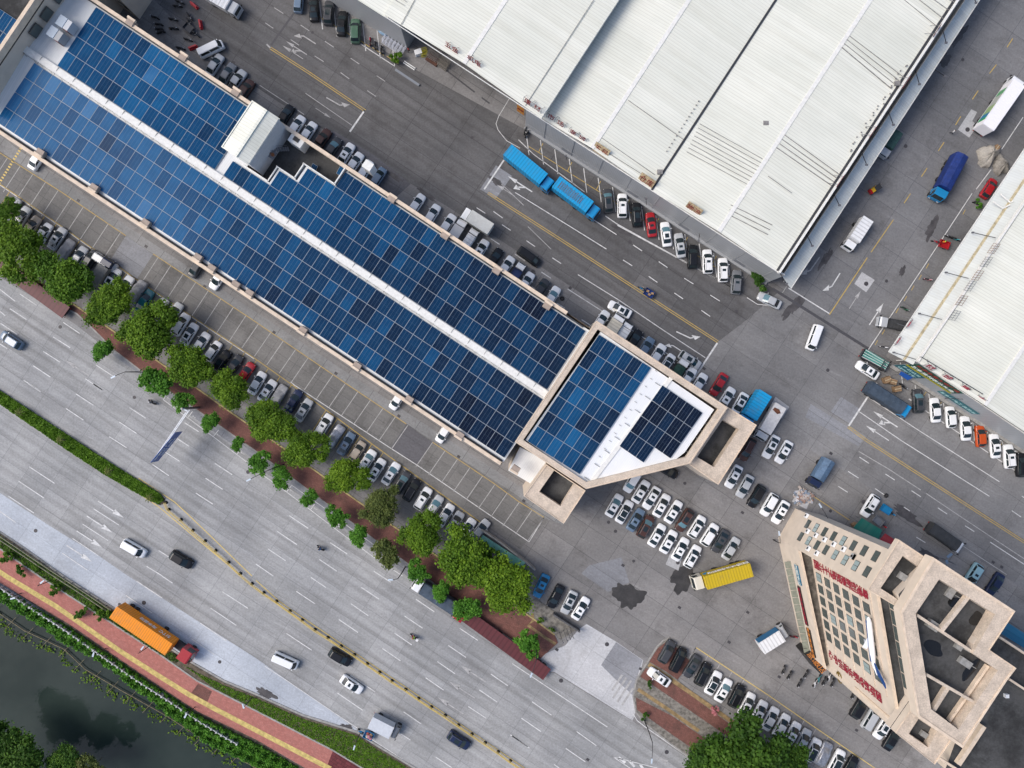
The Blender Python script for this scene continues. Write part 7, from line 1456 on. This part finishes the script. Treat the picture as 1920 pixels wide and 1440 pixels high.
# ---------------------------------------------------------------- clutter
for i, (x, y, a) in enumerate([(364,10,40),(376,46,80),(362,89,-20)]):
    p = W(x, y, .4); o = MB().prism([(-.85,-.28),(.85,-.28),(.85,.28),(-.85,.28)],0,.35).prism([(-.8,-.14),(.8,-.14),(.8,.14),(-.8,.14)],.35,.9).build('water_barrier', mat('barrier_red', (.45,.02,.03), .5)); o.location = (p.x,p.y,.02); o.rotation_euler = (0,0,-math.radians(a)); tag(o, f"red plastic barrier among the motorbikes, {['topmost','right one','lowest beside the white van'][i]}", 'barrier')
ob = mat('barrier_orange', (.75,.17,.01), .5)
for i, (x, y, a) in enumerate([(998,1233,40),(989,1241,30)]):
    p = W(x,y,.5); o = MB().box(-.75,.75,-.4,.4,0,.5).box(-.7,.7,-.2,.2,.5,1.0).build('water_barrier', ob); o.location = (p.x,p.y,1.33 if i else .14); o.location.z = .14; o.rotation_euler = (0,0,-math.radians(a)); tag(o, f"orange plastic barrier under the last street tree, {['upper','lower'][i]} one", 'barrier')
for nm, x, y, L_, z, c, lab in [('white_pipe',769,122,2.6,.12,(.75,.76,.76),'white pipe lying on the road, upper of two'),('white_pipe',767,125,2.6,.12,(.75,.76,.76),'white pipe lying on the road, lower of two'),('steel_beam',764,146,5.6,.18,(.22,.24,.27),'long grey steel beam lying on the road below the white pipes')]:
    p = W(x,y); o = MB().tube([(-L_/2,0,z),(L_/2,0,z)], z*.9, 8).build(nm, mat(nm+'_m', c, .5)) if 'pipe' in nm else MB().box(-L_/2,L_/2,-.2,.2,0,.04).box(-L_/2,L_/2,-.03,.03,.04,.3).box(-L_/2,L_/2,-.2,.2,.3,.34).build(nm, mat(nm+'_m', c, .5)); o.location = (p.x,p.y,.04); o.rotation_euler = (0,0,UA); tag(o, lab, 'pipe' if 'pipe' in nm else 'beam')
def rack(x, y, L_, D_, n, z, col, lab, rz=UA):
    p = W(x,y,z); r = thing('metal_frame', lab, 'frame', (p.x,p.y,.04), rz); m_ = mat('frame_%d' % x, col, .5, .2)
    for k in range(n):
        mb = MB(); zz = .1+z*k/max(1,n); dy = .12*k
        for s in (-1,0,1): mb.bar((-L_/2,s*D_/2+dy,zz),(L_/2,s*D_/2+dy,zz),.07)
        for i in range(7): mb.bar((-L_/2+L_*i/6,-D_/2+dy,zz),(-L_/2+L_*i/6,D_/2+dy,zz),.06)
        mb.build('grid', m_, r)
rack(737,80,4.6,1.8,4,1.2,(.55,.58,.66),'stack of pale metal frames leaning at the warehouse wall'); rack(794,95,1.4,1.3,2,1.2,(.5,.45,.03),'yellow metal frame at the open warehouse bay',UA+.9); rack(812,99,2.2,2.0,4,1.8,(.22,.2,.19),'grey cage of metal frames in the open bay'); rack(830,117,2.0,1.5,4,1.5,(.25,.23,.2),'smaller cage right of the grey cage in the open bay')
p = W(785,101); r = thing('panel_stack', 'pale panels stacked beside the yellow frame', 'panels', (p.x,p.y,.04), UA+.9)
for i in range(5): MB().box(-.7,.7,-.5+.02*i,.5+.02*i,.18*i,.18*i+.1).build('panel', M['acw'], r)
p = W(720,62); r = thing('tarp_bundle', 'light blue wrapped bundle at the warehouse wall', 'bundle', (p.x,p.y,.04), UA); MB().ball((0,0,.4), .9, 0, 12, 6, (1.5,.8,.5)).build('wrapping', mat('blue_wrap', (.2,.32,.45), .5, var=.2), r)
p = W(812,113); o = MB().box(-1.3,1.3,-.8,.8,0,.3).box(-1.2,1.2,-.7,.7,.3,.36).build('rusty_plate', mat('rust_plate', (.10,.045,.03), .9, var=.3)); o.location = (p.x,p.y,.04); o.rotation_euler = (0,0,UA); tag(o, 'brown rusty plate stack in front of the grey cage', 'plate')
def heap(x, y, R, z, m_, lab, sd, nm='covered_heap'):
    g = np.random.default_rng(sd); p = W(x,y,z*.6); n = 22; mb = MB(); vs = []; rings_ = 6; ph = g.uniform(0,6.28,4)
    for i in range(rings_+1):
        f = i/rings_
        for k in range(n):
            t = 6.283*k/n; rr = R*(1-f**1.6*.9)*(1+.16*math.sin(3*t+ph[0])+.1*math.sin(5*t+ph[1])+.06*math.sin(11*t+ph[2])); vs.append((rr*math.cos(t), rr*math.sin(t)*.75, z*f**.8*(1+.12*math.sin(7*t+ph[3]))))
    fs = [(i*n+k,i*n+(k+1)%n,(i+1)*n+(k+1)%n,(i+1)*n+k) for i in range(rings_) for k in range(n)]+[tuple(rings_*n+k for k in range(n))]
    mb.add(vs, fs); o = mb.build(nm, m_); o.location = (p.x,p.y,.04); o.rotation_euler = (0,0,g.uniform(0,3)); tag(o, lab, 'heap')
TARP = mat('beige_tarp', (.42,.39,.34), .75, var=.2, scale=.9); heap(1857,289,2.4,1.9,TARP,'large heap under beige tarp beside the right warehouse',1); heap(1881,308,2.0,1.6,mat('grey_tarp',(.27,.25,.22),.75,var=.25),'smaller heap under grey tarp nearer the right canopy',2)
CRT = mat('brown_carton', (.28,.18,.10), .9, var=.25, scale=2)
for i, (x, y, a, w, lab) in enumerate([(1664,712,.4,1.3,'brown carton stack left of the others beside slate lorry'),(1675,716,-.3,1.2,'brown carton stack in the middle beside slate lorry'),(1683,729,.2,1.3,'brown carton stack nearest the dark grey SUV'),(1852,296,.3,.8,'brown carton below the large beige heap'),(1869,277,.9,1.0,'brown carton behind the large beige heap'),(1604,985,.5,.9,'brown carton beside the green awning')]):
    p = W(x,y,1); r = thing('carton_stack', lab, 'carton', (p.x,p.y,.04), a); MB().box(-w/2,w/2,-w*.42,w*.42,0,1.2).build('carton', CRT, r); MB().box(-w/2-.005,w/2+.005,-.06,.06,1.2,1.206).build('tape', mat('tape', (.5,.42,.28), .5), r)
g = np.random.default_rng(33); mb = MB()
for i in range(150):
    x, y = 1505+g.normal()*8, 931+g.normal()*6; p = W(x,y); s = g.uniform(.1,.4); R = Matrix.Translation((p.x,p.y,.05+g.uniform(0,.25))) @ Matrix.Rotation(g.uniform(0,6),4,'Z') @ Matrix.Rotation(g.uniform(-.5,.5),4,'X'); mb.box(-s,s,-s*.6,s*.6,-.05,.1,int(g.integers(0,4)),R)
o = mb.build('rubble', [mat('rubble_%d' % i, c, .9) for i, c in enumerate([(.42,.36,.32),(.3,.2,.16),(.5,.5,.52),(.2,.24,.3)])]); tag(o, 'scattered broken tiles and rubbish beside the tower corner', 'rubble', None, 'stuff')
for i, (x, y) in enumerate([(1662,930-208),(1741,965)][:0]): pass
for i, (x, y) in enumerate([(1619,941),(1748,1046)][:0]): pass
ty = cached('tyre_ring', lambda: MB().tube([(.34*math.cos(t*.5236),.34*math.sin(t*.5236),.1) for t in range(13)], .12, 8).mesh('tyre', TYRE))
for x, y, lab in [(1054,560,'loose black tyre on the road behind the solar building'),(1177,611,'loose black tyre beside the small white van lorry'),(1661,929,'loose black tyre near the white SUV and awnings'),(1601,423-1,'loose black tyre beside the white box lorry on the right road')]:
    p = W(x,y); o = inst('tyre', ty); o.location = (p.x,p.y,.04); tag(o, lab, 'tyre')
pv_ = thing('solar_lamp', 'lamp mast with two small dark solar panels beside the tower', 'solar lamp', W(1762,1046)); o_ = -pv_.location; MB().tube([(0,0,0),(0,0,5)], .08, 8).build('pole', STEEL, pv_); mb = MB(); c = W(1773,1047,5)+o_; mb.bar((0,0,5), c, .06); mb.bar(c, W(1752,1041,5)+o_, .08); mb.build('arm', STEEL, pv_)
for q0, q1 in (((1776,1045),(1785,1038)),((1774,1050),(1777,1057))): MB().bar(W(*q0,5)+o_, W(*q1,5)+o_, .5, .05).build('panel', SOL[1], pv_)
fw = thing('boundary_wall', 'low grey concrete boundary wall at the tree-side parking edge', 'wall', W(950,1030)); o_ = -fw.location; mb = MB(); BW = [(903,990),(940,1015),(985,1050),(1003,1065)]
for a_, b_ in zip(BW, BW[1:]): mb.bar(W(*a_)+o_+UP*.9, W(*b_)+o_+UP*.9, .3, 1.8)
mb.build('wall', M['kerb'], fw)
gt = thing('entrance_fence', 'dark low fence wall slanting down to the entrance', 'fence', W(1060,1165)); o_ = -gt.location; mb = MB(); mb.bar(W(1037,1148)+o_+UP*.8, W(1086,1180)+o_+UP*.8, .3, 1.6); mb.build('wall', mat('dark_wall', (.10,.10,.105), .85, var=.3), gt)
for i, (x, y) in enumerate([(1064,1203),(1070,1200),(1076,1198),(1056,1206)]):
    p, t = W(x-8,y-22), W(x,y,4.2); e = thing('flagpole', 'thin grey flagpole at the entrance garden', 'flagpole', p, 0, 'flagpoles at the entrance'); MB().tube([(0,0,0), t-p], [.06,.04], 6).build('pole', STEEL, e)
    f_ = MB(); d_ = t-p; f_.add([d_, d_+Vector((.1,-.5,-.9)), d_+Vector((.2,-.4,-1.6)), d_*.75], [(0,1,2,3)]); f_.build('flag', mat('flag_grey', (.35,.37,.42), .8), e)
tag(sheet('tail', [(0,0),(1,0),(1,1)], -3, 'kerb') if False else mf)
